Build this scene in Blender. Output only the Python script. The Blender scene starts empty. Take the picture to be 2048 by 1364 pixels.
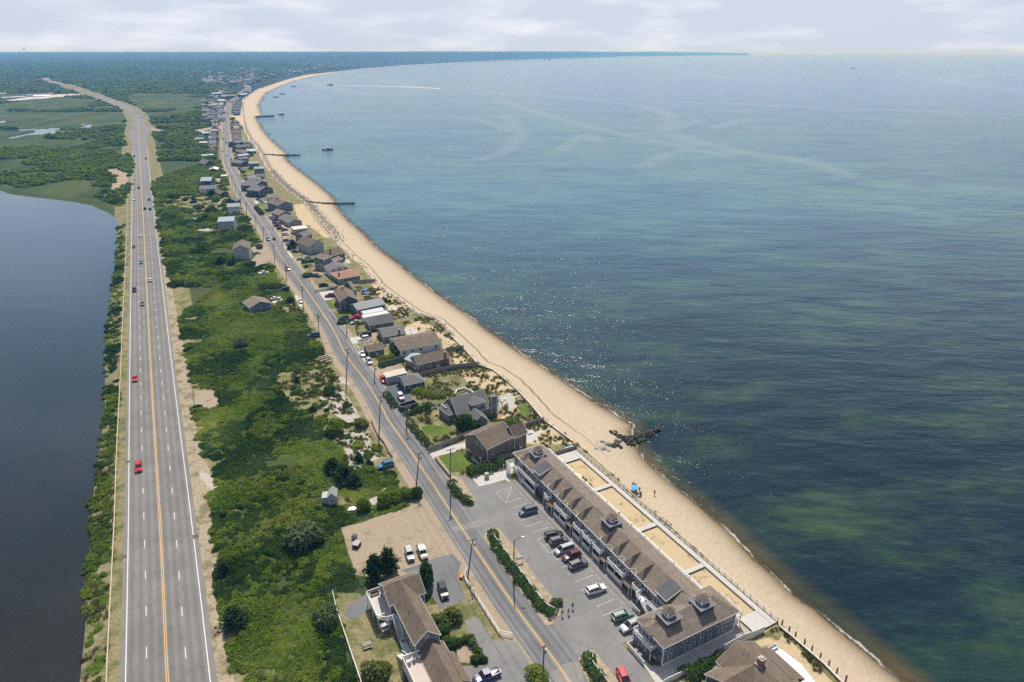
import bpy, math, random
import numpy as np
from mathutils import Matrix, Vector
R = math.radians
SC = bpy.context.scene
COL = SC.collection
random.seed(7); rng = np.random.default_rng(7)

# ---------------------------------------------------------------- camera, sky, sun, exposure
FPX, CAM_H, PITCH = 1366.0, 110.0, R(22.97)      # focal length for a 2048 px wide frame
SP, CP = math.sin(PITCH), math.cos(PITCH)
cam_d = bpy.data.cameras.new('camera'); cam = bpy.data.objects.new('camera', cam_d); COL.objects.link(cam)
cam.location = (0, 0, CAM_H); cam.rotation_euler = (R(90)-PITCH, 0, 0)
cam_d.sensor_width = 36.0; cam_d.lens = 36.0*FPX/2048; cam_d.clip_start = 1.0; cam_d.clip_end = 120000
SC.camera = cam
SUN_EL, SUN_AZ = 57.5, -1.0                       # azimuth measured from +Y towards +X
sun_d = bpy.data.lights.new('sun', 'SUN'); sun = bpy.data.objects.new('sun', sun_d); COL.objects.link(sun)
sun_d.energy = 5.0; sun_d.angle = R(0.53); sun_d.color = (1.0, 0.94, 0.84)
sv = Vector((math.sin(R(SUN_AZ))*math.cos(R(SUN_EL)), math.cos(R(SUN_AZ))*math.cos(R(SUN_EL)), math.sin(R(SUN_EL))))
sun.rotation_euler = sv.to_track_quat('Z', 'Y').to_euler(); sun.location = (0, 0, 300)
W = bpy.data.worlds.new('World'); SC.world = W; W.use_nodes = True
wt = W.node_tree; wt.nodes.clear()
def N(t, typ, **kw):
    n = t.nodes.new(typ)
    for k, v in kw.items():
        if k.startswith('i_'): n.inputs[int(k[2:])].default_value = v
        else: setattr(n, k, v)
    return n
def LK(t, a, b): t.links.new(a, b)
def build_world():
    t = wt; out = N(t, 'ShaderNodeOutputWorld'); bg = N(t, 'ShaderNodeBackground')
    sky = N(t, 'ShaderNodeTexSky', sky_type='NISHITA', sun_disc=False, sun_elevation=R(SUN_EL), sun_rotation=R(SUN_AZ),
            altitude=100, air_density=1.0, dust_density=1.2, ozone_density=1.0)
    tc = N(t, 'ShaderNodeTexCoord')
    sep = N(t, 'ShaderNodeSeparateXYZ'); LK(t, tc.outputs['Generated'], sep.inputs[0])
    zc = N(t, 'ShaderNodeMath', operation='MAXIMUM', i_1=0.0); LK(t, sep.outputs[2], zc.inputs[0])
    mp = N(t, 'ShaderNodeMapping'); LK(t, tc.outputs['Generated'], mp.inputs[0]); mp.inputs['Scale'].default_value = (3.2, 3.2, 15); mp.inputs['Location'].default_value = (.7, .2, 0)
    n1 = N(t, 'ShaderNodeTexNoise'); n1.inputs['Scale'].default_value = 2.1; n1.inputs['Detail'].default_value = 10; n1.inputs['Roughness'].default_value = .58
    LK(t, mp.outputs[0], n1.inputs['Vector'])
    cr = N(t, 'ShaderNodeValToRGB'); LK(t, n1.outputs[0], cr.inputs[0])
    e = cr.color_ramp.elements; e[0].position = .47; e[0].color = (.0, .0, .0, 1); e[1].position = .68; e[1].color = (1, 1, 1, 1)
    # thin veil everywhere, whiter than the clear sky
    veil = N(t, 'ShaderNodeMix', data_type='RGBA'); 
    vr = N(t, 'ShaderNodeMapRange', interpolation_type='SMOOTHSTEP'); LK(t, zc.outputs[0], vr.inputs[0]); vr.inputs[1].default_value = 0.03; vr.inputs[2].default_value = .34; vr.inputs[3].default_value = .92; vr.inputs[4].default_value = .06; LK(t, vr.outputs[0], veil.inputs[0])
    LK(t, sky.outputs[0], veil.inputs[6]); veil.inputs[7].default_value = VEIL
    cm = N(t, 'ShaderNodeMath', operation='MULTIPLY', i_1=.85); LK(t, cr.outputs[0], cm.inputs[0])
    mx = N(t, 'ShaderNodeMix', data_type='RGBA'); LK(t, cm.outputs[0], mx.inputs[0])
    LK(t, veil.outputs[2], mx.inputs[6]); mx.inputs[7].default_value = CLOUD
    LK(t, mx.outputs[2], bg.inputs[0]); bg.inputs[1].default_value = 0.08
    LK(t, bg.outputs[0], out.inputs[0])
VEIL = (8.0, 8.9, 10.6, 1); CLOUD = (11.0, 11.4, 12.3, 1)
build_world()
SC.view_settings.view_transform = 'Standard'; SC.view_settings.look = 'None'
SC.cycles.use_adaptive_sampling = False; SC.cycles.use_denoising = False      # the sun glints on the water are pixel sized: a denoiser wipes them out
SC.view_settings.exposure = 0.0; SC.view_settings.gamma = 1.0; SC.view_settings.use_curve_mapping = False

# ---------------------------------------------------------------- survey: map points read off the photo's ground
CR = dict(A=(900,860,5.0525),B=(1150,1000,3.7467),C=(640,1050,4.345),D=(850,1050,4.345),E=(600,840,5.0528),F=(690,640,6.2),
          G=(820,740,5.3895),H=(560,440,5.683),I=(380,280,6.2),J=(0,80,5.683),K=(330,80,5.683),L=(150,240,5.683),M=(160,460,4.547),
          N=(150,740,4.4),O=(150,1040,4.209),Q=(360,560,4.547),R=(1100,760,5.0525),S=(1360,1120,5.12),T=(400,440,6.2),V=(720,1130,5.827),
          h=(620,560,10.105),i=(560,440,10.105),j=(480,330,11.37),k=(380,330,9.093),l=(420,170,8.02),m=(380,200,9.74),n=(860,760,10.105),
          s=(1380,1200,7.314),o=(0,0,1))
def P(k, x, y, z=0.0):
    a = CR[k]; u = (a[0]+x/a[2]-1024)/FPX; v = (a[1]+y/a[2]-682)/FPX
    t = (CAM_H-z)/(SP+v*CP)
    return Vector((u*t, t*(CP-v*SP), z))
def PL(k, pts, z=0.0): return [P(k, x, y, z) for x, y in pts]
def XY(l): return [(p[0], p[1]) for p in l]
def spline(pts, step):
    """Catmull-Rom through the points, resampled every step metres"""
    p = [Vector((a[0], a[1])) for a in pts]; p = [p[0]*2-p[1]] + p + [p[-1]*2-p[-2]]; out = []
    for i in range(1, len(p)-2):
        a, b, c, d = p[i-1:i+3]; n = max(1, int((c-b).length/step))
        for j in range(n):
            t = j/n
            out.append(0.5*((2*b)+(c-a)*t+(2*a-5*b+4*c-d)*t*t+(3*b-a-3*c+d)*t**3))
    out.append(p[-2]); return [(q.x, q.y) for q in out]
def dist_poly(X, Y, pts, closed=False):
    """distance from arrays to a polyline"""
    q = list(pts) + ([pts[0]] if closed else []); d = np.full(X.shape, 1e18)
    for (ax, ay), (bx, by) in zip(q[:-1], q[1:]):
        vx, vy = bx-ax, by-ay; L2 = vx*vx+vy*vy+1e-12
        t = np.clip(((X-ax)*vx+(Y-ay)*vy)/L2, 0, 1)
        d = np.minimum(d, (X-ax-t*vx)**2+(Y-ay-t*vy)**2)
    return np.sqrt(d)
def inside(X, Y, pts):
    r = np.zeros(X.shape, bool); n = len(pts)
    for i in range(n):
        ax, ay = pts[i]; bx, by = pts[(i+1) % n]
        if ay == by: continue
        r ^= ((ay > Y) != (by > Y)) & (X < (bx-ax)*(Y-ay)/(by-ay)+ax)
    return r
def sdist(X, Y, pts):
    """signed distance, positive inside (only exact near the polygon's box)"""
    px = [p[0] for p in pts]; py = [p[1] for p in pts]; s = np.full(X.shape, -99.0)
    m = (X > min(px)-20) & (X < max(px)+20) & (Y > min(py)-20) & (Y < max(py)+20)
    if m.any():
        d = dist_poly(X[m], Y[m], pts, True); s[m] = np.where(inside(X[m], Y[m], pts), d, -d)
    return s
def smooth(a, b, x):
    t = np.clip((x-a)/(b-a), 0, 1); return t*t*(3-2*t)

WL = -2.0   # sea level
water_px = [(2350,1800),(2000,1510),(1880,1422),(1800,1364),(1760,1333),(1731,1307),(1692,1276),(1664,1253),(1629,1222),(1590,1196),(1567,1175),(1536,1145),(1508,1122),
 (1454,1064),(1417,1032),(1393,1011),(1357,982),(1328,958),(1298,932),(1279,911),(1268,893),(1262,878),(1258,862),(1262,851),(1227,829),(1191,808),(1149,779),(1122,760),(1080,732),
 (1040,707),(1000,680),(972,661),(948,641),(905,611),(860,579),(824,552),(789,523),(750,494),(724,466),(701,447),(680,425),(671,414),(664,396),(645,379),(622,360),(590,336),
 (572,320),(569,312),(572,307),(557,294),(541,279),(524,259),(513,238),(511,234),(523,229.6),(519,219),(516.5,210),(519,206),(522,200),(524,196),(532,185.6),(559,173),(590,161),(629,152),
 (680,143.5),(727,138),(800,131.5),(897,126),(990,121.5),(1095,118),(1236,114.6),(1380,112.3),(1500,111)]
inner_px = [(2150,1850),(1870,1560),(1760,1430),(1680,1364),(1617,1305),(1562,1257),(1470,1172),(1380,1090),(1290,1009),(1220,947),(1149,884),(1106,853),(1085,838),(1039,784),(1020,764),(985,740),(956,729),(927,697),(901,671),
 (867,640),(824,625),(796,605),(754,574),(722,532),(701,516),(672,486),(658,464),(636,440),(619,420),(606,404),(573,380),(549,357),(530,333),(517,307),(506,288),(497,280),(488,262),(482,240),(480,225),(481,210),(484,200),
 (497,190),(515,178.5),(541,170),(576,158.5),(611,150.2),(680,142.3),(727,137.0),(800,130.8),(897,125.5),(990,121.1),(1095,117.65),(1236,114.3),(1380,112.1),(1500,110.85)]
WLN = spline(XY([P('o', x, y, WL) for x, y in water_px]), 1e9)
WATER = spline(XY([P('o', x, y, WL) for x, y in water_px[:53]]), 12) + WLN[52:]
INNER = XY([P('o', x, y, -.6) for x, y in inner_px])
far_px_tip = P('o', 1500, 110.8, WL)
LAND = WATER + [(far_px_tip.x+200, far_px_tip.y+600), (far_px_tip.x-3000, 26500), (-40000, 26500), (-40000, -50), (WATER[0][0]-40, -50)]
LAKE = XY(PL('o', [(120,1500),(160,1364),(171,1254),(171,1159),(176,1121),(182,1083),(183,1040),(184,1035),(188.6,979),(195.5,931),(203,881),(210,815),(211,740),
  (209.5,713),(214,671),(218,631),(223,583),(232.6,537),(235,482),(238,448),(231,435),(217,425),(199,418),(185,411),(167,408),(150,404),(100,398),(50,392),(20,388),(0,380),(-40,372),(-400,372),(-900,700),(-900,1500)], -1.6))
LAKE_Z = -1.6
PONDS = [XY(PL('J', [(80,1113),(150,1120),(300,1080),(500,1070),(650,1070),(800,1048),(808,1030),(650,1033),(612,1024),(722,1011),(700,1000),(560,1000),(540,1012),(470,1008),(400,1018),(385,1050),(250,1078)])),
         XY(PL('J', [(915,995),(1030,995),(1040,955),(1000,962),(960,975)])), XY(PL('J', [(0,1030),(0,1040),(380,1022),(470,1012),(380,1010),(120,1022)])),
         XY(PL('J', [(0,922),(0,945),(50,938),(85,925),(40,915)])), XY(PL('J',[(900,958),(960,962),(990,953),(930,949)]))]

def hash_noise(X, Y, scale, seed=0):
    """smooth value noise on arrays"""
    x = X/scale; y = Y/scale; xi = np.floor(x).astype(np.int64); yi = np.floor(y).astype(np.int64)
    fx = x-xi; fy = y-yi; fx = fx*fx*(3-2*fx); fy = fy*fy*(3-2*fy)
    def h(a, b):
        n = (a*374761393+b*668265263+seed*974711) & 0x7fffffff
        n = ((n ^ (n >> 13))*1274126177) & 0x7fffffff
        return ((n ^ (n >> 16)) & 0xffff)/65535.0
    return (h(xi, yi)*(1-fx)+h(xi+1, yi)*fx)*(1-fy)+(h(xi, yi+1)*(1-fx)+h(xi+1, yi+1)*fx)*fy
def height(X, Y):
    X = np.asarray(X, float); Y = np.asarray(Y, float)
    ins = inside(X, Y, LAND); near = Y < 5000
    dw = dist_poly(X, Y, WATER); dn = dist_poly(X, Y, INNER)
    land_side = dw > 0
    t = dw/(dw+dn+1e-6)
    dl = np.where(ins, dw, -dw)
    # the beach lies between the waterline and the line of walls and plants behind it
    inner_poly_side = inside(X, Y, BEACH)
    z = np.where(inner_poly_side, WL+1.5*np.clip(t*1.05, 0, 1), 0.0)
    z = np.where(~ins, WL-np.minimum(dw*.07, 5), z)
    # lake and banks
    sl = sdist(X, Y, LAKE); z = np.where(sl > 0, LAKE_Z-np.minimum(sl*.15, 2), np.where(sl > -6, LAKE_Z*(1-smooth(-5.5, 0, -(-sl))*0-np.clip(-sl/6, 0, 1)), z))
    for p in PONDS:
        s = sdist(X, Y, p); z = np.where(s > 0, -.5, z)
    # hills
    r = Y; inland = smooth(60, 900-650*smooth(5000, 12000, Y), dl)
    bear = X/np.maximum(Y, 1)
    hmax = np.interp(bear, [-.75, -.60, -.35, 0.0, .2, .33], [80, 84, 88, 94, 88, 50])
    ramp = smooth(1700, 11000, r)
    n = hash_noise(X, Y, 700, 3)*.6+hash_noise(X, Y, 260, 5)*.3+hash_noise(X, Y, 110, 6)*.1
    hz = hmax*ramp*(.80+.28*n)*inland + 16*smooth(1700, 2600, r)*smooth(30, 350, dl)*n
    z = np.where(ins, z+hz, z)
    return z
BEACH = WATER + INNER[::-1]
def H1(x, y): return float(height(np.array([x]), np.array([y]))[0])
def PH(k, x, y):
    p = P(k, x, y, 0)
    for _ in range(14):
        z = H1(p.x, p.y); q = P(k, x, y, min(z, 100)); p = Vector(((p.x+q.x)/2, (p.y+q.y)/2, z))
    return p

# ---------------------------------------------------------------- object helpers
def tag(o, label=None, cat=None, group=None, kind=None):
    if label: o['label'] = label
    if cat: o['category'] = cat
    if group: o['group'] = group
    if kind: o['kind'] = kind
    return o
def thing(name, label, cat, loc=(0,0,0), rz=0.0, group=None):
    o = bpy.data.objects.new(name, None); COL.objects.link(o); o.location = loc; o.rotation_euler = (0,0,rz); o.empty_display_size = .5
    return tag(o, label, cat, group)
class MB:
    """collects faces; build() links them as one mesh object"""
    def __init__(s): s.v = []; s.f = []; s.m = []; s.mi = 0
    def face(s, pts):
        b = len(s.v); s.v += [tuple(p) for p in pts]; s.f.append(tuple(range(b, b+len(pts)))); s.m.append(s.mi)
    def box(s, x0, x1, y0, y1, z0, z1, tx=0, ty=0):
        """tx, ty: how much the top shrinks on each side"""
        b = len(s.v)
        s.v += [(x0,y0,z0),(x1,y0,z0),(x1,y1,z0),(x0,y1,z0),(x0+tx,y0+ty,z1),(x1-tx,y0+ty,z1),(x1-tx,y1-ty,z1),(x0+tx,y1-ty,z1)]
        for q in ((0,3,2,1),(4,5,6,7),(0,1,5,4),(1,2,6,5),(2,3,7,6),(3,0,4,7)): s.f.append(tuple(b+i for i in q)); s.m.append(s.mi)
    def bar(s, p, q, w, h=None, up=(0,0,1)):
        h = h or w; p = Vector(p); q = Vector(q); d = (q-p); 
        if d.length < 1e-6: return
        d.normalize(); u = Vector(up)
        if abs(d.dot(u)) > .98: u = Vector((1,0,0))
        a = d.cross(u).normalized()*w/2; c = a.cross(d).normalized()*h/2; b = len(s.v)
        for e in (p, q): s.v += [tuple(e-a-c), tuple(e+a-c), tuple(e+a+c), tuple(e-a+c)]
        for f in ((0,3,2,1),(4,5,6,7),(0,1,5,4),(1,2,6,5),(2,3,7,6),(3,0,4,7)): s.f.append(tuple(b+i for i in f)); s.m.append(s.mi)
    def tube(s, p, q, r, r2=None, n=8):
        r2 = r if r2 is None else r2; p = Vector(p); q = Vector(q); d = (q-p).normalized(); u = Vector((0,0,1)) if abs(d.z) < .9 else Vector((1,0,0))
        a = d.cross(u).normalized(); c = a.cross(d); b = len(s.v)
        for e, rr in ((p, r), (q, r2)):
            for i in range(n):
                t = 2*math.pi*i/n; s.v.append(tuple(e+a*math.cos(t)*rr+c*math.sin(t)*rr))
        for i in range(n):
            j = (i+1) % n; s.f.append((b+i, b+j, b+n+j, b+n+i)); s.m.append(s.mi)
        s.f.append(tuple(b+i for i in range(n))[::-1]); s.m.append(s.mi); s.f.append(tuple(b+n+i for i in range(n))); s.m.append(s.mi)
    def prism(s, poly, z0, z1):
        b = len(s.v); n = len(poly)
        s.v += [(p[0], p[1], z0) for p in poly]+[(p[0], p[1], z1) for p in poly]
        for i in range(n):
            j = (i+1) % n; s.f.append((b+i, b+j, b+n+j, b+n+i)); s.m.append(s.mi)
        s.f.append(tuple(b+i for i in range(n))[::-1]); s.m.append(s.mi); s.f.append(tuple(b+n+i for i in range(n))); s.m.append(s.mi)
    def slab(s, pts, t):
        """a thick plate: pts is its top polygon, t its thickness downwards"""
        b = len(s.v); n = len(pts); pts = [Vector(p) for p in pts]
        s.v += [tuple(p-Vector((0,0,t))) for p in pts]+[tuple(p) for p in pts]
        for i in range(n):
            j = (i+1) % n; s.f.append((b+i, b+j, b+n+j, b+n+i)); s.m.append(s.mi)
        s.f.append(tuple(b+i for i in range(n))[::-1]); s.m.append(s.mi); s.f.append(tuple(b+n+i for i in range(n))); s.m.append(s.mi)
    def mesh(s, name, mats):
        me = bpy.data.meshes.new(name); me.from_pydata(s.v, [], s.f)
        for m in (mats if isinstance(mats, (list, tuple)) else [mats]): me.materials.append(m)
        if any(s.m): me.polygons.foreach_set('material_index', s.m)
        me.validate(); return me
    def build(s, name, mats, parent=None, bevel=0):
        if not s.f: return None
        me = s.mesh(name, mats); o = bpy.data.objects.new(name, me); COL.objects.link(o)
        import bmesh
        bm = bmesh.new(); bm.from_mesh(me); bmesh.ops.recalc_face_normals(bm, faces=bm.faces); bm.to_mesh(me); bm.free()
        if parent: o.parent = parent
        if bevel:
            b = o.modifiers.new('bevel', 'BEVEL'); b.width = bevel; b.segments = 2
        return o
def mesh_np(name, V, F, mat, smooth_=False):
    me = bpy.data.meshes.new(name); nv = len(V); nf = len(F); k = F.shape[1]
    me.vertices.add(nv); me.vertices.foreach_set('co', np.ascontiguousarray(V, np.float32).ravel())
    me.loops.add(nf*k); me.loops.foreach_set('vertex_index', np.ascontiguousarray(F, np.int32).ravel())
    me.polygons.add(nf); me.polygons.foreach_set('loop_start', np.arange(0, nf*k, k, dtype=np.int32))
    me.update(calc_edges=True)
    if smooth_: me.polygons.foreach_set('use_smooth', np.ones(nf, bool))
    me.materials.append(mat); me.validate(); return me
def attr(me, name, a):
    t = me.attributes.new(name, 'FLOAT', 'POINT'); t.data.foreach_set('value', np.ascontiguousarray(a, np.float32))

# ---------------------------------------------------------------- materials
def mat_new(name):
    m = bpy.data.materials.new(name); m.use_nodes = True; t = m.node_tree; t.nodes.clear()
    o = N(t, 'ShaderNodeOutputMaterial'); b = N(t, 'ShaderNodeBsdfPrincipled'); LK(t, b.outputs[0], o.inputs[0]); return m, t, b
def noise(t, sc, det=4, rough=.5, vec=None, coord='Object', mapsc=None, rot=None):
    n = N(t, 'ShaderNodeTexNoise'); n.inputs['Scale'].default_value = sc; n.inputs['Detail'].default_value = det; n.inputs['Roughness'].default_value = rough
    if vec is None:
        if coord == 'World': vec = N(t, 'ShaderNodeNewGeometry').outputs['Position']
        else: vec = N(t, 'ShaderNodeTexCoord').outputs[coord]
    if mapsc or rot:
        mp = N(t, 'ShaderNodeMapping'); LK(t, vec, mp.inputs[0])
        if mapsc: mp.inputs['Scale'].default_value = mapsc
        if rot: mp.inputs['Rotation'].default_value = rot
        vec = mp.outputs[0]
    LK(t, vec, n.inputs['Vector']); return n
def ramp(t, src, stops):
    r = N(t, 'ShaderNodeValToRGB'); LK(t, src, r.inputs[0]); e = r.color_ramp.elements
    while len(e) < len(stops): e.new(.5)
    for x, (p, c) in zip(e, stops):
        x.position = p; x.color = (c[0], c[1], c[2], 1) if isinstance(c, (tuple, list)) else (c, c, c, 1)
    return r
def mixc(t, f, a, b, mode='MIX'):
    m = N(t, 'ShaderNodeMix', data_type='RGBA', blend_type=mode)
    for sock, v in ((m.inputs[0], f), (m.inputs[6], a), (m.inputs[7], b)):
        if isinstance(v, bpy.types.NodeSocket): LK(t, v, sock)
        elif isinstance(v, (tuple, list)): sock.default_value = (v[0], v[1], v[2], 1)
        else: sock.default_value = v
    return m.outputs[2]
def mth(t, op, a, b=None, c=None, clamp=False):
    m = N(t, 'ShaderNodeMath', operation=op, use_clamp=clamp)
    for i, v in enumerate((a, b, c)):
        if v is None: continue
        if isinstance(v, bpy.types.NodeSocket): LK(t, v, m.inputs[i])
        else: m.inputs[i].default_value = v
    return m.outputs[0]
def bump(t, b, src, strength, dist):
    n = N(t, 'ShaderNodeBump'); n.inputs['Strength'].default_value = strength; n.inputs['Distance'].default_value = dist
    LK(t, src, n.inputs['Height']); LK(t, n.outputs[0], b.inputs['Normal']); return n
MC = {}
def plain(name, col, rough=.7, var=.25, nsc=1.2, metal=0, bumpd=0, fine=0, coord='Object', spec=.4):
    """a surface with some unevenness: blotches and a finer grain in its colour"""
    key = ('p', name)
    if key in MC: return MC[key]
    m, t, b = mat_new(name); n = noise(t, nsc, 6, .62, coord=coord); f = noise(t, nsc*14, 3, .6, coord=coord)
    a = mth(t, 'ADD', mth(t, 'MULTIPLY', n.outputs[0], .65), mth(t, 'MULTIPLY', f.outputs[0], .35))
    r = ramp(t, a, [(.34, [c*(1-var) for c in col]), (.66, [min(1, c*(1+var)) for c in col])])
    LK(t, r.outputs[0], b.inputs['Base Color']); b.inputs['Roughness'].default_value = rough; b.inputs['Metallic'].default_value = metal
    b.inputs['Specular IOR Level'].default_value = spec
    if bumpd: bump(t, b, f.outputs[0], .6, bumpd)
    MC[key] = m; return m
def shingle(name, col, row=.15, var=.3, rough=.85):
    """rows of roof or wall shingles: a line every row metres up the slope, single tiles lighter and darker"""
    key = ('s', name)
    if key in MC: return MC[key]
    m, t, b = mat_new(name); tc = N(t, 'ShaderNodeTexCoord')
    br = N(t, 'ShaderNodeTexBrick'); br.inputs['Scale'].default_value = 1.0; br.inputs['Brick Width'].default_value = .35; br.inputs['Row Height'].default_value = row
    br.inputs['Mortar Size'].default_value = .012; br.inputs['Mortar Smooth'].default_value = .3; br.offset = .5
    mp = N(t, 'ShaderNodeVectorMath', operation='MULTIPLY'); 
    sp = N(t, 'ShaderNodeSeparateXYZ'); LK(t, tc.outputs['Object'], sp.inputs[0])
    cb = N(t, 'ShaderNodeCombineXYZ'); LK(t, mth(t, 'ADD', sp.outputs[0], sp.outputs[1]), cb.inputs[0]); LK(t, sp.outputs[2], cb.inputs[1])
    LK(t, cb.outputs[0], br.inputs['Vector'])
    br.inputs['Color1'].default_value = tuple(c*(1-var*.6) for c in col)+(1,); br.inputs['Color2'].default_value = tuple(min(1, c*(1+var*.6)) for c in col)+(1,)
    br.inputs['Mortar'].default_value = tuple(c*.55 for c in col)+(1,)
    n = noise(t, .45, 6, .65); n2 = noise(t, 7.0, 3, .6)
    a = mth(t, 'ADD', mth(t, 'MULTIPLY', n.outputs[0], .6), mth(t, 'MULTIPLY', n2.outputs[0], .4))
    g = ramp(t, a, [(.3, [1-var]*3), (.7, [1+var]*3)])
    LK(t, mixc(t, 1.0, br.outputs[0], g.outputs[0], 'MULTIPLY'), b.inputs['Base Color']); b.inputs['Roughness'].default_value = rough
    b.inputs['Specular IOR Level'].default_value = .25
    bump(t, b, br.outputs['Fac'], .35, .02)
    MC[key] = m; return m
def glass(name='window glass', col=(.03,.045,.06)):
    key = ('g', name)
    if key in MC: return MC[key]
    m, t, b = mat_new(name); n = noise(t, .9, 2); r = ramp(t, n.outputs[0], [(.3, [c*.6 for c in col]), (.7, [c*1.8 for c in col])])
    LK(t, r.outputs[0], b.inputs['Base Color']); b.inputs['Roughness'].default_value = .06; b.inputs['Specular IOR Level'].default_value = .6
    MC[key] = m; return m
def paint(name, col, rough=.25):
    key = ('c', name)
    if key in MC: return MC[key]
    m, t, b = mat_new(name); n = noise(t, 2.5, 5, .6); r = ramp(t, n.outputs[0], [(.3, [c*.9 for c in col]), (.7, [min(1, c*1.08) for c in col])])
    LK(t, r.outputs[0], b.inputs['Base Color']); b.inputs['Roughness'].default_value = rough; b.inputs['Coat Weight'].default_value = .35; b.inputs['Coat Roughness'].default_value = .08
    MC[key] = m; return m
# ---------------------------------------------------------------- zones of the ground
MO = Vector((29.1, 97.6)); ME1 = Vector((.880, .475)); ME2 = Vector((-.475, .880))       # motel frame
def ML(a, b): v = MO+ME1*a+ME2*b; return (v.x, v.y)
def Z(k, pts, z=0): return XY(PL(k, pts, z))
HW_L = [(239.8,1364),(248,1040),(254.5,740),(261,460),(263,340),(264,262)]
VERGE_R = [(485,1500),(470,1364),(452,1290),(436,1206),(432,1120),(425,1040),(418,990),(432,967),(400,899),(391,853),(384,785),(377,740),(358,647),(349,603),(336,537),(327,482),(319,451),(308,381),(301,328),(298,275),(293,240)]
SR_C = [(1176,1440),(1139,1364),(1086,1289),(1027,1209),(973,1130),(919,1050),(859,958.7),(817.7,897.4),(777,840),(761,809),(728.7,759),(690,706),(665.6,658),(630,603.6),(595,556),(560,508.6),(534.8,462),(502.6,414),(483,384.8),
        (470,354),(457.4,328.4),(452.5,300),(451.5,273.6),(450.5,249),(453.5,231),(459,210),(470.8,196),(483,185.6),(495,178.5),(497,175),(494,172),(489,170)]
HW_CL = [(335.3,1500),(335.3,1364),(319.8,1040),(301.8,740),(287.6,460),(281,340),(278.3,290),(276.8,250),(275,236),(264.5,222),(247,211.5),(220,202.5),(198,194.5),(170,185.3),(147.8,178.5),(131,172.5),(113,166),(97,160.5),(91,156)]
SRC = spline(XY([PH('o', x, y) for x, y in SR_C]), 3)
HWC = spline([(-73.3+8.35+10, 75)]+XY([PH('o', x, y) for x, y in HW_CL[1:]]), 4)
def offset(line, d):
    out = []
    for i, p in enumerate(line):
        a = line[max(0, i-1)]; b = line[min(len(line)-1, i+1)]; dx, dy = b[0]-a[0], b[1]-a[1]; L = math.hypot(dx, dy) or 1
        out.append((p[0]+dy/L*d, p[1]-dx/L*d))         # positive = to the right of the walking direction
    return out
SR_L = offset(SRC, -6.5); SR_R = offset(SRC, 5)
VR = XY([P('o', x, y) for x, y in VERGE_R])
nS = next(i for i, p in enumerate(SRC) if p[1] > 1150)
SCRUB = VR + [p for p in offset(SRC[:nS], -7)[::-1]]
YARD = SR_R[:nS] + [p for p in INNER[::-1] if p[1] < 1200]
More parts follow.
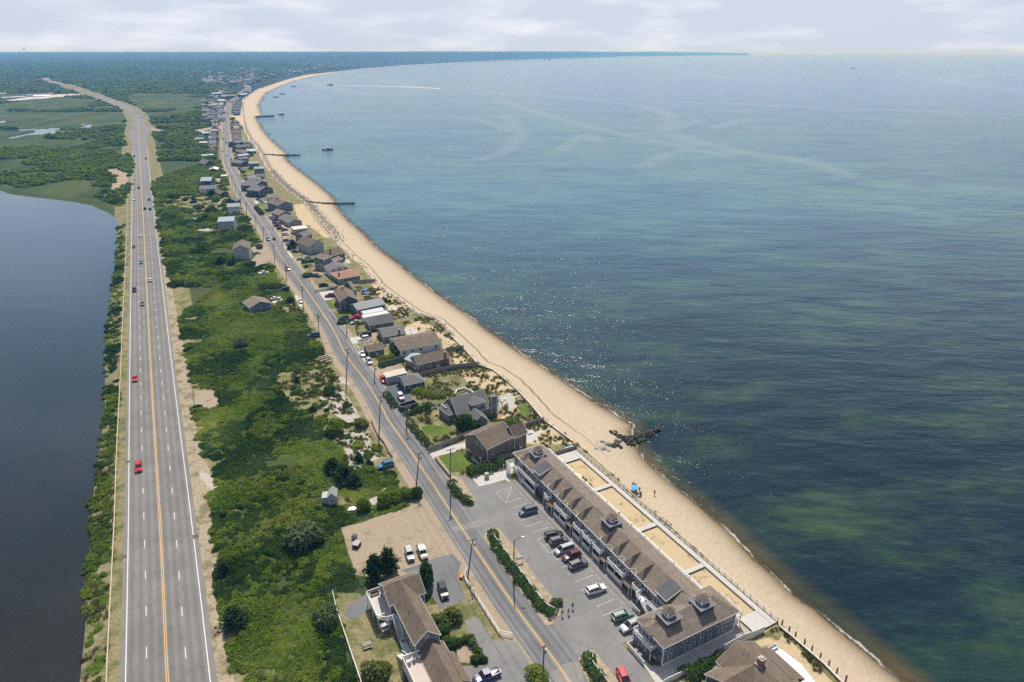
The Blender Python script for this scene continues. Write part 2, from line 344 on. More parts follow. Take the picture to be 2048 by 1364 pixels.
ZONES = dict(
 tan=[[ML(17.5,73.5),ML(29,73.5),ML(29,-3.5),ML(17.5,-3.5)], Z('G',[(520,0),(880,0),(1040,110),(1180,240),(940,270),(880,220),(780,200),(640,150),(560,60)]),
   Z('G',[(960,270),(1180,250),(1250,330),(1200,370),(1160,460),(1100,480),(930,560),(970,450)]), Z('G',[(1230,590),(1500,555),(1800,780),(1750,800),(1300,800),(1250,700)]),
   Z('F',[(1200,220),(1310,200),(1650,550),(1380,560),(1280,400),(1220,370)]), Z('F',[(930,0),(1050,60),(1300,200),(1200,230),(1000,150),(750,180),(750,80)]),
   Z('i',[(560,0),(740,0),(1060,370),(880,350),(750,230),(620,150)]), Z('j',[(1220,900),(1450,880),(1819,1364),(1400,1364),(1280,1130),(1240,1000)]),
   Z('s',[(1080,560),(1200,540),(1240,590),(1300,600),(1360,490),(2300,1400),(1690,1300),(1620,980),(1250,640),(1060,680),(920,650),(880,640)]),
   Z('h',[(1250,60),(1350,20),(2000,600),(2021,640),(1750,700),(1500,480),(1300,200)]),Z('o',[(430,262),(400,262),(380,268),(440,256),(450,250)]),
   Z('l',[(340,480),(500,470),(560,600),(520,900),(560,860),(540,700),(400,520),(400,560),(350,560)])],
 dirt=[Z('E',[(415,1090),(640,1030),(830,960),(1100,880),(1160,820),(1250,760),(1330,860),(1450,1050),(1560,1250),(1640,1364),(1600,1550),(1000,1640),(560,1560)]),
   Z('C',[(185,40),(250,150),(290,300),(370,400),(450,330),(700,390),(1000,290),(1140,250),(1200,200),(1070,0),(600,0)]),
   Z('N',[(1050,180),(1220,180),(1290,300),(1180,350),(1060,320)]), Z('T',[(610,340),(800,330),(850,340),(960,530),(1000,580),(880,520),(680,580),(640,500),(700,430)]),
   Z('F',[(275,600),(420,570),(690,530),(760,640),(520,640),(510,760),(430,800),(400,790)]), Z('i',[(0,0),(230,0),(220,330),(130,480),(20,500),(0,480)]),Z('j',[(480,1200),(860,1210),(1000,1364),(560,1364)]),
   Z('i',[(240,800),(470,740),(430,830),(440,900),(330,910)]), Z('i',[(450,1070),(880,1030),(850,1110),(700,1150),(640,1070)]),Z('h',[(1250,1060),(1340,1060),(1330,1250),(1250,1230)]),
   Z('k',[(560,580),(640,600),(650,710),(480,720)]), Z('k',[(430,240),(560,240),(580,270),(540,340),(450,320)]), Z('o',[(238,343),(256,345),(255,372),(225,372)]),Z('L',[(340,560),(500,550),(560,620),(450,640)]),Z('L',[(380,720),(470,712),(500,790),(430,800)]),
   Z('o',[(380,262),(450,249),(452,253),(400,268)]),Z('o',[(333,262),(300,254),(300,259),(325,265)]),
   Z('D',[(1020,860),(1130,800),(1180,780),(1250,1040),(1330,1140),(1300,1200),(1200,1060),(1080,900)]), Z('D',[(790,970),(830,980),(960,1180),(1000,1260),(960,1240),(860,1100)]),
   Z('C',[(1180,1080),(1300,1020),(1350,1120),(1320,1200),(1210,1190)])],
 dry=[YARD, Z('E',[(300,60),(700,0),(780,150),(900,370),(960,470),(1100,640),(1000,660),(900,500),(760,500),(700,470),(560,480),(420,450),(440,380),(380,280),(330,180)]),
   Z('Q',[(900,830),(1050,820),(1250,700),(1400,700),(1450,850),(1560,1000),(1637,1150),(1637,1364),(1300,1364),(1150,1250),(950,1050),(870,900)]),
   Z('k',[(0,600),(250,600),(500,700),(640,760),(660,870),(480,900),(200,930),(0,900)]), Z('k',[(60,1180),(400,1120),(430,1200),(300,1240)]), Z('k',[(450,350),(820,360),(850,430),(820,640),(640,620),(540,560),(430,530)]),
   Z('T',[(900,620),(1020,600),(1080,700),(1140,800),(1000,850),(930,700)]), Z('T',[(880,1010),(1000,1000),(1200,1020),(1280,1130),(1100,1150),(930,1120)]),
   Z('C',[(110,600),(330,590),(450,700),(700,850),(740,1364),(330,1364),(250,1050)]), Z('D',[(270,460),(330,380),(430,390),(560,590),(800,930),(790,980),(720,1010),(600,990),(520,900),(440,810),(345,840),(100,800),(120,700),(340,640)]),
   Z('D',[(0,690),(200,690),(330,800),(400,960),(200,1000),(120,1000)]), Z('L',[(760,0),(880,60),(1000,120),(850,120),(800,60)]),
   Z('L',[(920,900),(1300,850),(1560,870),(1600,960),(1300,1000),(1000,980)]),Z('E',[(1150,640),(1250,740),(1160,820),(1000,800),(1050,660)]), Z('T',[(540,1100),(620,1100),(620,1160),(540,1160)]), Z('E',[(380,760),(540,780),(530,880),(390,880)])],
 shell=[Z('A',[(215,470),(390,395),(600,325),(640,400),(610,540),(560,500),(430,540),(290,575)]), Z('B',[(400,1050),(560,1240),(650,1245),(1190,960),(1290,1000),(1330,1030),(1110,1100),(840,1275),(700,1364),(600,1364),(520,1240)]),
   Z('G',[(150,905),(330,840),(640,770),(700,800),(590,850),(290,930),(205,985)]), Z('G',[(1250,640),(1330,650),(1400,700),(1390,750),(1260,800)]), Z('G',[(1330,665),(1545,620),(1548,632),(1345,690)]),
   Z('F',[(0,240),(130,215),(300,225),(330,255),(130,290),(60,290),(100,370),(190,390),(285,560),(270,605),(200,570),(60,330)]), Z('h',[(70,270),(470,205),(480,330),(440,390),(180,430)]), Z('h',[(450,850),(560,810),(580,870),(530,920)]),
   Z('h',[(700,1190),(960,1140),(1260,1190),(950,1260),(820,1290),(760,1260)]), Z('T',[(880,1005),(1000,975),(1100,960),(1105,975),(960,1010),(940,1060),(890,1060)]), Z('T',[(1140,940),(1200,930),(1270,1000),(1290,1080),(1230,1070),(1200,990)]),
   Z('i',[(20,520),(90,530),(230,690),(275,770),(170,760),(90,640)]), Z('j',[(230,830),(640,780),(650,830),(290,890)]), Z('k',[(840,1040),(1130,1015),(1140,1035),(860,1070)]), 
   Z('k',[(440,545),(550,540),(550,570),(450,575)]), Z('J',[(60,690),(350,655),(720,635),(980,625),(960,640),(560,665),(200,690)]),
   Z('T',[(700,340),(620,330),(650,320),(740,330)]), Z('h',[(1500,600),(1700,510),(1780,590),(1640,640)]), 
   Z('i',[(1130,700),(1240,690),(1400,760),(1280,740)]), Z('i',[(1280,800),(1380,795),(1440,860),(1300,880)]), Z('n',[(1350,310),(1560,290),(1790,240),(1800,260),(1600,300),(1360,330)]),Z('F',[(730,110),(900,90),(900,200),(780,200)])],
 white=[Z('E',[(330,200),(440,130),(560,120),(700,110),(710,250),(800,330),(900,360),(720,420),(560,490),(420,440),(480,330),(420,260)]), Z('E',[(640,820),(780,770),(960,590),(940,630),(800,810),(740,890),(660,900)]), Z('k',[(0,950),(130,960),(240,1030),(150,1070),(60,1090),(0,1010)]), Z('Q',[(1270,1060),(1400,1000),(1480,1000),(1637,1240),(1637,1364),(1450,1250),(1300,1150)]), Z('k',[(60,1180),(400,1130),(420,1180),(300,1200)]), Z('Q',[(1380,880),(1480,880),(1560,960),(1400,930)]), Z('N',[(1100,880),(1180,920),(1270,1040),(1180,1050),(1100,950)])],
 lawn=[Z('G',[(300,930),(570,870),(745,1020),(620,1090),(440,1110)]), Z('G',[(110,610),(250,590),(420,620),(450,680),(380,720),(180,700)]), Z('h',[(195,425),(370,385),(535,580),(400,620),(300,600)]), Z('h',[(420,660),(850,610),(880,730),(520,800)]),
   Z('j',[(150,600),(400,570),(400,680),(300,700),(180,680)]), Z('j',[(300,900),(650,850),(690,880),(300,960)]), Z('j',[(500,1010),(780,950),(760,1060),(620,1110),(520,1060)]), Z('i',[(430,810),(760,780),(770,840),(480,880)]),
   Z('k',[(890,150),(1150,180),(1130,230),(920,280)]), Z('k',[(900,60),(1050,50),(1150,100),(1150,130),(900,130)]), Z('k',[(1040,470),(1230,440),(1220,560),(1080,560)]), Z('D',[(-60,640),(60,640),(30,700),(-60,700)]),
   Z('n',[(1800,480),(1950,460),(2021,640),(1950,780),(1850,700)])])
MARSH = Z('o',[(0,376),(110,392),(200,400),(240,430),(238,380),(215,335),(250,330),(258,290),(262,250),(255,232),(225,212),(190,200),(60,190),(0,190),(-600,190),(-900,376)])
MARSH2 = Z('o',[(293,240),(330,235),(370,228),(400,222),(430,205),(400,190),(330,190),(270,190),(250,196),(285,222)])

def build_ground():
    ys = 66*np.exp(np.arange(0, 1096)*.0055); us = np.arange(-1.18, 1.12, .0046)
    Y, U = np.meshgrid(ys, us, indexing='ij'); X = Y*U
    shp = X.shape; Xf = X.ravel(); Yf = Y.ravel()
    # only evaluate the costly distances near land
    Zf = height(Xf, Yf)
    keep = (Zf > -5.5).reshape(shp)
    fine = hash_noise(Xf, Yf, 1.7, 11)*.5+hash_noise(Xf, Yf, .8, 12)*.5-.5
    inb = inside(Xf, Yf, BEACH); flat = (Yf < 700)
    Zf = Zf + np.where(inb & flat, fine*.16, 0)
    far_w = smooth(1300, 2600, Yf)*inside(Xf, Yf, LAND)*(~inb)
    tree = hash_noise(Xf, Yf, 16, 21)*.5+hash_noise(Xf, Yf, 38, 22)*.5
    Zf = Zf + far_w*(tree-.2)*11*smooth(0, 60, dist_poly(Xf, Yf, [(p[0],p[1]) for p in HWC[-160:]])-9)*smooth(30,120,dist_poly(Xf,Yf,INNER))
    idx = np.arange(Xf.size).reshape(shp)
    kq = keep[:-1,:-1] | keep[1:,:-1] | keep[:-1,1:] | keep[1:,1:]
    F = np.stack([idx[:-1,:-1][kq], idx[:-1,1:][kq], idx[1:,1:][kq], idx[1:,:-1][kq]], 1)
    used = np.unique(F); remap = np.full(Xf.size, -1); remap[used] = np.arange(used.size); F = remap[F]
    Xu, Yu, Zu = Xf[used], Yf[used], Zf[used]
    me = mesh_np('ground', np.stack([Xu, Yu, Zu], 1), F, ground_mat(), True)
    soft = np.clip(Yu*.0022, .35, 12)
    side = np.where(inside(Xu, Yu, BEACH) | ((Zu < WL+.05) & (sdist(Xu, Yu, LAKE) < -8)), 1.0, -1.0)
    attr(me, 'a_beach', np.clip(.5+side*dist_poly(Xu, Yu, INNER)/(2*soft+.3), 0, 1))
    wet = np.where(inside(Xu, Yu, LAND), np.exp(-dist_poly(Xu, Yu, WATER)/2.6), 1.0); attr(me, 'a_wet', wet)
    di = dist_poly(Xu, Yu, INNER); inb = inside(Xu, Yu, BEACH); attr(me, 'a_wrack', np.where(inb, di, 50))
    for z, polys in ZONES.items():
        m = np.zeros(Xu.shape)
        for p in polys:
            s = sdist(Xu, Yu, p); m = np.maximum(m, np.clip(.5+s/(2*soft+ (1.2 if z in ('dry','tan','dirt','white') else .1)), 0, 1))
        if z == 'dirt':
            d = dist_poly(Xu, Yu, SRC); m = np.maximum(m, np.clip(1-(d-5.2)/2.4, 0, .75))
        if z == 'dry':
            d = dist_poly(Xu, Yu, SRC); m = np.maximum(m, np.clip(1-(d-7)/3.5, 0, 1))
            dh = dist_poly(Xu, Yu, HWC); m = np.maximum(m, np.clip(1-(dh-16)/6, 0, 1)*(Yu < 2500))
        attr(me, 'a_'+z, m)
    # pale stony verge right of the highway
    hv = XY([P('o', x, y) for x, y in [(435,1364),(392,1040),(351,740),(315,460),(299.6,340),(288,240)]])
    poly = hv + VR[::-1]; s = sdist(Xu, Yu, poly); attr(me, 'a_verge', np.clip(.5+s/2.0, 0, 1)*(1-smooth(350, 900, Yu)*.5))
    mm = np.maximum(np.clip(.5+sdist(Xu, Yu, MARSH)/40, 0, 1), np.clip(.5+sdist(Xu, Yu, MARSH2)/40, 0, 1)); attr(me, 'a_marsh', mm)
    o = bpy.data.objects.new('ground', me); COL.objects.link(o); tag(o, 'coastal land with scrub, dry grass, lawns and a long sand beach', 'ground', kind='structure')
def ground_mat():
    m, t, b = mat_new('ground')
    A = {}
    for a in ('beach', 'wet', 'wrack', 'tan', 'dirt', 'dry', 'shell', 'lawn', 'verge', 'marsh', 'white'):
        A[a] = N(t, 'ShaderNodeAttribute', attribute_name='a_'+a).outputs['Fac']
    pos = N(t, 'ShaderNodeNewGeometry').outputs['Position']
    big = noise(t, .035, 5, .6, pos).outputs[0]; mid = noise(t, .22, 5, .62, pos).outputs[0]; sm = noise(t, 1.3, 5, .65, pos).outputs[0]; gr = noise(t, 5.5, 3, .7, pos).outputs[0]
    sy0 = N(t, 'ShaderNodeSeparateXYZ'); LK(t, pos, sy0.inputs[0])
    edge = mth(t, 'SUBTRACT', mth(t, 'ADD', mth(t, 'MULTIPLY', mid, .5), mth(t, 'MULTIPLY', sm, .5)), .5)
    def zone(a, w, k=.10):
        v = mth(t, 'ADD', A[a], mth(t, 'MULTIPLY', edge, w)); r = N(t, 'ShaderNodeMapRange', interpolation_type='SMOOTHSTEP'); LK(t, v, r.inputs[0])
        r.inputs[1].default_value = .5-k; r.inputs[2].default_value = .5+k; return r.outputs[0]
    mixn = mth(t, 'ADD', mth(t, 'MULTIPLY', sm, .6), mth(t, 'MULTIPLY', gr, .4))
    scrub = ramp(t, mixn, [(.32, (.020,.034,.010)), (.5, (.042,.064,.018)), (.68, (.085,.10,.036))]).outputs[0]
    scrub = mixc(t, ramp(t, big, [(.42, 0), (.62, 1)]).outputs[0], scrub, (.062,.085,.024), 'MIX')
    far = N(t, 'ShaderNodeMapRange'); sy = N(t, 'ShaderNodeSeparateXYZ'); LK(t, pos, sy.inputs[0]); LK(t, sy.outputs[1], far.inputs[0]); far.inputs[1].default_value = 700; far.inputs[2].default_value = 1700
    fn = noise(t, .022, 8, .7, pos).outputs[0]
    forest = ramp(t, fn, [(.36, (.010,.020,.010)), (.5, (.022,.038,.016)), (.66, (.055,.075,.028))]).outputs[0]
    c = mixc(t, far.outputs[0], scrub, forest)
    mar = ramp(t, noise(t, .022, 9, .72, pos, mapsc=(1, .40, 1)).outputs[0], [(.34, (.014,.030,.009)), (.44, (.036,.064,.014)), (.54, (.058,.088,.018)), (.62, (.095,.088,.032)), (.70, (.04,.056,.016))]).outputs[0]
    c = mixc(t, zone('marsh', .9, .2), c, mar)
    dryc = ramp(t, mixn, [(.3, (.13,.115,.055)), (.45, (.21,.185,.09)), (.58, (.30,.25,.15)), (.72, (.40,.34,.24))]).outputs[0]
    dryc = mixc(t, ramp(t, mid, [(.44, 0), (.6, .9)]).outputs[0], dryc, ramp(t, sm, [(.3, (.06,.085,.02)), (.7, (.15,.16,.05))]).outputs[0])
    c = mixc(t, zone('dry', 1.0), c, dryc)
    ver = ramp(t, mixn, [(.36, (.17,.14,.085)), (.46, (.30,.25,.17)), (.58, (.42,.35,.25))]).outputs[0]
    ver = mixc(t, ramp(t, mid, [(.50, 0), (.60, .8)]).outputs[0], ver, (.16,.13,.07))
    c = mixc(t, zone('verge', .8), c, ver)
    dirt = ramp(t, mixn, [(.33, (.27,.215,.155)), (.55, (.36,.29,.215)), (.7, (.44,.36,.28))]).outputs[0]
    dirt = mixc(t, ramp(t, mid, [(.53, 0), (.66, .75)]).outputs[0], dirt, (.21,.17,.085))
    c = mixc(t, zone('dirt', .6), c, dirt)
    tan = ramp(t, mixn, [(.3, (.43,.33,.20)), (.6, (.53,.42,.265)), (.75, (.60,.49,.33))]).outputs[0]
    tan = mixc(t, ramp(t, mth(t, 'MULTIPLY', mid, sm), [(.29, 0), (.36, .8)]).outputs[0], tan, (.20,.15,.07))
    c = mixc(t, zone('tan', .45), c, tan)
    c = mixc(t, zone('white', 1.7, .10), c, ramp(t, mixn, [(.3, (.26,.22,.17)), (.5, (.42,.38,.33)), (.7, (.55,.51,.45))]).outputs[0])
    lawn = ramp(t, mth(t,'ADD',mth(t,'MULTIPLY',mixn,.5),mth(t,'MULTIPLY',mid,.5)), [(.36, (.055,.100,.012)), (.5, (.095,.14,.022)), (.62, (.16,.17,.05))]).outputs[0]
    c = mixc(t, zone('lawn', .15, .06), c, lawn)
    shell = ramp(t, mixn, [(.3, (.38,.36,.34)), (.7, (.60,.57,.54))]).outputs[0]
    c = mixc(t, zone('shell', .35, .06), c, shell)
    sand = ramp(t, mixn, [(.28, (.36,.29,.205)), (.5, (.475,.39,.28)), (.72, (.56,.47,.345))]).outputs[0]
    debris = ramp(t, noise(t, 2.2, 4, .75, pos, mapsc=(1, .6, 1)).outputs[0], [(.60, 0), (.66, .6)]).outputs[0]
    sand = mixc(t, debris, sand, (.13,.10,.06))
    wj = mth(t, 'ADD', A['wrack'], mth(t, 'MULTIPLY', mth(t, 'SUBTRACT', mid, .5), 1.6)); wl = mth(t, 'SUBTRACT', 1.0, mth(t, 'MULTIPLY', mth(t, 'ABSOLUTE', mth(t, 'SUBTRACT', wj, 4.6)), 1.5), clamp=True)
    wk = mth(t, 'MULTIPLY', ramp(t, mth(t, 'MULTIPLY', wl, mth(t, 'ADD', sm, .45)), [(.25, 0), (.7, .9)]).outputs[0], ramp(t, mth(t, 'MULTIPLY', gr, 1.0), [(.35, .3), (.55, 1)]).outputs[0])
    bandm = N(t, 'ShaderNodeMapRange'); LK(t, mth(t, 'ADD', A['wrack'], mth(t, 'MULTIPLY', mth(t, 'SUBTRACT', mid, .5), 7)), bandm.inputs[0]); bandm.inputs[1].default_value = 8.5; bandm.inputs[2].default_value = 6; 
    bandy = N(t, 'ShaderNodeMapRange'); LK(t, sy0.outputs[1], bandy.inputs[0]); bandy.inputs[1].default_value = 430; bandy.inputs[2].default_value = 520
    stn = ramp(t, noise(t, 1.1, 5, .75, pos).outputs[0], [(.38, (.09,.075,.06)), (.5, (.25,.205,.16)), (.62, (.40,.34,.27))]).outputs[0]
    sand = mixc(t, mth(t, 'MULTIPLY', mth(t, 'MULTIPLY', bandm.outputs[0], bandy.outputs[0]), .8), sand, stn)
    wg = N(t, 'ShaderNodeMapRange'); LK(t, sy0.outputs[1], wg.inputs[0]); wg.inputs[1].default_value = 165; wg.inputs[2].default_value = 205
    sand = mixc(t, mth(t, 'MULTIPLY', wk, wg.outputs[0]), sand, (.075,.055,.035))
    wetc = mixc(t, A['wet'], sand, (.17,.125,.07))
    c = mixc(t, zone('beach', .0, .06), c, wetc)
    LK(t, c, b.inputs['Base Color']); b.inputs['Roughness'].default_value = .92; b.inputs['Specular IOR Level'].default_value = .15
    bump(t, b, mixn, .8, .2)
    return m
build_ground()

# ---------------------------------------------------------------- water
SLICKS = [('o',[(1010,232),(1040,262),(1015,300),(960,318)],9), ('o',[(640,150),(700,150),(800,165),(820,185),(790,192)],12), ('o',[(790,232),(880,232),(960,240),(1020,260)],8),
 ('o',[(1000,185),(1120,195),(1230,205),(1310,218),(1345,240),(1330,262),(1390,290),(1330,310),(1290,332)],10), ('o',[(1250,270),(1330,262),(1400,240)],9), ('o',[(1330,262),(1460,300),(1600,320),(1700,350)],14),
 ('o',[(1430,255),(1490,238)],8), ('o',[(1370,145),(1450,155),(1570,165),(1760,172)],14), ('o',[(1980,150),(1900,155),(1930,168),(2048,180)],22), ('o',[(1900,150),(2100,148)],10),
 ('o',[(660,169),(900,181),(1150,195),(1400,205),(2048,230)],10), ('o',[(600,160),(680,180),(760,190)],14), ('o',[(560,180),(640,175),(660,160)],10), ('o',[(1120,300),(1170,270),(1200,285)],7),('o',[(1000,200),(1100,232),(1250,270),(1450,310)],9)]
SHOALS = [([(1000,205),(1120,235),(1250,262),(1380,292),(1520,318),(1700,352),(1850,372),(2100,395)],26),([(1150,300),(1350,330),(1600,372),(1900,430)],30),([(640,150),(720,160),(830,170),(800,200),(700,215),(600,225)],40),([(760,145),(900,160),(1050,190)],30),([(700,300),(900,330),(1150,360)],22) ]
def water_mat(name, lake=False):
    m, t, b = mat_new(name)
    pos = N(t, 'ShaderNodeNewGeometry').outputs['Position']
    patch = noise(t, .012, 6, .6, pos, mapsc=(.55, 1, 1), rot=(0, 0, R(18))).outputs[0]
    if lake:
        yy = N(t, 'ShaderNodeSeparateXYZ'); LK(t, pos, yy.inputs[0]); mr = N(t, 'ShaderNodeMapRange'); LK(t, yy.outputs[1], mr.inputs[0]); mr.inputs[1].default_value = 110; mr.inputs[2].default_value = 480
        c = mixc(t, mr.outputs[0], ramp(t, patch, [(.35, (.012,.015,.015)), (.65, (.026,.028,.022))]).outputs[0], (.045,.085,.13))  # bluer with distance: the sky's reflection is put into the base colour
    else:
        d = N(t, 'ShaderNodeAttribute', attribute_name='a_shore').outputs['Fac']
        sl = N(t, 'ShaderNodeAttribute', attribute_name='a_slick').outputs['Fac']
        fd = N(t, 'ShaderNodeAttribute', attribute_name='a_mid').outputs['Fac']
        p2 = noise(t, .045, 8, .72, pos, mapsc=(.5, 1, 1), rot=(0, 0, R(20))).outputs[0]
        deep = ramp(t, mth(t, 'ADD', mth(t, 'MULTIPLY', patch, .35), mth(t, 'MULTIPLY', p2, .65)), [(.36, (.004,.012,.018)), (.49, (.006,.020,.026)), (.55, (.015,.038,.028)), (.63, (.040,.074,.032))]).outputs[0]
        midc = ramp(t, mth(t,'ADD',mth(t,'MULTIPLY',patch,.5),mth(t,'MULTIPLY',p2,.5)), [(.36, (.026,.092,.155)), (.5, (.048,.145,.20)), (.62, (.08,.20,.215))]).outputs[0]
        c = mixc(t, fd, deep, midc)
        c = mixc(t, N(t, 'ShaderNodeAttribute', attribute_name='a_far').outputs['Fac'], c, ramp(t, patch, [(.35, (.060,.125,.26)), (.65, (.095,.165,.30))]).outputs[0])  # distant water paler and bluer: grazing sky reflection painted into the body colour
        so = N(t, 'ShaderNodeAttribute', attribute_name='a_shoal').outputs['Fac']
        c = mixc(t, mth(t, 'MULTIPLY', so, ramp(t, mth(t,'MULTIPLY',p2,mth(t,'ADD',patch,.5)), [(.35, .1), (.62, 1)]).outputs[0]), c, (.085,.19,.185))
        sh = ramp(t, p2, [(.4, (.035,.040,.022)), (.6, (.095,.070,.028))]).outputs[0]
        c = mixc(t, ramp(t, mth(t, 'ADD', d, mth(t, 'MULTIPLY', mth(t, 'SUBTRACT', p2, .5), .5)), [(.22, 1), (.62, 0)]).outputs[0], c, sh)
        foam = noise(t, .8, 5, .7, pos).outputs[0]
        fm = N(t, 'ShaderNodeAttribute', attribute_name='a_foam').outputs['Fac']
        fj = mth(t, 'ADD', fm, mth(t, 'MULTIPLY', mth(t, 'SUBTRACT', noise(t, .25, 4, .6, pos).outputs[0], .5), 2.4)); fl = mth(t, 'SUBTRACT', 1.0, mth(t, 'MULTIPLY', mth(t, 'ABSOLUTE', mth(t, 'SUBTRACT', fj, .8)), 1.1), clamp=True)
        fo = ramp(t, mth(t, 'MULTIPLY', mth(t, 'MULTIPLY', fl, foam), ramp(t, noise(t, .09, 3, .6, pos).outputs[0], [(.40, .45), (.6, 1.15)]).outputs[0]), [(.27, 0), (.50, .7)]).outputs[0]
        c = mixc(t, fo, c, (.75,.75,.72))
        sn = noise(t, .035, 7, .7, pos).outputs[0]
        slm = mth(t, 'MULTIPLY', ramp(t, mth(t, 'MULTIPLY', sl, mth(t,'ADD',sn,.30)), [(.38, 0), (.85, 1)]).outputs[0], .50)
        c = mixc(t, slm, c, (.16,.23,.24))  # the slicks' lighter reflection is painted into the base colour as well
    LK(t, c, b.inputs['Base Color']); b.inputs['IOR'].default_value = 1.33; b.inputs['Specular IOR Level'].default_value = .34 if not lake else .5
    b.inputs['Roughness'].default_value = .16 if not lake else .12
    w1 = noise(t, .34, 5, .62, pos, mapsc=(.42, 1.0, 1), rot=(0, 0, R(17))).outputs[0]
    w2 = noise(t, 1.5, 3, .55, pos, mapsc=(.6, 1, 1), rot=(0, 0, R(-12))).outputs[0]
    w0 = noise(t, .10, 3, .5, pos, mapsc=(.4, 1.0, 1), rot=(0, 0, R(14))).outputs[0]
    hgt = mth(t, 'ADD', mth(t, 'MULTIPLY', w0, 2.6), mth(t, 'ADD', w1, mth(t, 'MULTIPLY', w2, .20)))
    bn = bump(t, b, hgt, 1.0 if not lake else .16, .46 if not lake else .2)
    if not lake:
        s = mth(t, 'SUBTRACT', 1.0, mth(t, 'MULTIPLY', slm, .6)); LK(t, s, bn.inputs['Strength'])
        al = N(t, 'ShaderNodeAttribute', attribute_name='a_alpha').outputs['Fac']
        LK(t, mth(t, 'MAXIMUM', al, fo), b.inputs['Alpha'])
    return m
def build_water():
    ys = 66*np.exp(np.arange(0, 1068)*.0060); us = np.arange(-.62, 1.30, .0065); us = np.concatenate([us])
    Y, U = np.meshgrid(ys, us, indexing='ij'); X = Y*U; shp = X.shape; Xf = X.ravel(); Yf = Y.ravel()
    ins = inside(Xf, Yf, LAND); dw = dist_poly(Xf, Yf, WATER); keep = ((~ins) | (dw < 40+Yf*.02)).reshape(shp)
    idx = np.arange(Xf.size).reshape(shp); kq = keep[:-1,:-1] & keep[1:,:-1] & keep[:-1,1:] & keep[1:,1:]
    F = np.stack([idx[:-1,:-1][kq], idx[:-1,1:][kq], idx[1:,1:][kq], idx[1:,:-1][kq]], 1)
    used = np.unique(F); remap = np.full(Xf.size, -1); remap[used] = np.arange(used.size); F = remap[F]; Xu, Yu = Xf[used], Yf[used]
    Zu = np.full(Xu.shape, WL)
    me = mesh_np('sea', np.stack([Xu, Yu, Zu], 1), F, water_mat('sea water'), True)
    d = dw[used]*np.where(ins[used], -1, 1)
    attr(me, 'a_shore', np.clip(d/np.interp(Yu, [120, 260], [12, 6]), 0, 1)); attr(me, 'a_alpha', np.clip(.35+d/4, 0, 1))
    attr(me, 'a_foam', d)
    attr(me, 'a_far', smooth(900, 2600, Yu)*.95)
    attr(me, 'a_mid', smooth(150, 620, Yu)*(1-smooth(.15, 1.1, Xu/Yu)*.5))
    sl = np.zeros(Xu.shape)
    for k, pts, w in SLICKS:
        line = spline(XY([P(k, x, y, WL) for x, y in pts]), 20); lx = [p[0] for p in line]; ly = [p[1] for p in line]
        m = (Xu > min(lx)-200) & (Xu < max(lx)+200) & (Yu > min(ly)-600) & (Yu < max(ly)+600)
        if m.any():
            dd = dist_poly(Xu[m], Yu[m], line); sl[m] = np.maximum(sl[m], np.exp(-(dd/(w*1.15*Yu[m]/700+4))**2))
    attr(me, 'a_slick', sl); so = np.zeros(Xu.shape)
    for pts, w in SHOALS:
        line = spline(XY([P('o', x, y, WL) for x, y in pts]), 40); dd = dist_poly(Xu, Yu, line); so = np.maximum(so, .75*np.exp(-(dd/(w*1.5*(Yu/700)**1.2+9))**2))
    attr(me, 'a_shoal', so)
    o = bpy.data.objects.new('sea', me); COL.objects.link(o); tag(o, 'blue green bay water with sun glints and pale slicks', 'sea', kind='structure')
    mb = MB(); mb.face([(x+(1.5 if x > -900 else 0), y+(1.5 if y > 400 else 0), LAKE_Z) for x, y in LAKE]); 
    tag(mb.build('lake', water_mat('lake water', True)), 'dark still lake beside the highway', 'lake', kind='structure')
    for i, p in enumerate(PONDS):
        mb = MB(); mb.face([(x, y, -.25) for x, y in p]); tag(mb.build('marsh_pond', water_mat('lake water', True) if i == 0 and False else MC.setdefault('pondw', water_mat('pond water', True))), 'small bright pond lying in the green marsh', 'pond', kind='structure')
build_water()

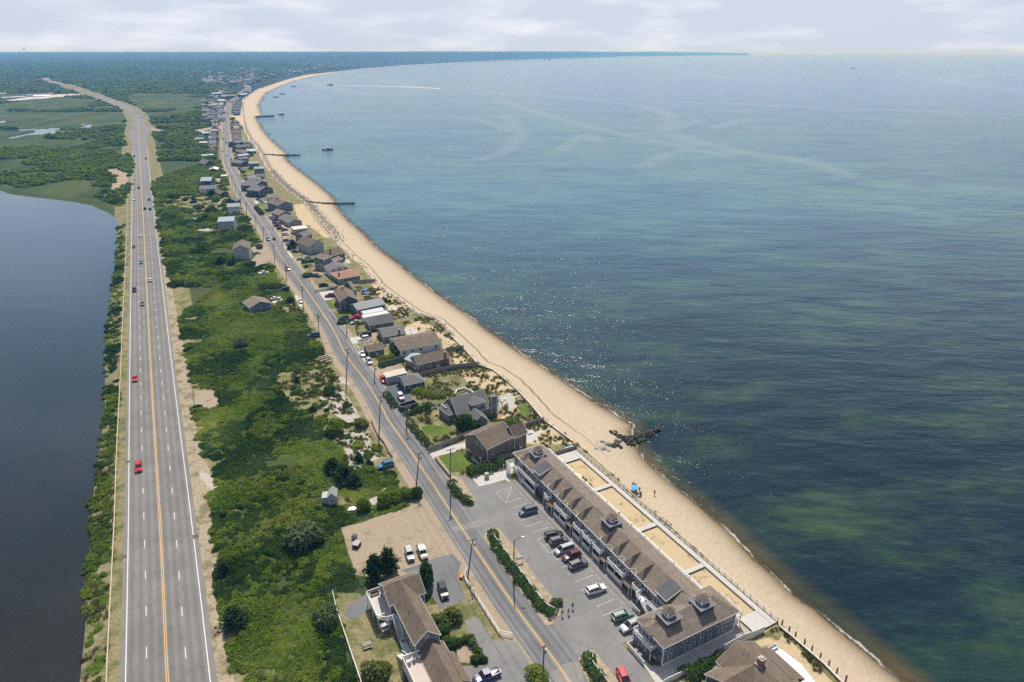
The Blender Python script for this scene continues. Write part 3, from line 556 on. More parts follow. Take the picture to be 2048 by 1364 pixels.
# ---------------------------------------------------------------- roads
def ribbon(name, line, a, b, z, mat, label, cat='road', far=False):
    l = offset(line, a); r = offset(line, b); mb = MB()
    P_ = []
    zs = height(np.array([p[0] for p in line]), np.array([p[1] for p in line])) if far else [0]*len(line)
    zs = [max(0, q) for q in zs]
    for i in range(len(line)-1):
        k = 1+ (line[i][1] > 900)*2+ (line[i][1] > 1700)*60 if far else 1
        z0 = zs[i]+z*k; z1 = zs[i+1]+z*k
        mb.face([(l[i][0], l[i][1], z0), (r[i][0], r[i][1], z0), (r[i+1][0], r[i+1][1], z1), (l[i+1][0], l[i+1][1], z1)])
    o = mb.build(name, mat); return tag(o, label, cat, kind='structure')
def asphalt(name, base, crack=.25, seam=None):
    m, t, b = mat_new(name); pos = N(t, 'ShaderNodeNewGeometry').outputs['Position']
    a = noise(t, .12, 5, .6, pos).outputs[0]; g = noise(t, 9, 3, .7, pos).outputs[0]; s = noise(t, .9, 6, .7, pos).outputs[0]
    r = ramp(t, mth(t, 'ADD', mth(t, 'MULTIPLY', a, .55), mth(t, 'ADD', mth(t, 'MULTIPLY', g, .2), mth(t, 'MULTIPLY', s, .25))), [(.36, [c*.82 for c in base]), (.64, [c*1.18 for c in base])])
    v = N(t, 'ShaderNodeTexVoronoi', feature='DISTANCE_TO_EDGE'); v.inputs['Scale'].default_value = .16
    mp = N(t, 'ShaderNodeVectorMath', operation='ADD'); LK(t, pos, mp.inputs[0]); nn = noise(t, .5, 4, .6, pos); sc = N(t, 'ShaderNodeVectorMath', operation='SCALE'); LK(t, nn.outputs['Color'], sc.inputs[0]); sc.inputs['Scale'].default_value = 3
    LK(t, sc.outputs[0], mp.inputs[1]); LK(t, mp.outputs[0], v.inputs['Vector'])
    cr = ramp(t, v.outputs[0], [(.004, crack), (.012, 0)]).outputs[0]
    pt = N(t, 'ShaderNodeTexVoronoi'); pt.inputs['Scale'].default_value = .07; LK(t, mp.outputs[0], pt.inputs['Vector']); ptc = ramp(t, pt.outputs['Color'], [(0, .93), (1, 1.07)]).outputs[0]
    c = mixc(t, cr, r.outputs[0], [q*.45 for q in base]); c = mixc(t, 1.0, c, ptc, 'MULTIPLY')
    LK(t, c, b.inputs['Base Color']); b.inputs['Roughness'].default_value = .88; b.inputs['Specular IOR Level'].default_value = .3; bump(t, b, g, .4, .01); return m
ASPH_H = asphalt('highway asphalt', (.19,.182,.174), .5); ASPH_S = asphalt('shore road asphalt', (.165,.167,.17), .3); ASPH_L = asphalt('parking lot asphalt', (.205,.20,.195), .5); ASPH_D = asphalt('driveway asphalt', (.15,.155,.16), .5)
WHITE = plain('road paint white', (.62,.62,.60), .7, .12, 3, coord='Object'); YELLOW = plain('road paint yellow', (.66,.40,.10), .7, .12, 3)
def band(pxl, pxr, ys, z, mat, name, label, far=False):
    pass
# highway from its own two edges
hl = [(239.8,1364),(248,1040),(254.5,740),(261.2,460),(263,340),(264,290),(258,275),(249,272.5),(257,268),(263.5,258),(265.5,245),(264,236.6),(253.4,224.3),(225.2,210.2),(193.6,196),(169,185.6),(147.8,180.3),(132,174),(112.6,168.9),(98.5,166.2),(85.3,160),(84.5,156.5)]
hr = [(435,1364),(392,1040),(351,740),(315,460),(299.6,340),(292.5,283),(294,268),(299,261),(303,257),(296,256),(290,250),(288.6,246),(286.8,234.8),(274.5,222.5),(255.1,212),(228.7,201.4),(202.4,192.6),(170.7,184),(147.8,176),(126,167),(100.3,161),(95.9,153.9)]
def quads_from(pl, pr, z, mat, name, label):
    mb = MB()
    ext = [(2*pl[0].x-pl[1].x)*1.0, 0]
    L_ = [pl[0]+(pl[0]-pl[1])*.4]+pl; R_ = [pr[0]+(pr[0]-pr[1])*.4]+pr
    for i in range(len(L_)-1):
        n = max(1, int((L_[i+1]-L_[i]).length/60))
        for j in range(n):
            a = L_[i].lerp(L_[i+1], j/n); b = R_[i].lerp(R_[i+1], j/n); c = R_[i].lerp(R_[i+1], (j+1)/n); d = L_[i].lerp(L_[i+1], (j+1)/n)
            mb.face([(q.x, q.y, q.z+z+(1.0 if q.y > 1500 else 0)) for q in (a, b, c, d)])
    return tag(mb.build(name, mat), label, 'road', kind='structure')
quads_from([PH('o', *p) for p in hl], [PH('o', *p) for p in hr], .03, ASPH_H, 'highway', 'four lane grey highway curving away to the hills')
YN = [p for p in HWC if p[1] < 3000]
def near(l, y): return [p for p in l if p[1] < y]
ribbon('road_marking', near(HWC, 2600), -.24, -.10, .036, YELLOW, 'double yellow centre line of the highway', 'road marking', True)
ribbon('road_marking', near(HWC, 2600), .10, .24, .036, YELLOW, 'double yellow centre line of the highway', 'road marking', True)
def poly_line(px, off): return spline([(P('o', px[0][0], px[0][1]).x+ (P('o', px[0][0], px[0][1]).x-P('o', px[1][0], px[1][1]).x)*.3, P('o', px[0][0], px[0][1]).y+(P('o', px[0][0], px[0][1]).y-P('o', px[1][0], px[1][1]).y)*.3)]+XY([P('o', *q) for q in px]), 4)
WLl = poly_line([(251,1364),(256.9,1040),(259.5,740),(263.4,460),(264.4,340),(265,300)], 0); WLr = poly_line([(420.8,1364),(382.8,1040),(345,740),(311.7,460),(298.7,340),(294,290)], 0)
ribbon('road_marking', WLl, -.10, .10, .036, WHITE, 'solid white edge line of the highway', 'road marking'); ribbon('road_marking', WLr, -.10, .10, .036, WHITE, 'solid white edge line of the highway', 'road marking')
def dashes(line, z, mat):
    mb = MB(); acc = 0.0; on = []
    for i in range(len(line)-1):
        a = Vector(line[i]); b = Vector(line[i+1]); L = (b-a).length
        if (acc % 12.2) < 3.05: on.append((line[i], line[i+1]))
        acc += L
    l = []
    for a, b in on:
        d = Vector((b[0]-a[0], b[1]-a[1])).normalized(); nrm = Vector((d.y, -d.x))*.08
        mb.face([(a[0]-nrm.x, a[1]-nrm.y, z), (a[0]+nrm.x, a[1]+nrm.y, z), (b[0]+nrm.x, b[1]+nrm.y, z), (b[0]-nrm.x, b[1]-nrm.y, z)])
    tag(mb.build('road_marking', mat), 'dashed white lane line of the highway', 'road marking', kind='structure')
def resample(line, step):
    out = [line[0]]; rem = step
    for i in range(len(line)-1):
        a = Vector(line[i]); b = Vector(line[i+1]); L = (b-a).length
        while L >= rem:
            a = a+(b-a).normalized()*rem; out.append((a.x, a.y)); L = (b-a).length; rem = step
        rem -= L
    return out
dl_px = [(293.5,1364),(292,1200),(288,1040),(283,860),(281.5,740),(278,620),(276.5,500),(275,460),(273.6,380),(272,300)]; dr_px = [(376,1364),(362,1200),(349.5,1040),(333,860),(321.5,740),(311,620),(303,500),(299,450),(291,380),(287,320)]
dashes(resample(poly_line(dl_px, 0), 1.0166), .037, WHITE); dashes(resample(poly_line(dr_px, 0), 1.0166), .037, WHITE)
# shore road
ribbon('shore_road', SRC, -3.9, 4.6, .03, ASPH_S, 'two lane grey shore road running along the cottages', far=True)
for a in (-.22, .08): ribbon('road_marking', near(SRC, 1400), a, a+.13, .036, YELLOW, 'double yellow centre line of the shore road', 'road marking')
for a in (-3.25, 3.35): ribbon('road_marking', near(SRC, 500), a, a+.08, .036, plain('worn paint', (.36,.36,.35), .8, .3, 2), 'worn white edge line of the shore road', 'road marking')
def sheet(name, pts, z, mat, label, cat='pavement', thick=0):
    mb = MB()
    if thick: mb.prism([(p[0], p[1]) for p in pts], z-thick, z)
    else:
        from mathutils.geometry import tessellate_polygon
        mb.v = [(p[0], p[1], z) for p in pts]; mb.f = [tuple(q) for q in tessellate_polygon([[Vector(v) for v in mb.v]])]; mb.m = [0]*len(mb.f)
    return tag(mb.build(name, mat), label, cat, kind='structure')
LOT = Z('o',[(897,955),(918,952),(945,957),(957,973),(985,967)]) + [ML(4.05,68), ML(4.05,8), ML(-4.6,8)] + Z('B',[(400,1050),(350,1090),(520,1250),(590,1364),(640,1450),(200,1450)]) + Z('o',[(1150,1380),(1060,1240),(960,1090)])
sheet('parking_lot', LOT, .012, ASPH_L, 'grey asphalt parking lot in front of the long motel', 'parking lot')
sheet('driveway', Z('C',[(700,395),(860,345),(1000,285),(1150,250),(1230,330),(1185,440),(1265,640),(1050,730),(960,600),(930,480)]), .014, ASPH_D, 'asphalt driveway with the black suv beside the shingled house', 'driveway')
sheet('driveway', Z('C',[(1255,830),(1370,805),(1500,1000),(1700,1010),(1790,1150),(1900,1420),(1240,1420),(1225,1330),(1240,1225),(1400,1220),(1440,1200),(1300,950)]), .018, ASPH_L, 'cracked asphalt driveway with the blue pickup', 'driveway')
sheet('driveway', Z('C',[(205,780),(250,700),(430,575),(520,560),(440,700),(350,800),(270,830)]), .014, ASPH_D, 'rounded asphalt pad left of the raised deck', 'driveway')
sheet('driveway', Z('F',[(470,860),(590,800),(660,800),(780,890),(850,1000),(900,1040),(1190,1030),(1190,1070),(900,1080),(880,1130),(700,1200),(640,1110),(500,920)]), .014, asphalt('dark drive', (.10,.11,.125), .3), 'dark asphalt driveway leading to the grey house', 'driveway')
sheet('patio', [ML(17.3,73),ML(19.1,73),ML(19.1,6),ML(17.3,6)], .02, plain('walk concrete', (.36,.32,.27), .8, .15, .7), 'grey brown concrete walk behind the long motel', 'path')
sheet('patio', [ML(18.9,5.8),ML(21.3,5.8),ML(25,-2.4),ML(22.5,-3.6),ML(18.9,-1)], .022, plain('walk concrete', (.36,.32,.27), .8, .15, .7), 'brown concrete terrace at the seaward end of the motel wing', 'path')
sheet('patio', Z('n',[(1360,330),(1600,300),(1740,370),(1790,470),(1740,550),(1600,600),(1430,630),(1400,480)]), .02, plain('grey deck boards', (.40,.37,.33), .8, .15, 1), 'round grey terrace behind the grey shingled house', 'patio')
sheet('patio', Z('n',[(1440,690),(1530,660),(1560,680),(1440,740),(1350,800),(1250,810),(1330,750)]), .02, plain('red brick path', (.34,.15,.10), .85, .25, 2), 'red brick path curving behind the grey shingled house', 'path')
VERGE_M = plain('verge soil', (.33,.27,.18), .95, .45, .8, coord='Object', bumpd=.03)
for lab, pts in (('sandy planted island with hedge between road and parking lot', Z('D',[(510,95),(560,30),(640,30),(700,100),(850,285),(1000,500),(1130,650),(1185,700),(1175,780),(1110,865),(1050,880),(950,730),(800,540),(640,300),(520,130)])),
                 ('small planted island at the far entrance of the parking lot', Z('E',[(1495,600),(1545,560),(1640,600),(1700,700),(1775,800),(1750,860),(1680,880),(1600,800),(1540,700)])),
                 ('planted island at the near entrance of the parking lot', Z('D',[(1330,1150),(1390,1100),(1470,1085),(1530,1170),(1640,1300),(1720,1420),(1440,1420),(1340,1210)]))):
    sheet('traffic_island', pts, .10, VERGE_M, lab, 'traffic island', .1)
STALL = plain('stall line paint', (.52,.50,.46), .8, .2, 3)
mb = MB()
for k in range(0, 24):
    e2 = 66.0-k*2.78
    if e2 < 9: break
    if 2 <= k <= 20:
        a = Vector(ML(-2.4, e2)); b = Vector(ML(2.5, e2)); d = (b-a).normalized()*.06; n = Vector((d.y, -d.x)); mb.face([(a.x-n.x, a.y-n.y, .02), (a.x+n.x, a.y+n.y, .02), (b.x+n.x, b.y+n.y, .02), (b.x-n.x, b.y-n.y, .02)])
for (a, b) in (((-2.4,66),(2.5,66)), ((-2.4,66),(-2.4,60.4)), ((2.5,66),(-2.4,60.4)), ((-2.4,60.4),(2.5,60.4)), ((-2.4,43.8),(-2.4,38.2))):
    a = Vector(ML(*a)); b = Vector(ML(*b)); d = (b-a).normalized()*.05; n = Vector((d.y, -d.x)); mb.face([(a.x-n.x, a.y-n.y, .024), (a.x+n.x, a.y+n.y, .024), (b.x+n.x, b.y+n.y, .024), (b.x-n.x, b.y-n.y, .024)])
tag(mb.build('road_marking', STALL), 'pale parking stall lines in front of the motel', 'road marking', kind='structure')

TRK = plain('tyre polished track', (.150,.142,.135), .8, .18, .35, coord='Object'); TRK.blend_method = 'HASHED' if hasattr(TRK, 'blend_method') else None
_t = TRK.node_tree; _n = noise(_t, .5, 5, .7, N(_t, 'ShaderNodeNewGeometry').outputs['Position']).outputs[0]; LK(_t, ramp(_t, _n, [(.2, .06), (.8, .26)]).outputs[0], _t.nodes['Principled BSDF'].inputs['Alpha'])
for a in (-6.2,-4.4,-2.6,-.95,.95,2.6,4.4,6.1): ribbon('tyre_track', near(HWC, 700), a-.42, a+.42, .033, TRK, 'darker wheel track worn along a highway lane', 'wheel track')
for a in (-2.6,-1.1,1.1,2.6): ribbon('tyre_track', near(SRC, 400), a-.3, a+.3, .033, TRK, 'darker wheel track worn along the shore road', 'wheel track')

sheet('asphalt_patch', Z('E',[(1520,1085),(1720,1035),(1920,980),(2020,1010),(1960,1045),(1760,1090),(1560,1135)]), .0335, plain('pale asphalt repair', (.22,.21,.20), .9, .2, .8), 'pale repair strip across the shore road at the lot entrance', 'road patch')
sheet('asphalt_patch', Z('D',[(1080,1290),(1230,1200),(1330,1190),(1390,1364),(1300,1420),(1160,1420)]), .0335, plain('pale asphalt repair', (.22,.21,.20), .9, .2, .8), 'pale patch in the shore road at the bottom edge', 'road patch')
for g_, (k, pts, lab) in enumerate((('O',[(990,130),(1038,118),(1042,148),(996,160)],'rusty drain grate at the right edge line of the highway'),('N',[(440,806),(478,796),(480,815),(442,823)],'rusty drain grate at the left edge line of the highway'),('O',[(395,298),(435,292),(437,318),(400,325)],'drain grate at the left shoulder near the bottom of the highway'))):
    mb = MB(); mb.face([(x, y, .045) for x, y in Z(k, pts)]); tag(mb.build('drain_grate', plain('rusty grate', (.10,.07,.055), .8, .3, 4)), lab, 'drain')
# ---------------------------------------------------------------- haze
def build_haze():
    mb = MB(); mb.box(-36000, 42000, -60, 41000, -9, 121); m = bpy.data.materials.new('haze'); m.use_nodes = True; t = m.node_tree; t.nodes.clear()
    o = N(t, 'ShaderNodeOutputMaterial'); v = N(t, 'ShaderNodeVolumePrincipled'); v.inputs['Color'].default_value = (.13,.43,1.0,1); v.inputs['Absorption Color'].default_value = (1,1,1,1); v.inputs['Density'].default_value = HAZE_D; v.inputs['Anisotropy'].default_value = .15
    LK(t, v.outputs[0], o.inputs['Volume']); m.cycles.volume_sampling = 'DISTANCE'; tag(mb.build('haze', m), 'thin blue sea haze over the land and water', 'haze', kind='stuff')
HAZE_D = 1.25e-4
build_haze()

# ---------------------------------------------------------------- foliage
def leaf_mat(name, stops, patchy=.5):
    m, t, b = mat_new(name); oi = N(t, 'ShaderNodeObjectInfo'); pos = N(t, 'ShaderNodeNewGeometry').outputs['Position']
    p = noise(t, .045, 4, .6, pos).outputs[0]; q = noise(t, 1.1, 3, .6, pos).outputs[0]
    a = mth(t, 'ADD', mth(t, 'MULTIPLY', oi.outputs['Random'], .18), mth(t, 'ADD', mth(t, 'MULTIPLY', p, patchy), mth(t, 'MULTIPLY', q, .30)))
    r = ramp(t, a, stops); LK(t, r.outputs[0], b.inputs['Base Color']); b.inputs['Roughness'].default_value = .7; b.inputs['Specular IOR Level'].default_value = .12
    o = t.nodes['Material Output']; tr = N(t, 'ShaderNodeBsdfTranslucent'); LK(t, mixc(t, 1.0, r.outputs[0], (1.25,1.5,.7), 'MULTIPLY'), tr.inputs[0]); mx = N(t, 'ShaderNodeMixShader', i_0=.30)
    LK(t, b.outputs[0], mx.inputs[1]); LK(t, tr.outputs[0], mx.inputs[2]); LK(t, mx.outputs[0], o.inputs[0]); return m
SCRUBM = leaf_mat('scrub leaves', [(.26, (.030,.062,.009)), (.40, (.066,.120,.014)), (.52, (.112,.175,.019)), (.64, (.155,.22,.026)), (.80, (.23,.26,.04))], .80)
PINEM = leaf_mat('pine needles', [(.25, (.020,.045,.012)), (.5, (.038,.075,.018)), (.8, (.065,.105,.025))])
HEDGEM = leaf_mat('hedge leaves', [(.25, (.028,.062,.012)), (.5, (.055,.108,.018)), (.8, (.10,.15,.028))])
GREYM = leaf_mat('grey green leaves', [(.25, (.055,.085,.032)), (.5, (.10,.135,.055)), (.8, (.17,.19,.09))])
YELM = leaf_mat('yellow green leaves', [(.25, (.07,.10,.02)), (.5, (.13,.15,.025)), (.8, (.22,.22,.04))])
REEDM = leaf_mat('reed leaves', [(.25, (.045,.070,.018)), (.5, (.075,.11,.026)), (.8, (.12,.14,.04))])
BARK = plain('bark', (.12,.095,.07), .9, .3, 4)
def crown_mesh(name, mat, lobes, leaves, size, seed, flat=.75, spiky=0.0, spread=1.0):
    """leaf sized faces scattered through a cluster of rounded lobes; unit crown radius about 1"""
    g = np.random.default_rng(seed); V = []; F = []
    for l in range(lobes):
        th = g.uniform(0, 2*math.pi); rr = spread*.58*math.sqrt(g.uniform(0, 1)) if l else 0; c = np.array([rr*math.cos(th), rr*math.sin(th), g.uniform(.25, .62)*flat*(1.25-rr*.7)]); R_ = g.uniform(.32, .52)*(1 if l else 1.15)
        n = leaves//lobes; d = g.normal(size=(n, 3)); d /= np.linalg.norm(d, axis=1)[:, None]; d[:, 2] = np.where(d[:, 2] < -.35, -d[:, 2], d[:, 2])
        rad = R_*g.uniform(.72, 1.08+spiky, n)*(1+.15*np.sin(d[:, 0]*9+l)*np.cos(d[:, 1]*8)); pos = c+d*rad[:, None]*np.array([1, 1, flat])
        pos[:, 2] = np.maximum(pos[:, 2], .02)
        nm = d+g.normal(size=(n, 3))*.55; nm[:, 2] += .25; nm /= np.linalg.norm(nm, axis=1)[:, None]
        a = np.cross(nm, g.normal(size=(n, 3))); a /= np.linalg.norm(a, axis=1)[:, None]; b = np.cross(nm, a); s = size*g.uniform(.6, 1.4, n)[:, None]
        base = sum(len(v) for v in V)
        V.append(np.stack([pos-a*s-b*s*.55, pos+a*s-b*s*.55, pos+a*s*.8+b*s*.55, pos-a*s*.8+b*s*.55], 1).reshape(-1, 3)); k = np.arange(n)*4+base
        F.append(np.stack([k, k+1, k+2, k+3], 1))
    return mesh_np(name, np.concatenate(V), np.concatenate(F), mat)
def pine_mesh(name, mat, seed, leaves=900):
    """needle tufts on whorls of rising branches"""
    g = np.random.default_rng(seed); P0 = []; 
    for w in range(9):
        h = .12+.78*w/8; r = (1-h)*.95+.12; nb = 7
        for k in range(nb):
            th = g.uniform(0, 6.283); L_ = r*g.uniform(.65, 1.15)
            for s in np.linspace(.3, 1, 6): P0.append((L_*s*math.cos(th), L_*s*math.sin(th), h*1.6+.22*s*L_+g.uniform(-.05, .05)))
    P0 = np.array(P0); n = leaves*2; idx = g.integers(0, len(P0), n); pos = P0[idx]+g.normal(size=(n, 3))*.09; pos[:, 2] = np.maximum(pos[:, 2], .05)
    nm = g.normal(size=(n, 3)); nm[:, 2] += .5; nm /= np.linalg.norm(nm, axis=1)[:, None]; a = np.cross(nm, g.normal(size=(n, 3))); a /= np.linalg.norm(a, axis=1)[:, None]; b = np.cross(nm, a); s = .075*g.uniform(.6, 1.4, n)[:, None]
    V = np.stack([pos-a*s-b*s*.5, pos+a*s-b*s*.5, pos+a*s+b*s*.5, pos-a*s+b*s*.5], 1).reshape(-1, 3); k = np.arange(n)*4
    return mesh_np(name, V, np.stack([k, k+1, k+2, k+3], 1), mat)
def hidden_obj(name, me): o = bpy.data.objects.new(name, me); return o
def instancer(name, pts, sc, rz, var, coll, label, cat='scrub', zs=None):
    me = bpy.data.meshes.new(name); n = len(pts); me.vertices.add(n); me.vertices.foreach_set('co', np.ascontiguousarray(pts, np.float32).ravel())
    attr(me, 'sc', sc); attr(me, 'rz', rz); attr(me, 'zs', zs if zs is not None else np.ones(n)*1.0)
    a = me.attributes.new('vi', 'INT', 'POINT'); a.data.foreach_set('value', np.ascontiguousarray(var, np.int32))
    o = bpy.data.objects.new(name, me); COL.objects.link(o)
    ng = bpy.data.node_groups.new(name, 'GeometryNodeTree'); ng.interface.new_socket('Geometry', in_out='INPUT', socket_type='NodeSocketGeometry'); ng.interface.new_socket('Geometry', in_out='OUTPUT', socket_type='NodeSocketGeometry')
    gi = ng.nodes.new('NodeGroupInput'); go = ng.nodes.new('NodeGroupOutput'); ip = ng.nodes.new('GeometryNodeInstanceOnPoints'); ci = ng.nodes.new('GeometryNodeCollectionInfo')
    ci.inputs['Collection'].default_value = coll; ci.inputs['Separate Children'].default_value = True; ci.inputs['Reset Children'].default_value = True
    def na(nm, ty):
        q = ng.nodes.new('GeometryNodeInputNamedAttribute'); q.data_type = ty; q.inputs['Name'].default_value = nm; return q.outputs[0]
    ng.links.new(gi.outputs[0], ip.inputs['Points']); ng.links.new(ci.outputs[0], ip.inputs['Instance']); ip.inputs['Pick Instance'].default_value = True; ng.links.new(na('vi', 'INT'), ip.inputs['Instance Index'])
    cx = ng.nodes.new('ShaderNodeCombineXYZ'); ng.links.new(na('rz', 'FLOAT'), cx.inputs[2]); ng.links.new(cx.outputs[0], ip.inputs['Rotation'])
    c2 = ng.nodes.new('ShaderNodeCombineXYZ'); s_ = na('sc', 'FLOAT'); ng.links.new(s_, c2.inputs[0]); ng.links.new(s_, c2.inputs[1]); mm = ng.nodes.new('ShaderNodeMath'); mm.operation = 'MULTIPLY'; ng.links.new(s_, mm.inputs[0]); ng.links.new(na('zs', 'FLOAT'), mm.inputs[1]); ng.links.new(mm.outputs[0], c2.inputs[2])
    ng.links.new(c2.outputs[0], ip.inputs['Scale']); ng.links.new(ip.outputs[0], go.inputs[0])
    md = o.modifiers.new('scatter', 'NODES'); md.node_group = ng; return tag(o, label, cat, kind='stuff')
SRCC = bpy.data.collections.new('leaf clumps')      # not linked to the scene: only used as instances
SCRUBD = leaf_mat('dark scrub leaves', [(.28, (.018,.042,.010)), (.5, (.036,.078,.014)), (.72, (.07,.12,.02))], .7)
for i in range(6): SRCC.objects.link(hidden_obj('clump%02d' % i, crown_mesh('clump', SCRUBM if i < 4 else SCRUBD, 11+i % 3, 1000, .095, 40+i, .50+.07*(i % 3), spread=1.45)))
SRC2 = bpy.data.collections.new('far clumps')
for i in range(5): SRC2.objects.link(hidden_obj('farclump%02d' % i, crown_mesh('farclump', SCRUBM, 5, 220, .20, 80+i, .85)))
SRC3 = bpy.data.collections.new('tufts')
def tuft_mesh(seed, mat, n=46, h=.5):
    g = np.random.default_rng(seed); V = []; F = []
    for i in range(n):
        th = g.uniform(0, 6.28); r = g.uniform(0, .45); x, y = r*math.cos(th), r*math.sin(th); lx, ly = g.normal()*.22, g.normal()*.22; hh = h*g.uniform(.5, 1.2); w = .045; c, s_ = math.cos(th+1), math.sin(th+1); b = len(V)
        V += [(x-w*c, y-w*s_, 0), (x+w*c, y+w*s_, 0), (x+lx+w*.3*c, y+ly+w*.3*s_, hh), (x+lx-w*.3*c, y+ly-w*.3*s_, hh)]; F.append((b, b+1, b+2, b+3))
    return mesh_np('tuft', np.array(V), np.array(F), mat)
DRYM = leaf_mat('dry grass', [(.25, (.10,.095,.035)), (.5, (.20,.17,.08)), (.8, (.32,.27,.16))])
for i in range(3): SRC3.objects.link(hidden_obj('tuft%02d' % i, tuft_mesh(i, DRYM if i else REEDM)))
BUILT = []       # footprints (x, y, radius) that plants keep off
# ---------------------------------------------------------------- building kit
WT = plain('white trim', (.74,.74,.73), .5, .06, 2)
GLS = glass()
WMAT = dict(grey=shingle('grey shingles', (.20,.195,.19), .18), cedar=shingle('weathered cedar', (.215,.175,.14), .18), dark=shingle('dark grey walls', (.085,.095,.11), .18), blue=shingle('blue grey walls', (.13,.17,.21), .18),
  white=shingle('white clapboard', (.66,.68,.70), .14, .05), tan=shingle('tan walls', (.36,.27,.20), .18), green=shingle('green walls', (.11,.21,.18), .16), pale=shingle('pale grey walls', (.38,.40,.41), .16, .12), slate=shingle('slate blue walls', (.17,.19,.225), .16))
RMAT = dict(brown=shingle('brown roof', (.175,.135,.10), .14, .32), taupe=shingle('taupe roof', (.215,.175,.14), .14, .3), grey=shingle('grey roof', (.165,.165,.165), .14, .2), dark=shingle('dark roof', (.11,.115,.12), .14, .2), light=shingle('light grey roof', (.31,.32,.33), .14, .1),
  red=shingle('reddish roof', (.34,.19,.125), .14, .2), white=plain('white roof', (.52,.51,.48), .6, .12, .6), blue=plain('pale blue roof', (.27,.33,.39), .6, .1, .6), beige=plain('beige roof', (.55,.47,.38), .7, .1, .6), metal=plain('grey metal roof', (.33,.36,.39), .4, .1, .6))
BRICK = shingle('red bricks', (.30,.12,.085), .08, .3); DARKM = plain('dark metal', (.03,.03,.035), .4, .2, 3); WOODG = plain('weathered wood', (.30,.27,.23), .85, .25, 1.5); DECKM = plain('deck boards', (.50,.47,.44), .8, .12, 1.2)
WOODB = plain('brown wood', (.22,.12,.07), .8, .25, 2); CONC = plain('concrete', (.44,.42,.38), .85, .15, 1); STONE = plain('pale stone', (.45,.42,.38), .85, .35, 1.5); FENCEM = shingle('grey fence boards', (.27,.25,.225), 3, .2)
MESHC = {}
def win_mesh(w, h, door=False):
    key = (round(w, 2), round(h, 2), door)
    if key not in MESHC:
        f = MB(); t = .09
        f.box(-w/2-t, w/2+t, -.05, .0, -t, 0); f.box(-w/2-t, w/2+t, -.05, .0, h, h+t); f.box(-w/2-t, -w/2, -.05, .0, 0, h); f.box(w/2, w/2+t, -.05, .0, 0, h)
        if door: f.box(-w/2, w/2, -.045, 0, 0, h*.45)
        else: f.box(-w/2, w/2, -.045, 0, h/2-.03, h/2+.03)
        p = MB(); p.box(-w/2+.003, w/2-.003, -.028, .0, .003, h-.003)
        MESHC[key] = (f.mesh('window', WT), p.mesh('pane', GLS))
        c = MB(); c.v = f.v+p.v; c.f = f.f+[tuple(i+len(f.v) for i in q) for q in p.f]; c.m = [0]*len(f.f)+[1]*len(p.f); MESHC[key+('c',)] = c.mesh('window', [WT, GLS])
    return key
def put(name, me, parent, M):
    o = bpy.data.objects.new(name, me); COL.objects.link(o); o.parent = parent; o.matrix_basis = M; return o
class House:
    def __init__(s, name, label, cat, M, group=None):
        s.M = M; s.root = thing(name, label, cat, M.translation, M.to_euler().z, group); s.inv = M.inverted()
    def add(s, mb, name, mat, M=None, parent=None, bevel=0):
        o = mb.build(name, mat, parent or s.root, bevel)
        if o is not None and M is not None: o.matrix_basis = s.inv @ M
        return o
    def window(s, M, x, y, z, ang, w=.95, h=1.25, detail=True, door=False):
        key = win_mesh(w, h, door); W_ = s.inv @ M @ Matrix.Translation((x, y, z)) @ Matrix.Rotation(ang, 4, 'Z'); nm = 'door' if door else 'window'
        if detail: f = put(nm, MESHC[key][0], s.root, W_); put('pane', MESHC[key][1], f, Matrix.Identity(4))
        else: put(nm, MESHC[key+('c',)], s.root, W_)
def frame(A, B, Rp):
    """A, B, Rp world points: returns matrix with origin at A (or B), x along A-B, y towards Rp"""
    a = Vector((A.x, A.y)); b = Vector((B.x, B.y)); r = Vector((Rp.x, Rp.y)); d = (b-a); n = Vector((-d.y, d.x)).normalized(); s = (r-a).dot(n)
    if s < 0: a, b = b, a; d = -d; s = -s
    return a, b, d, s
def fmat(o, dirv, z=0): return Matrix.Translation((o.x, o.y, z)) @ Matrix.Rotation(math.atan2(dirv.y, dirv.x), 4, 'Z')
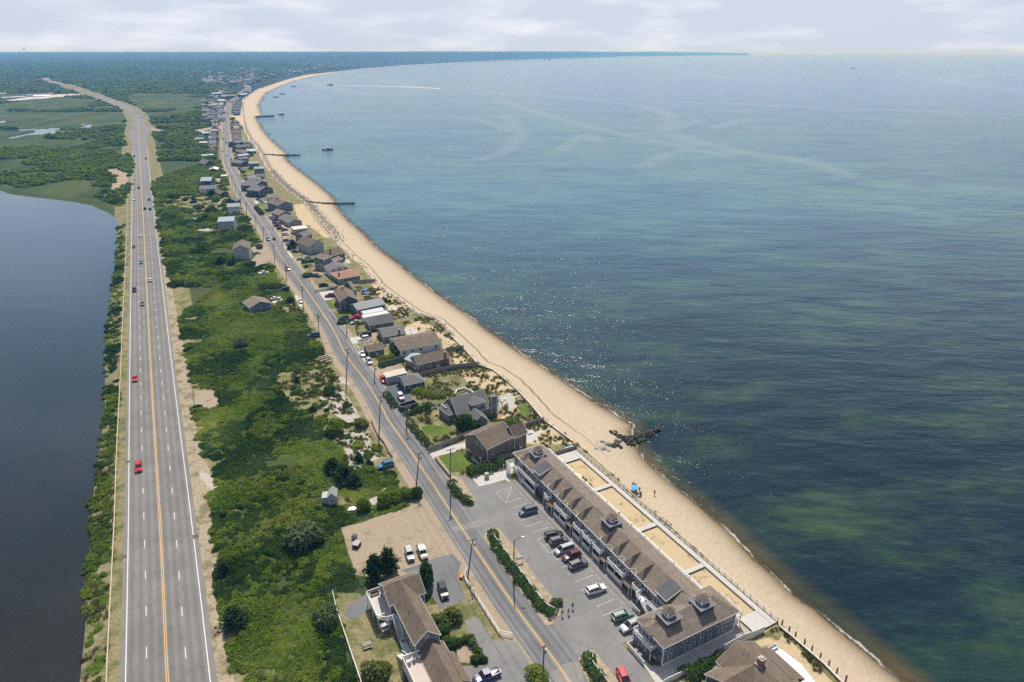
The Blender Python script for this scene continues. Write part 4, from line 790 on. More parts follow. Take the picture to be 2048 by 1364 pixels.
def gable_block(H, M, L, W, h, rise, wall, roof, typ='gable', ov=.35, z0=0.0, asym=.5, base=True, trim=True, t=.16):
    """x along the ridge, y across"""
    ym = W*asym; mb = MB()
    if typ == 'gable':
        mb.face([(0,0,z0),(L,0,z0),(L,0,h),(0,0,h)]); mb.face([(L,W,z0),(0,W,z0),(0,W,h),(L,W,h)])
        mb.face([(0,W,z0),(0,0,z0),(0,0,h),(0,ym,h+rise-.05),(0,W,h)]); mb.face([(L,0,z0),(L,W,z0),(L,W,h),(L,ym,h+rise-.05),(L,0,h)]); mb.face([(0,0,z0),(0,W,z0),(L,W,z0),(L,0,z0)])
    elif typ == 'shed':
        mb.face([(0,0,z0),(L,0,z0),(L,0,h),(0,0,h)]); mb.face([(L,W,z0),(0,W,z0),(0,W,h+rise),(L,W,h+rise)]); mb.face([(0,W,z0),(0,0,z0),(0,0,h),(0,W,h+rise)]); mb.face([(L,0,z0),(L,W,z0),(L,W,h+rise),(L,0,h)])
    else: mb.box(0, L, 0, W, z0, h)
    H.add(mb, 'wall', wall, M)
    rb = MB(); tr = MB()
    if typ == 'gable':
        s1 = rise/ym; s2 = rise/(W-ym); zr = h+rise+.1
        e1 = (-ov, h+.1-ov*s1); e2 = (W+ov, h+.1-ov*s2)
        rb.slab([(-ov, e1[0], e1[1]), (L+ov, e1[0], e1[1]), (L+ov, ym, zr), (-ov, ym, zr)], t); rb.slab([(L+ov, e2[0], e2[1]), (-ov, e2[0], e2[1]), (-ov, ym, zr), (L+ov, ym, zr)], t)
        for x in (-ov, L+ov): tr.bar((x, e1[0], e1[1]-.10), (x, ym, zr-.10), .05, .17); tr.bar((x, e2[0], e2[1]-.10), (x, ym, zr-.10), .05, .17)
        tr.bar((-ov, e1[0]-.02, e1[1]-.09), (L+ov, e1[0]-.02, e1[1]-.09), .05, .16); tr.bar((-ov, e2[0]+.02, e2[1]-.09), (L+ov, e2[0]+.02, e2[1]-.09), .05, .16)
    elif typ == 'shed': 
        s1 = rise/W; rb.slab([(-ov,-ov,h+.12-ov*s1),(L+ov,-ov,h+.12-ov*s1),(L+ov,W+ov,h+rise+.12+ov*s1),(-ov,W+ov,h+rise+.12+ov*s1)], t)
        tr.bar((-ov,-ov-.02,h+.02-ov*s1),(L+ov,-ov-.02,h+.02-ov*s1), .05, .18)
        for x in (-ov-.02, L+ov+.02): tr.bar((x,-ov,h+.02-ov*s1),(x,W+ov,h+rise+.02+ov*s1), .05, .18)
    elif typ == 'flat':
        rb.box(-ov, L+ov, -ov, W+ov, h, h+.22)
    elif typ in ('hip', 'hipl', 'hipr'):
        i0 = W/2 if typ in ('hip', 'hipl') else -ov; i1 = L-W/2 if typ in ('hip', 'hipr') else L+ov
        if i0 > i1: i0 = i1 = L/2
        e = h-.05; zr = h+rise; a, b_, c, d = (-ov,-ov,e),(L+ov,-ov,e),(L+ov,W+ov,e),(-ov,W+ov,e); r0, r1 = (i0, W/2, zr), (i1, W/2, zr)
        rb.face([a, b_, r1, r0]); rb.face([c, d, r0, r1]); rb.face([b_, c, r1]); rb.face([d, a, r0]); rb.face([d, c, b_, a])
        for p, q in ((a, b_), (b_, c), (c, d), (d, a)): tr.bar((p[0], p[1], p[2]-.08), (q[0], q[1], q[2]-.08), .06, .15)
    if trim and tr.f and typ != 'hip':
        for x, y in ((0,0),(L,0),(0,W),(L,W)): tr.box(x-.07, x+.07, y-.07, y+.07, z0, h-.1)
    r = H.add(rb, 'roof', roof, M)
    if trim and tr.f: H.add(tr, 'trim', WT, M)
    return r
def side_windows(H, M, L, W, h, detail, sides='0123', storey=2.6, step=2.9, rnd=None, wsize=(.95, 1.2)):
    g = rnd or random
    nst = max(1, int(round(h/storey)))
    for s in sides:
        ln = L if s in '02' else W; n = max(1, int((ln-.8)/step))
        for k in range(n):
            for st in range(nst):
                if g.random() < .15: continue
                p = (k+.5)*ln/n+g.uniform(-.3, .3); z = st*h/nst+.95
                door = st == 0 and k == n//2 and s == '0'
                if door: z = .1
                a = dict(x=p, y=0, ang=0) if s == '0' else dict(x=L, y=p, ang=R(90)) if s == '1' else dict(x=L-p, y=W, ang=R(180)) if s == '2' else dict(x=0, y=W-p, ang=R(-90))
                H.window(M, a['x'], a['y'], z, a['ang'], w=.9 if door else wsize[0], h=2.05 if door else wsize[1], detail=detail, door=door)
def chimney(H, M, x, y, z0, z1, w=.7, roof=None, mat=None):
    mb = MB(); mb.mi = 0; mb.box(x-w/2, x+w/2, y-w/2, y+w/2, z0, z1); mb.mi = 1; mb.box(x-w/2-.06, x+w/2+.06, y-w/2-.06, y+w/2+.06, z1, z1+.12); mb.box(x-w*.28, x+w*.28, y-w*.28, y+w*.28, z1+.12, z1+.35)
    o = H.add(mb, 'chimney', [mat or BRICK, CONC], M, parent=roof)
    return o
def rail(mb, pts, z, h=.95, post=1.8, bal=.22, solid=False, close=False):
    """white railing along a path: top and bottom rail, posts, balusters"""
    pts = [Vector((p[0], p[1], z)) for p in pts] + ([Vector((pts[0][0], pts[0][1], z))] if close else [])
    for a, b in zip(pts[:-1], pts[1:]):
        L = (b-a).length; u = Vector((0, 0, 1)); n = max(1, round(L/post))
        mb.bar(a+u*h, b+u*h, .12, .08); mb.bar(a+u*.12, b+u*.12, .07, .07)
        for i in range(n+1): p = a.lerp(b, i/n); mb.bar(p, p+u*(h+.1), .11, .11)
        if bal:
            m = int(L/bal)
            for i in range(m): p = a.lerp(b, (i+.5)/m); mb.bar(p+u*.12, p+u*h, .045, .045)
        if solid: mb.bar(a+u*(h*.5+.03), b+u*(h*.5+.03), .03, h-.2)
def stairs(mb, top, bot, w, n=None, railing=True):
    top = Vector(top); bot = Vector(bot); d = bot-top; hd = Vector((d.x, d.y, 0)); n = n or max(3, int(abs(d.z)/.19)); side = Vector((-hd.y, hd.x, 0)).normalized()*w/2
    for i in range(n):
        p = top+d*((i+.5)/n); q = hd.normalized()*(hd.length/n*.55); mb.bar(p-side, p+side, hd.length/n*1.05, .06) if False else mb.slab([p-side-q, p+side-q, p+side+q, p-side+q], .06)
    for s_ in (-1, 1):
        mb.bar(top+side*s_-Vector((0,0,.15)), bot+side*s_-Vector((0,0,.02)), .06, .28)
        if railing:
            u = Vector((0, 0, .95)); mb.bar(top+side*s_+u, bot+side*s_+u, .10, .08); m = max(2, int(d.length/.9))
            for i in range(m+1): p = top.lerp(bot, i/m)+side*s_; mb.bar(p, p+u, .07, .07)
def steps_from(*a): pass

# ---------------------------------------------------------------- the long motel (local x towards the sea, y up the coast)
MM = Matrix.Translation((MO.x, MO.y, 0)) @ Matrix.Rotation(math.atan2(ME1.y, ME1.x), 4, 'Z')
def cupola(H, x, y, z, M, face='brown'):
    s = 1.75; sk = MB(); sk.box(x-s, x+s, y-s, y+s, z-1.7, z+.28); skb = MB(); skb.box(x-s-.16, x+s+.16, y-s-.16, y+s+.16, z+.28, z+.42)
    H.add(skb, 'cupola_base', RMAT['grey'], M); H.add(sk, 'cupola_skirt', WMAT['dark'], M); fr = MB(); q = s+.17; cs = [(x-q,y-q),(x+q,y-q),(x+q,y+q),(x-q,y+q)]  # skirt dark all round: the shade on its sides is put into its colour
    for i in range(4): fr.bar((*cs[i],z+.27),(*cs[(i+1)%4],z+.27),.06,.24)
    H.add(fr, 'cupola_trim', WT, M)
    b = MB(); w = .95; b.box(x-w, x+w, y-w, y+w, z+.42, z+.85)
    for i in (-1, 1):
        for j in (-1, 1): b.box(x+i*w-.12*(i+1)/2*0-.1, x+i*w+.1, y+j*w-.1, y+j*w+.1, z+.85, z+1.45)
    b.box(x-w-.02, x+w+.02, y-w-.02, y+w+.02, z+1.4, z+1.5); H.add(b, 'cupola', WT, M)
    g = MB(); g.box(x-w+.08, x+w-.08, y-w+.08, y+w-.08, z+.86, z+1.4); H.add(g, 'cupola_window', GLS, M)
    r = MB(); n = 8; rr = 1.45; ring = [(x+rr*math.cos(2*math.pi*(k+.5)/n), y+rr*math.sin(2*math.pi*(k+.5)/n), z+1.48) for k in range(n)]
    for k in range(n): r.face([ring[k], ring[(k+1) % n], (x, y, z+2.35)])
    r.face(ring[::-1]); H.add(r, 'cupola_roof', RMAT['brown'], M)
def motel():
    H = House('motel', 'very long two storey slate blue motel with taupe roof, gabled dormers and white balconies', 'motel', MM); M = MM; w = WMAT['slate']; rf = RMAT['taupe']
    X0, X1, Y0, Y1, he, zr, xr = 7.6, 16.3, 7.6, 73.6, 5.2, 7.65, 11.4
    mb = MB(); mb.face([(X0,Y0,0),(X0,Y1,0),(X0,Y1,he),(X0,Y0,he)]); mb.face([(X1,Y0,0),(X1,Y1,0),(X1,Y1,he),(X1,Y0,he)]); mb.face([(X0,Y1,0),(X1,Y1,0),(X1,Y1,he),(X0,Y1,he)]); mb.face([(X0,Y0,0),(X1,Y0,0),(X1,Y0,he),(X0,Y0,he)]); H.add(mb, 'wall', w, M)
    hy = Y1-4.3; rb = MB(); o = .45
    rb.slab([(X0-o,Y0-.4,he-.05),(X0-o,Y1+o,he-.05),(xr,hy,zr),(xr,Y0-.4,zr)], .18); rb.slab([(X1+o,Y1+o,he-.05),(X1+o,Y0-.4,he-.05),(xr,Y0-.4,zr),(xr,hy,zr)], .18); rb.slab([(X0-o,Y1+o,he-.05),(X1+o,Y1+o,he-.05),(xr,hy,zr)], .18)
    r = H.add(rb, 'roof', rf, M)
    gt = MB(); gt.bar((X0-o-.03,Y0,he-.13),(X0-o-.03,Y1+o,he-.13),.08,.17); gt.bar((X1+o+.03,Y0,he-.13),(X1+o+.03,Y1+o,he-.13),.08,.17); gt.bar((X0-o,Y1+o+.03,he-.13),(X1+o,Y1+o+.03,he-.13),.08,.17); H.add(gt, 'gutter', WT, M)
    # gabled dormers with a hipped nose
    sl = (zr-he)/(xr-X0)
    for yc in (16.8, 21.2, 25.6, 30.1, 40.0, 44.5, 49.1, 53.7, 69.2):
        xt = 11.2 if yc < 60 else 10.2; zt = he+(xt-X0)*sl+.06; hw = 2.05; xf = X0-.55; d = MB()
        nose = (X0+1.1, yc, zt-.05); tip = (xf, yc, he+.55); eL, eR = (xf, yc-hw+1.0, he+.05), (xf, yc+hw-1.0, he+.05)
        vL = (X0+.5, yc-hw, he+.5*sl+.12); vR = (X0+.5, yc+hw, he+.5*sl+.12)
        d.face([(xt, yc, zt), nose, eL, vL]); d.face([(xt, yc, zt), vR, eR, nose]); d.face([nose, eR, eL]); d.face([eL, eR, vR, vL]); H.add(d, 'dormer_roof', RMAT['taupe'], M)
        f = MB(); f.bar(eL, eR, .08, .18); f.bar(eL, vL, .06, .15); f.bar(eR, vR, .06, .15); H.add(f, 'dormer_trim', WT, M)
        b = MB(); b.box(X0-.35, X0+.3, yc-.95, yc+.95, 2.75, he+.02); H.add(b, 'bay', w, M)
        H.window(M, X0-.35, yc+.45, 3.2, R(-90), .75, 1.5); H.window(M, X0-.35, yc-.45, 3.2, R(-90), .75, 1.5)
    # shed dormers with dark roofs
    for yc in (61.0, 9.8):
        d = MB(); d.box(X0+.15, X0+.9, yc-1.5, yc+1.5, he-.5, he+1.05); H.add(d, 'dormer_wall', WT, M)
        s = MB(); s.slab([(X0-.5,yc-1.8,he+1.1),(X0-.5,yc+1.8,he+1.1),(xr-.1,yc+1.8,zr+.14),(xr-.1,yc-1.8,zr+.14)], .14); H.add(s, 'dormer_roof', RMAT['dark'], M)
        f = MB()
        for q in (-1.5, 1.5): c = MB(); c.face([(X0+.9,yc+q,he+.3),(X0+.9,yc+q,he+1.1),(xr-.5,yc+q,zr)]); H.add(c, 'dormer_side', WT, M)
        f.bar((X0-.52,yc-1.8,he+1.02),(X0-.52,yc+1.8,he+1.02),.06,.2); f.bar((X0-.5,yc-1.83,he+1.02),(xr-.1,yc-1.83,zr+.05),.06,.2); H.add(f, 'dormer_trim', WT, M)
        for q in (-.75, .75): H.window(M, X0+.15, yc+q, he+.32, R(-90), .9, .5)
        for q in (-.8, .8): H.window(M, X0, yc+q, 3.1, R(-90), .85, 1.5)
    for y in [p for p in np.arange(12.5, 72.5, 2.25) if min(abs(p-q) for q in (16.8,21.2,25.6,30.1,40,44.5,49.1,53.7,69.2,61,9.8)) > 1.5]:
        H.window(M, X0, y, 3.4, R(-90), .8, 1.1)
    for k, y in enumerate(np.arange(10.5, 72.5, 3.1)):
        H.window(M, X0, y, .1 if k % 2 else .95, R(-90), .9, 2.0 if k % 2 else 1.2, detail=False, door=bool(k % 2))
        H.window(M, X1, y, 2.85, R(90), 1.6, 2.0, detail=False, door=True); H.window(M, X1, y, .1, R(90), 1.6, 2.0, detail=False, door=True)
    # front balconies with posts, white privacy walls under them
    bal = [(71.6,59.6,'long'), (55.0,53.0,'s'), (50.1,44.2,'b'), (41.2,37.8,'s'), (37.2,33.6,'b'), (32.8,29.6,'s'), (26.9,21.0,'b'), (17.7,15.3,'s')]
    for a, b_, k in bal:
        d = MB(); d.box(6.05, X0, b_, a, 2.52, 2.72); H.add(d, 'balcony_floor', WT if k != 'long' else DECKM, M)
        q = MB(); xs = 6.12; pts = [(X0-.05, a), (xs, a), (xs, b_), (X0-.05, b_)]
        if k == 'long': pts = [(xs, a-2.2), (xs, b_), (X0-.05, b_)]
        rail(q, pts, 2.7, .95, 1.5, .16)
        if k == 'b': rail(q, [(xs, (a+b_)/2), (X0-.05, (a+b_)/2)], 2.7, .95, 1.5, .16)
        H.add(q, 'balcony_railing', WT, M)
        ps = MB()
        for y in (a-.08, b_+.08) + (((a+b_)/2,) if a-b_ > 4 else ()): ps.bar((6.13, y, 0), (6.13, y, 2.55), .15, .15)
        H.add(ps, 'post', WT, M)
        if a-b_ > 2.5:
            wl = MB(); wl.box(5.95, 6.03, b_+.15, a-.15 if k != 'long' else a-4.5, .12, 1.35); H.add(wl, 'privacy_wall', WT, M)
    # brown entry roofs between the balconies
    for a, b_ in ((53.0, 50.3), (44.0, 41.4), (33.5, 33.0), (29.4, 27.1), (20.8, 17.9), (15.2, 13.2)):
        if a-b_ < 1: continue
        s = MB(); s.slab([(5.5,b_,2.25),(5.5,a,2.25),(X0,a,3.0),(X0,b_,3.0)], .12); H.add(s, 'entry_roof', RMAT['brown'], M); ps = MB(); ps.bar((5.65,b_+.1,0),(5.65,b_+.1,2.2),.13,.13); ps.bar((5.65,a-.1,0),(5.65,a-.1,2.2),.13,.13); H.add(ps, 'post', WT, M)
    # white stairs at both ends
    s = MB(); stairs(s, (6.6, 71.2, 2.7), (6.0, 66.0, .05), 1.2, 15); H.add(s, 'stair', WT, M); s = MB(); s.box(4.6, 7.0, 71.0, 73.2, 2.5, 2.7); rail(s, [(7.0,73.2),(4.6,73.2),(4.6,71.0),(5.9,71.0)], 2.7, .95, 1.2, .16)
    for x, y in ((4.7,73.1),(4.7,71.1),(6.9,73.1)): s.bar((x,y,0),(x,y,2.5),.14,.14)
    s.box(4.6,4.68,71.0,73.2,.1,1.7); H.add(s, 'stair_landing', WT, M)
    s = MB(); s.box(5.2,X0,13.2,15.2,2.5,2.7); rail(s, [(X0,15.2),(5.2,15.2),(5.2,13.6)], 2.7, .95, 1, .16); stairs(s, (5.6,13.3,2.7), (5.6,9.3,.05), 1.1, 14); H.add(s, 'stair', WT, M)
    s = MB(); rail(s, [(4.3,15),(4.3,12.4)], 0, 1.1, .9, .16); rail(s, [(5.9,12.6),(5.9,9.2)], 2.7, .95, 1, .16); s.box(5.9,X0,9.2,12.6,2.52,2.7); H.add(s, 'balcony_railing', WT, M)
    # sea side gallery
    d = MB(); d.box(X1, 18.55, 6.5, 73.2, 2.52, 2.7); H.add(d, 'balcony_floor', DECKM, M); q = MB(); rail(q, [(18.5,6.5),(18.5,73.2),(X1,73.2)], 2.7, .95, 2.6, .3, False); q.bar((18.5,6.5,3.68),(18.5,73.2,3.68),.26,.08); H.add(q, 'balcony_railing', WT, M)
    ps = MB(); dv = MB()
    for y in np.arange(8, 73.5, 5.15): ps.bar((18.4,y,0),(18.4,y,2.55),.16,.16); dv.box(X1, 18.5, y-.05, y+.05, 2.7, 4.1)
    H.add(ps, 'post', WT, M); H.add(dv, 'balcony_divider', WT, M)
    for y in (67.2, 32.8): cupola(H, xr, y, 7.9 if y < 60 else 7.5, M)
    vp = MB()
    for y in np.arange(12, 66, 4.65): vp.tube((13.0,y,6.6),(13.0,y,7.35),.06,n=6)
    H.add(vp, 'vent_pipe', WT, M); 
    # the wing across the near end
    h = 5.25; a0, a1, b0, b1 = 0.0, 18.8, 0.0, 7.6; wm = WMAT['slate']
    mb = MB(); mb.box(a0, a1, b0, b1, 0, h); H.add(mb, 'wall', wm, M)
    rb = MB(); o = .5; e = h-.03; A, B_, C, D = (a0-o,b0-o,e),(a1+o,b0-o,e),(a1+o,b1+o,e),(a0-o,b1+o,e); r0, r1 = (3.4, 3.8, h+2.35), (15.6, 3.8, h+2.35)
    rb.face([A,B_,r1,r0]); rb.face([C,D,r0,r1]); rb.face([B_,C,r1]); rb.face([D,A,r0]); rb.face([D,C,B_,A]); H.add(rb, 'roof', RMAT['taupe'], M)
    g = MB()
    for p, q in ((A,B_),(B_,C),(C,D),(D,A)): g.bar((p[0],p[1],p[2]-.09),(q[0],q[1],q[2]-.09),.08,.17)
    for x, y in ((a0,b0),(a1,b0),(a1,b1),(a0,b1)): g.box(x-.09,x+.09,y-.09,y+.09,0,h-.1)
    g.box(a0,a1,-.05,0,0.0,.35); g.box(9.4,9.5,-.08,0,.3,h-.1); H.add(g, 'trim', WT, M)
    # link: roof running from the long ridge to the wing
    lk = MB(); lk.slab([(X0-.4,8.2,he),(X0-.4,6.0,he+.6),(xr,4.2,zr+.02),(xr,8.2,zr)], .1); lk.slab([(X1+.4,8.2,he),(xr,8.2,zr),(xr,4.2,zr+.02),(X1+.4,6.0,he+.6)], .1); H.add(lk, 'link_roof', RMAT['taupe'], M)
    cupola(H, 4.0, 3.8, 7.6, M); cupola(H, 12.2, 3.3, 7.6, M)
    d = MB(); yc = 4.4; xf = -1.0; d.face([(3.2,yc,h+2.1),(-.1,yc,h+1.0),(xf,yc-1.1,h+.12),(.3,yc-2.0,h+.35)]); d.face([(3.2,yc,h+2.1),(.3,yc+2.0,h+.35),(xf,yc+1.1,h+.12),(-.1,yc,h+1.0)]); d.face([(-.1,yc,h+1.0),(xf,yc+1.1,h+.12),(xf,yc-1.1,h+.12)]); d.face([(xf,yc-1.1,h+.1),(xf,yc+1.1,h+.1),(.3,yc+2,h+.3),(.3,yc-2,h+.3)]); H.add(d, 'dormer_roof', RMAT['taupe'], M)
    # windows of the long near wall (upper and lower rows)
    for x, z, w_, hh in ((1.0,3.5,.9,1.0),(5.4,3.5,.9,1.0),(8.1,3.6,.9,.95),(9.9,3.6,.9,.95),(11.7,3.6,.9,.95),(14.2,3.5,1.7,1.1),(16.9,3.2,2.2,1.5),(1.9,1.0,.8,1.25),(6.2,1.0,.85,1.3),(7.7,1.0,.85,1.3),(9.9,1.0,.85,1.3),(12.0,1.0,.85,1.3),(15.0,1.1,.85,1.25),(16.1,1.1,.85,1.25)):
        H.window(M, x, 0, z, 0, w_, hh)
    H.window(M, 17.55, 0, .9, 0, 1.9, 1.1)
    for y, z, w_, hh in ((1.0,3.3,.9,1.3),(3.6,2.75,.9,2.1),(4.7,2.75,.9,2.1),(6.6,3.3,.8,1.1)): H.window(M, a0, y, z, R(-90), w_, hh)
    b = MB(); b.box(-1.25,0,3.0,7.3,0,2.5); H.add(b, 'lower_bay', wm, M); H.window(M, -1.25, 4.2, .8, R(-90), .85, 1.3); H.window(M, -1.25, 6.2, .8, R(-90), .85, 1.3)
    d = MB(); d.box(-1.35,0,2.0,7.6,2.5,2.7); rail(d, [(0,7.6),(-1.3,7.6),(-1.3,2.0),(0,2.0)], 2.7, .95, 1.4, .16); H.add(d, 'balcony_railing', WT, M)
    ps = MB(); ps.bar((-1.28,2.1,0),(-1.28,2.1,2.5),.16,.16); ps.bar((-1.28,7.5,0),(-1.28,7.5,2.5),.16,.16); H.add(ps, 'post', WT, M)
    s = MB(); s.slab([(-1.5,.2,2.3),(-1.5,2.0,2.3),(0,2.0,2.95),(0,.2,2.95)], .12); H.add(s, 'entry_roof', RMAT['dark'], M)
    f = MB(); f.box(-3.1,-3.02,1.6,7.0,0,1.15); f.bar((-3.06,1.6,1.17),(-3.06,7.0,1.17),.12,.06); f.box(-3.1,-1.4,7.0,7.08,0,1.15); H.add(f, 'privacy_wall', WT, M)
    for y in (3.4, 4.6):
        ac = MB(); ac.box(-2.5,-1.9,y,y+.8,.05,.75); H.add(ac, 'air_conditioner', plain('grey casing', (.30,.31,.32), .5, .1, 3), M, bevel=.04)
    d = MB(); d.box(a1,21.2,.4,6.9,2.5,2.7); rail(d, [(a1,.4),(21.15,.4),(21.15,6.9),(a1,6.9)], 2.7, .95, 1.6, .2); d.box(a1,20.6,.6,4.6,.35,.5); rail(d, [(a1,.6),(20.5,.6),(20.5,4.6)], .5, .9, 1.4, .2)
    for y in (.5, 6.8): d.bar((21.05,y,0),(21.05,y,2.5),.15,.15)
    H.add(d, 'balcony_railing', WT, M); H.window(M, a1, 2.5, 2.8, R(90), 1.8, 2.0, door=True); H.window(M, a1, 5.2, 2.8, R(90), 1.8, 2.0, door=True); H.window(M, a1, 2.5, .5, R(90), 1.8, 1.9, door=True)
    return H
motel()
for q in (0,4,8,12,16,20,24,28,32,36,40,44,48,52,56,60,64,68,72):
    p = ML(11.5, q); BUILT.append((p[0], p[1], 9))
BUILT.append((*ML(9, 3), 12))

# wheel stops, kerb stones, walkway at the motel front
sheet('motel_walk', [ML(4.0,68), ML(6.2,68), ML(6.2,8.2), ML(4.0,8.2)], .10, plain('walk asphalt', (.23,.215,.20), .9, .2, .8), 'raised asphalt walk along the front of the motel', 'path', .1)
for k in range(20):
    e2 = 64.6-k*2.78
    if e2 < 10: break
    mb = MB(); mb.box(-.09,.09,-.95,.95,0,.13,.03,.03); o = mb.build('wheel_stop', CONC); o.location = (*ML(2.95, e2), .015); o.rotation_euler = (0,0,math.atan2(ME1.y, ME1.x))
    tag(o, 'low pale concrete wheel stop at the head of a motel parking stall', 'wheel stop', 'wheel stops in front of the motel')

# boardwalk with railing on the beach side
def boardwalk():
    H = House('boardwalk', 'white plank boardwalk running between sand court and beach', 'boardwalk', MM); M = MM
    def planks(x0, x1, y0, y1, along_x):
        mb = MB(); n = int((y1-y0 if along_x else x1-x0)/.30)+1; 
        for i in range(n):
            if along_x: a = y0+(y1-y0)*i/n; mb.box(x0, x1, a+.012, a+(y1-y0)/n-.012, .38, .46)
            else: a = x0+(x1-x0)*i/n; mb.box(a+.012, a+(x1-x0)/n-.012, y0, y1, .38, .46)
        return mb
    PLK = plain('pale planks', (.50,.48,.45), .75, .13, 1.4)
    H.add(planks(26.7, 28.2, -3, 73, True), 'walk_deck', PLK, M)
    for y in (53.6, 34.4, 17.4): H.add(planks(19.2, 26.6, y-.65, y+.65, False), 'cross_walk', PLK, M)
    H.add(planks(21.8, 26.6, -3, 1.4, True), 'end_deck', PLK, M); H.add(planks(21.0, 26.6, 68.6, 73, True), 'end_deck', PLK, M)
    rl = MB(); rail(rl, [(28.35,-3),(28.35,73)], .46, 1.05, 1.9, None); rl.bar((28.35,-3,.95),(28.35,73,.95),.04,.06); rl.bar((28.35,-3,1.54),(28.35,73,1.54),.20,.06); H.add(rl, 'railing', plain('pale rail wood', (.55,.50,.44), .8, .2, 1), M)
    pz = MB()
    for y in np.arange(-3, 73.1, 1.9): pz.bar((28.45,y,-1.6),(28.45,y,.5),.2,.2)
    sk = MB(); sk.box(28.25,28.33,-3,73,-1.5,.36); sk.box(26.62,26.7,-3,73,-.3,.36); H.add(sk, 'bulkhead', WOODG, M); H.add(pz, 'pile', WOODG, M)
boardwalk()

# ---------------------------------------------------------------- houses
HN = 0
def house(label, k, A, B, Rp, h, rise, kind, wall, roof, typ='gable', asym=.5, detail=False, name='house', cat='house', group=None, chim=None, sides='0123', win=True, root=None, ov=.35, tr=True, z0=0.0, flip=False, wstep=2.9):
    """side: A,B eave corners, Rp a point of the ridge; end: A,B eave corners of a gable end, Rp far end of the ridge"""
    global HN; HN += 1
    a3 = P(k, *A, h); b3 = P(k, *B, h); r3 = P(k, *Rp, h+rise)
    a, b, d, s = frame(a3, b3, r3)
    s = min(s, 6.5*(asym/.5)) if kind == 'side' else min(s, 17)
    if kind == 'side': L = min(d.length, 60); W = s/asym if typ not in ('shed', 'flat') else s; M = fmat(a, d)
    else: W = d.length; L = s; n = Vector((-d.y, d.x)); M = fmat(b, n)
    H = root or House(name, label, cat, M, group)
    r = gable_block(H, M, L, W, h, rise, WMAT[wall], RMAT[roof], typ, ov=ov, trim=tr, z0=z0, asym=asym if kind == 'side' else .5)
    rr = random.Random(HN)
    if win: side_windows(H, M, L, W, h, detail, sides, rnd=rr, step=wstep)
    if chim: chimney(H, M, chim[0]*L, chim[1]*W, h*.6 if len(chim) < 4 else 0, h+rise+chim[2], .75, roof=r)
    for i in range(int(L//5)+1):
        c = M @ Vector((min(L, i*5+2), W/2, 0)); BUILT.append((c.x, c.y, W/2+.3))
    H.last = (M, L, W, h); H.lroof = r; return H

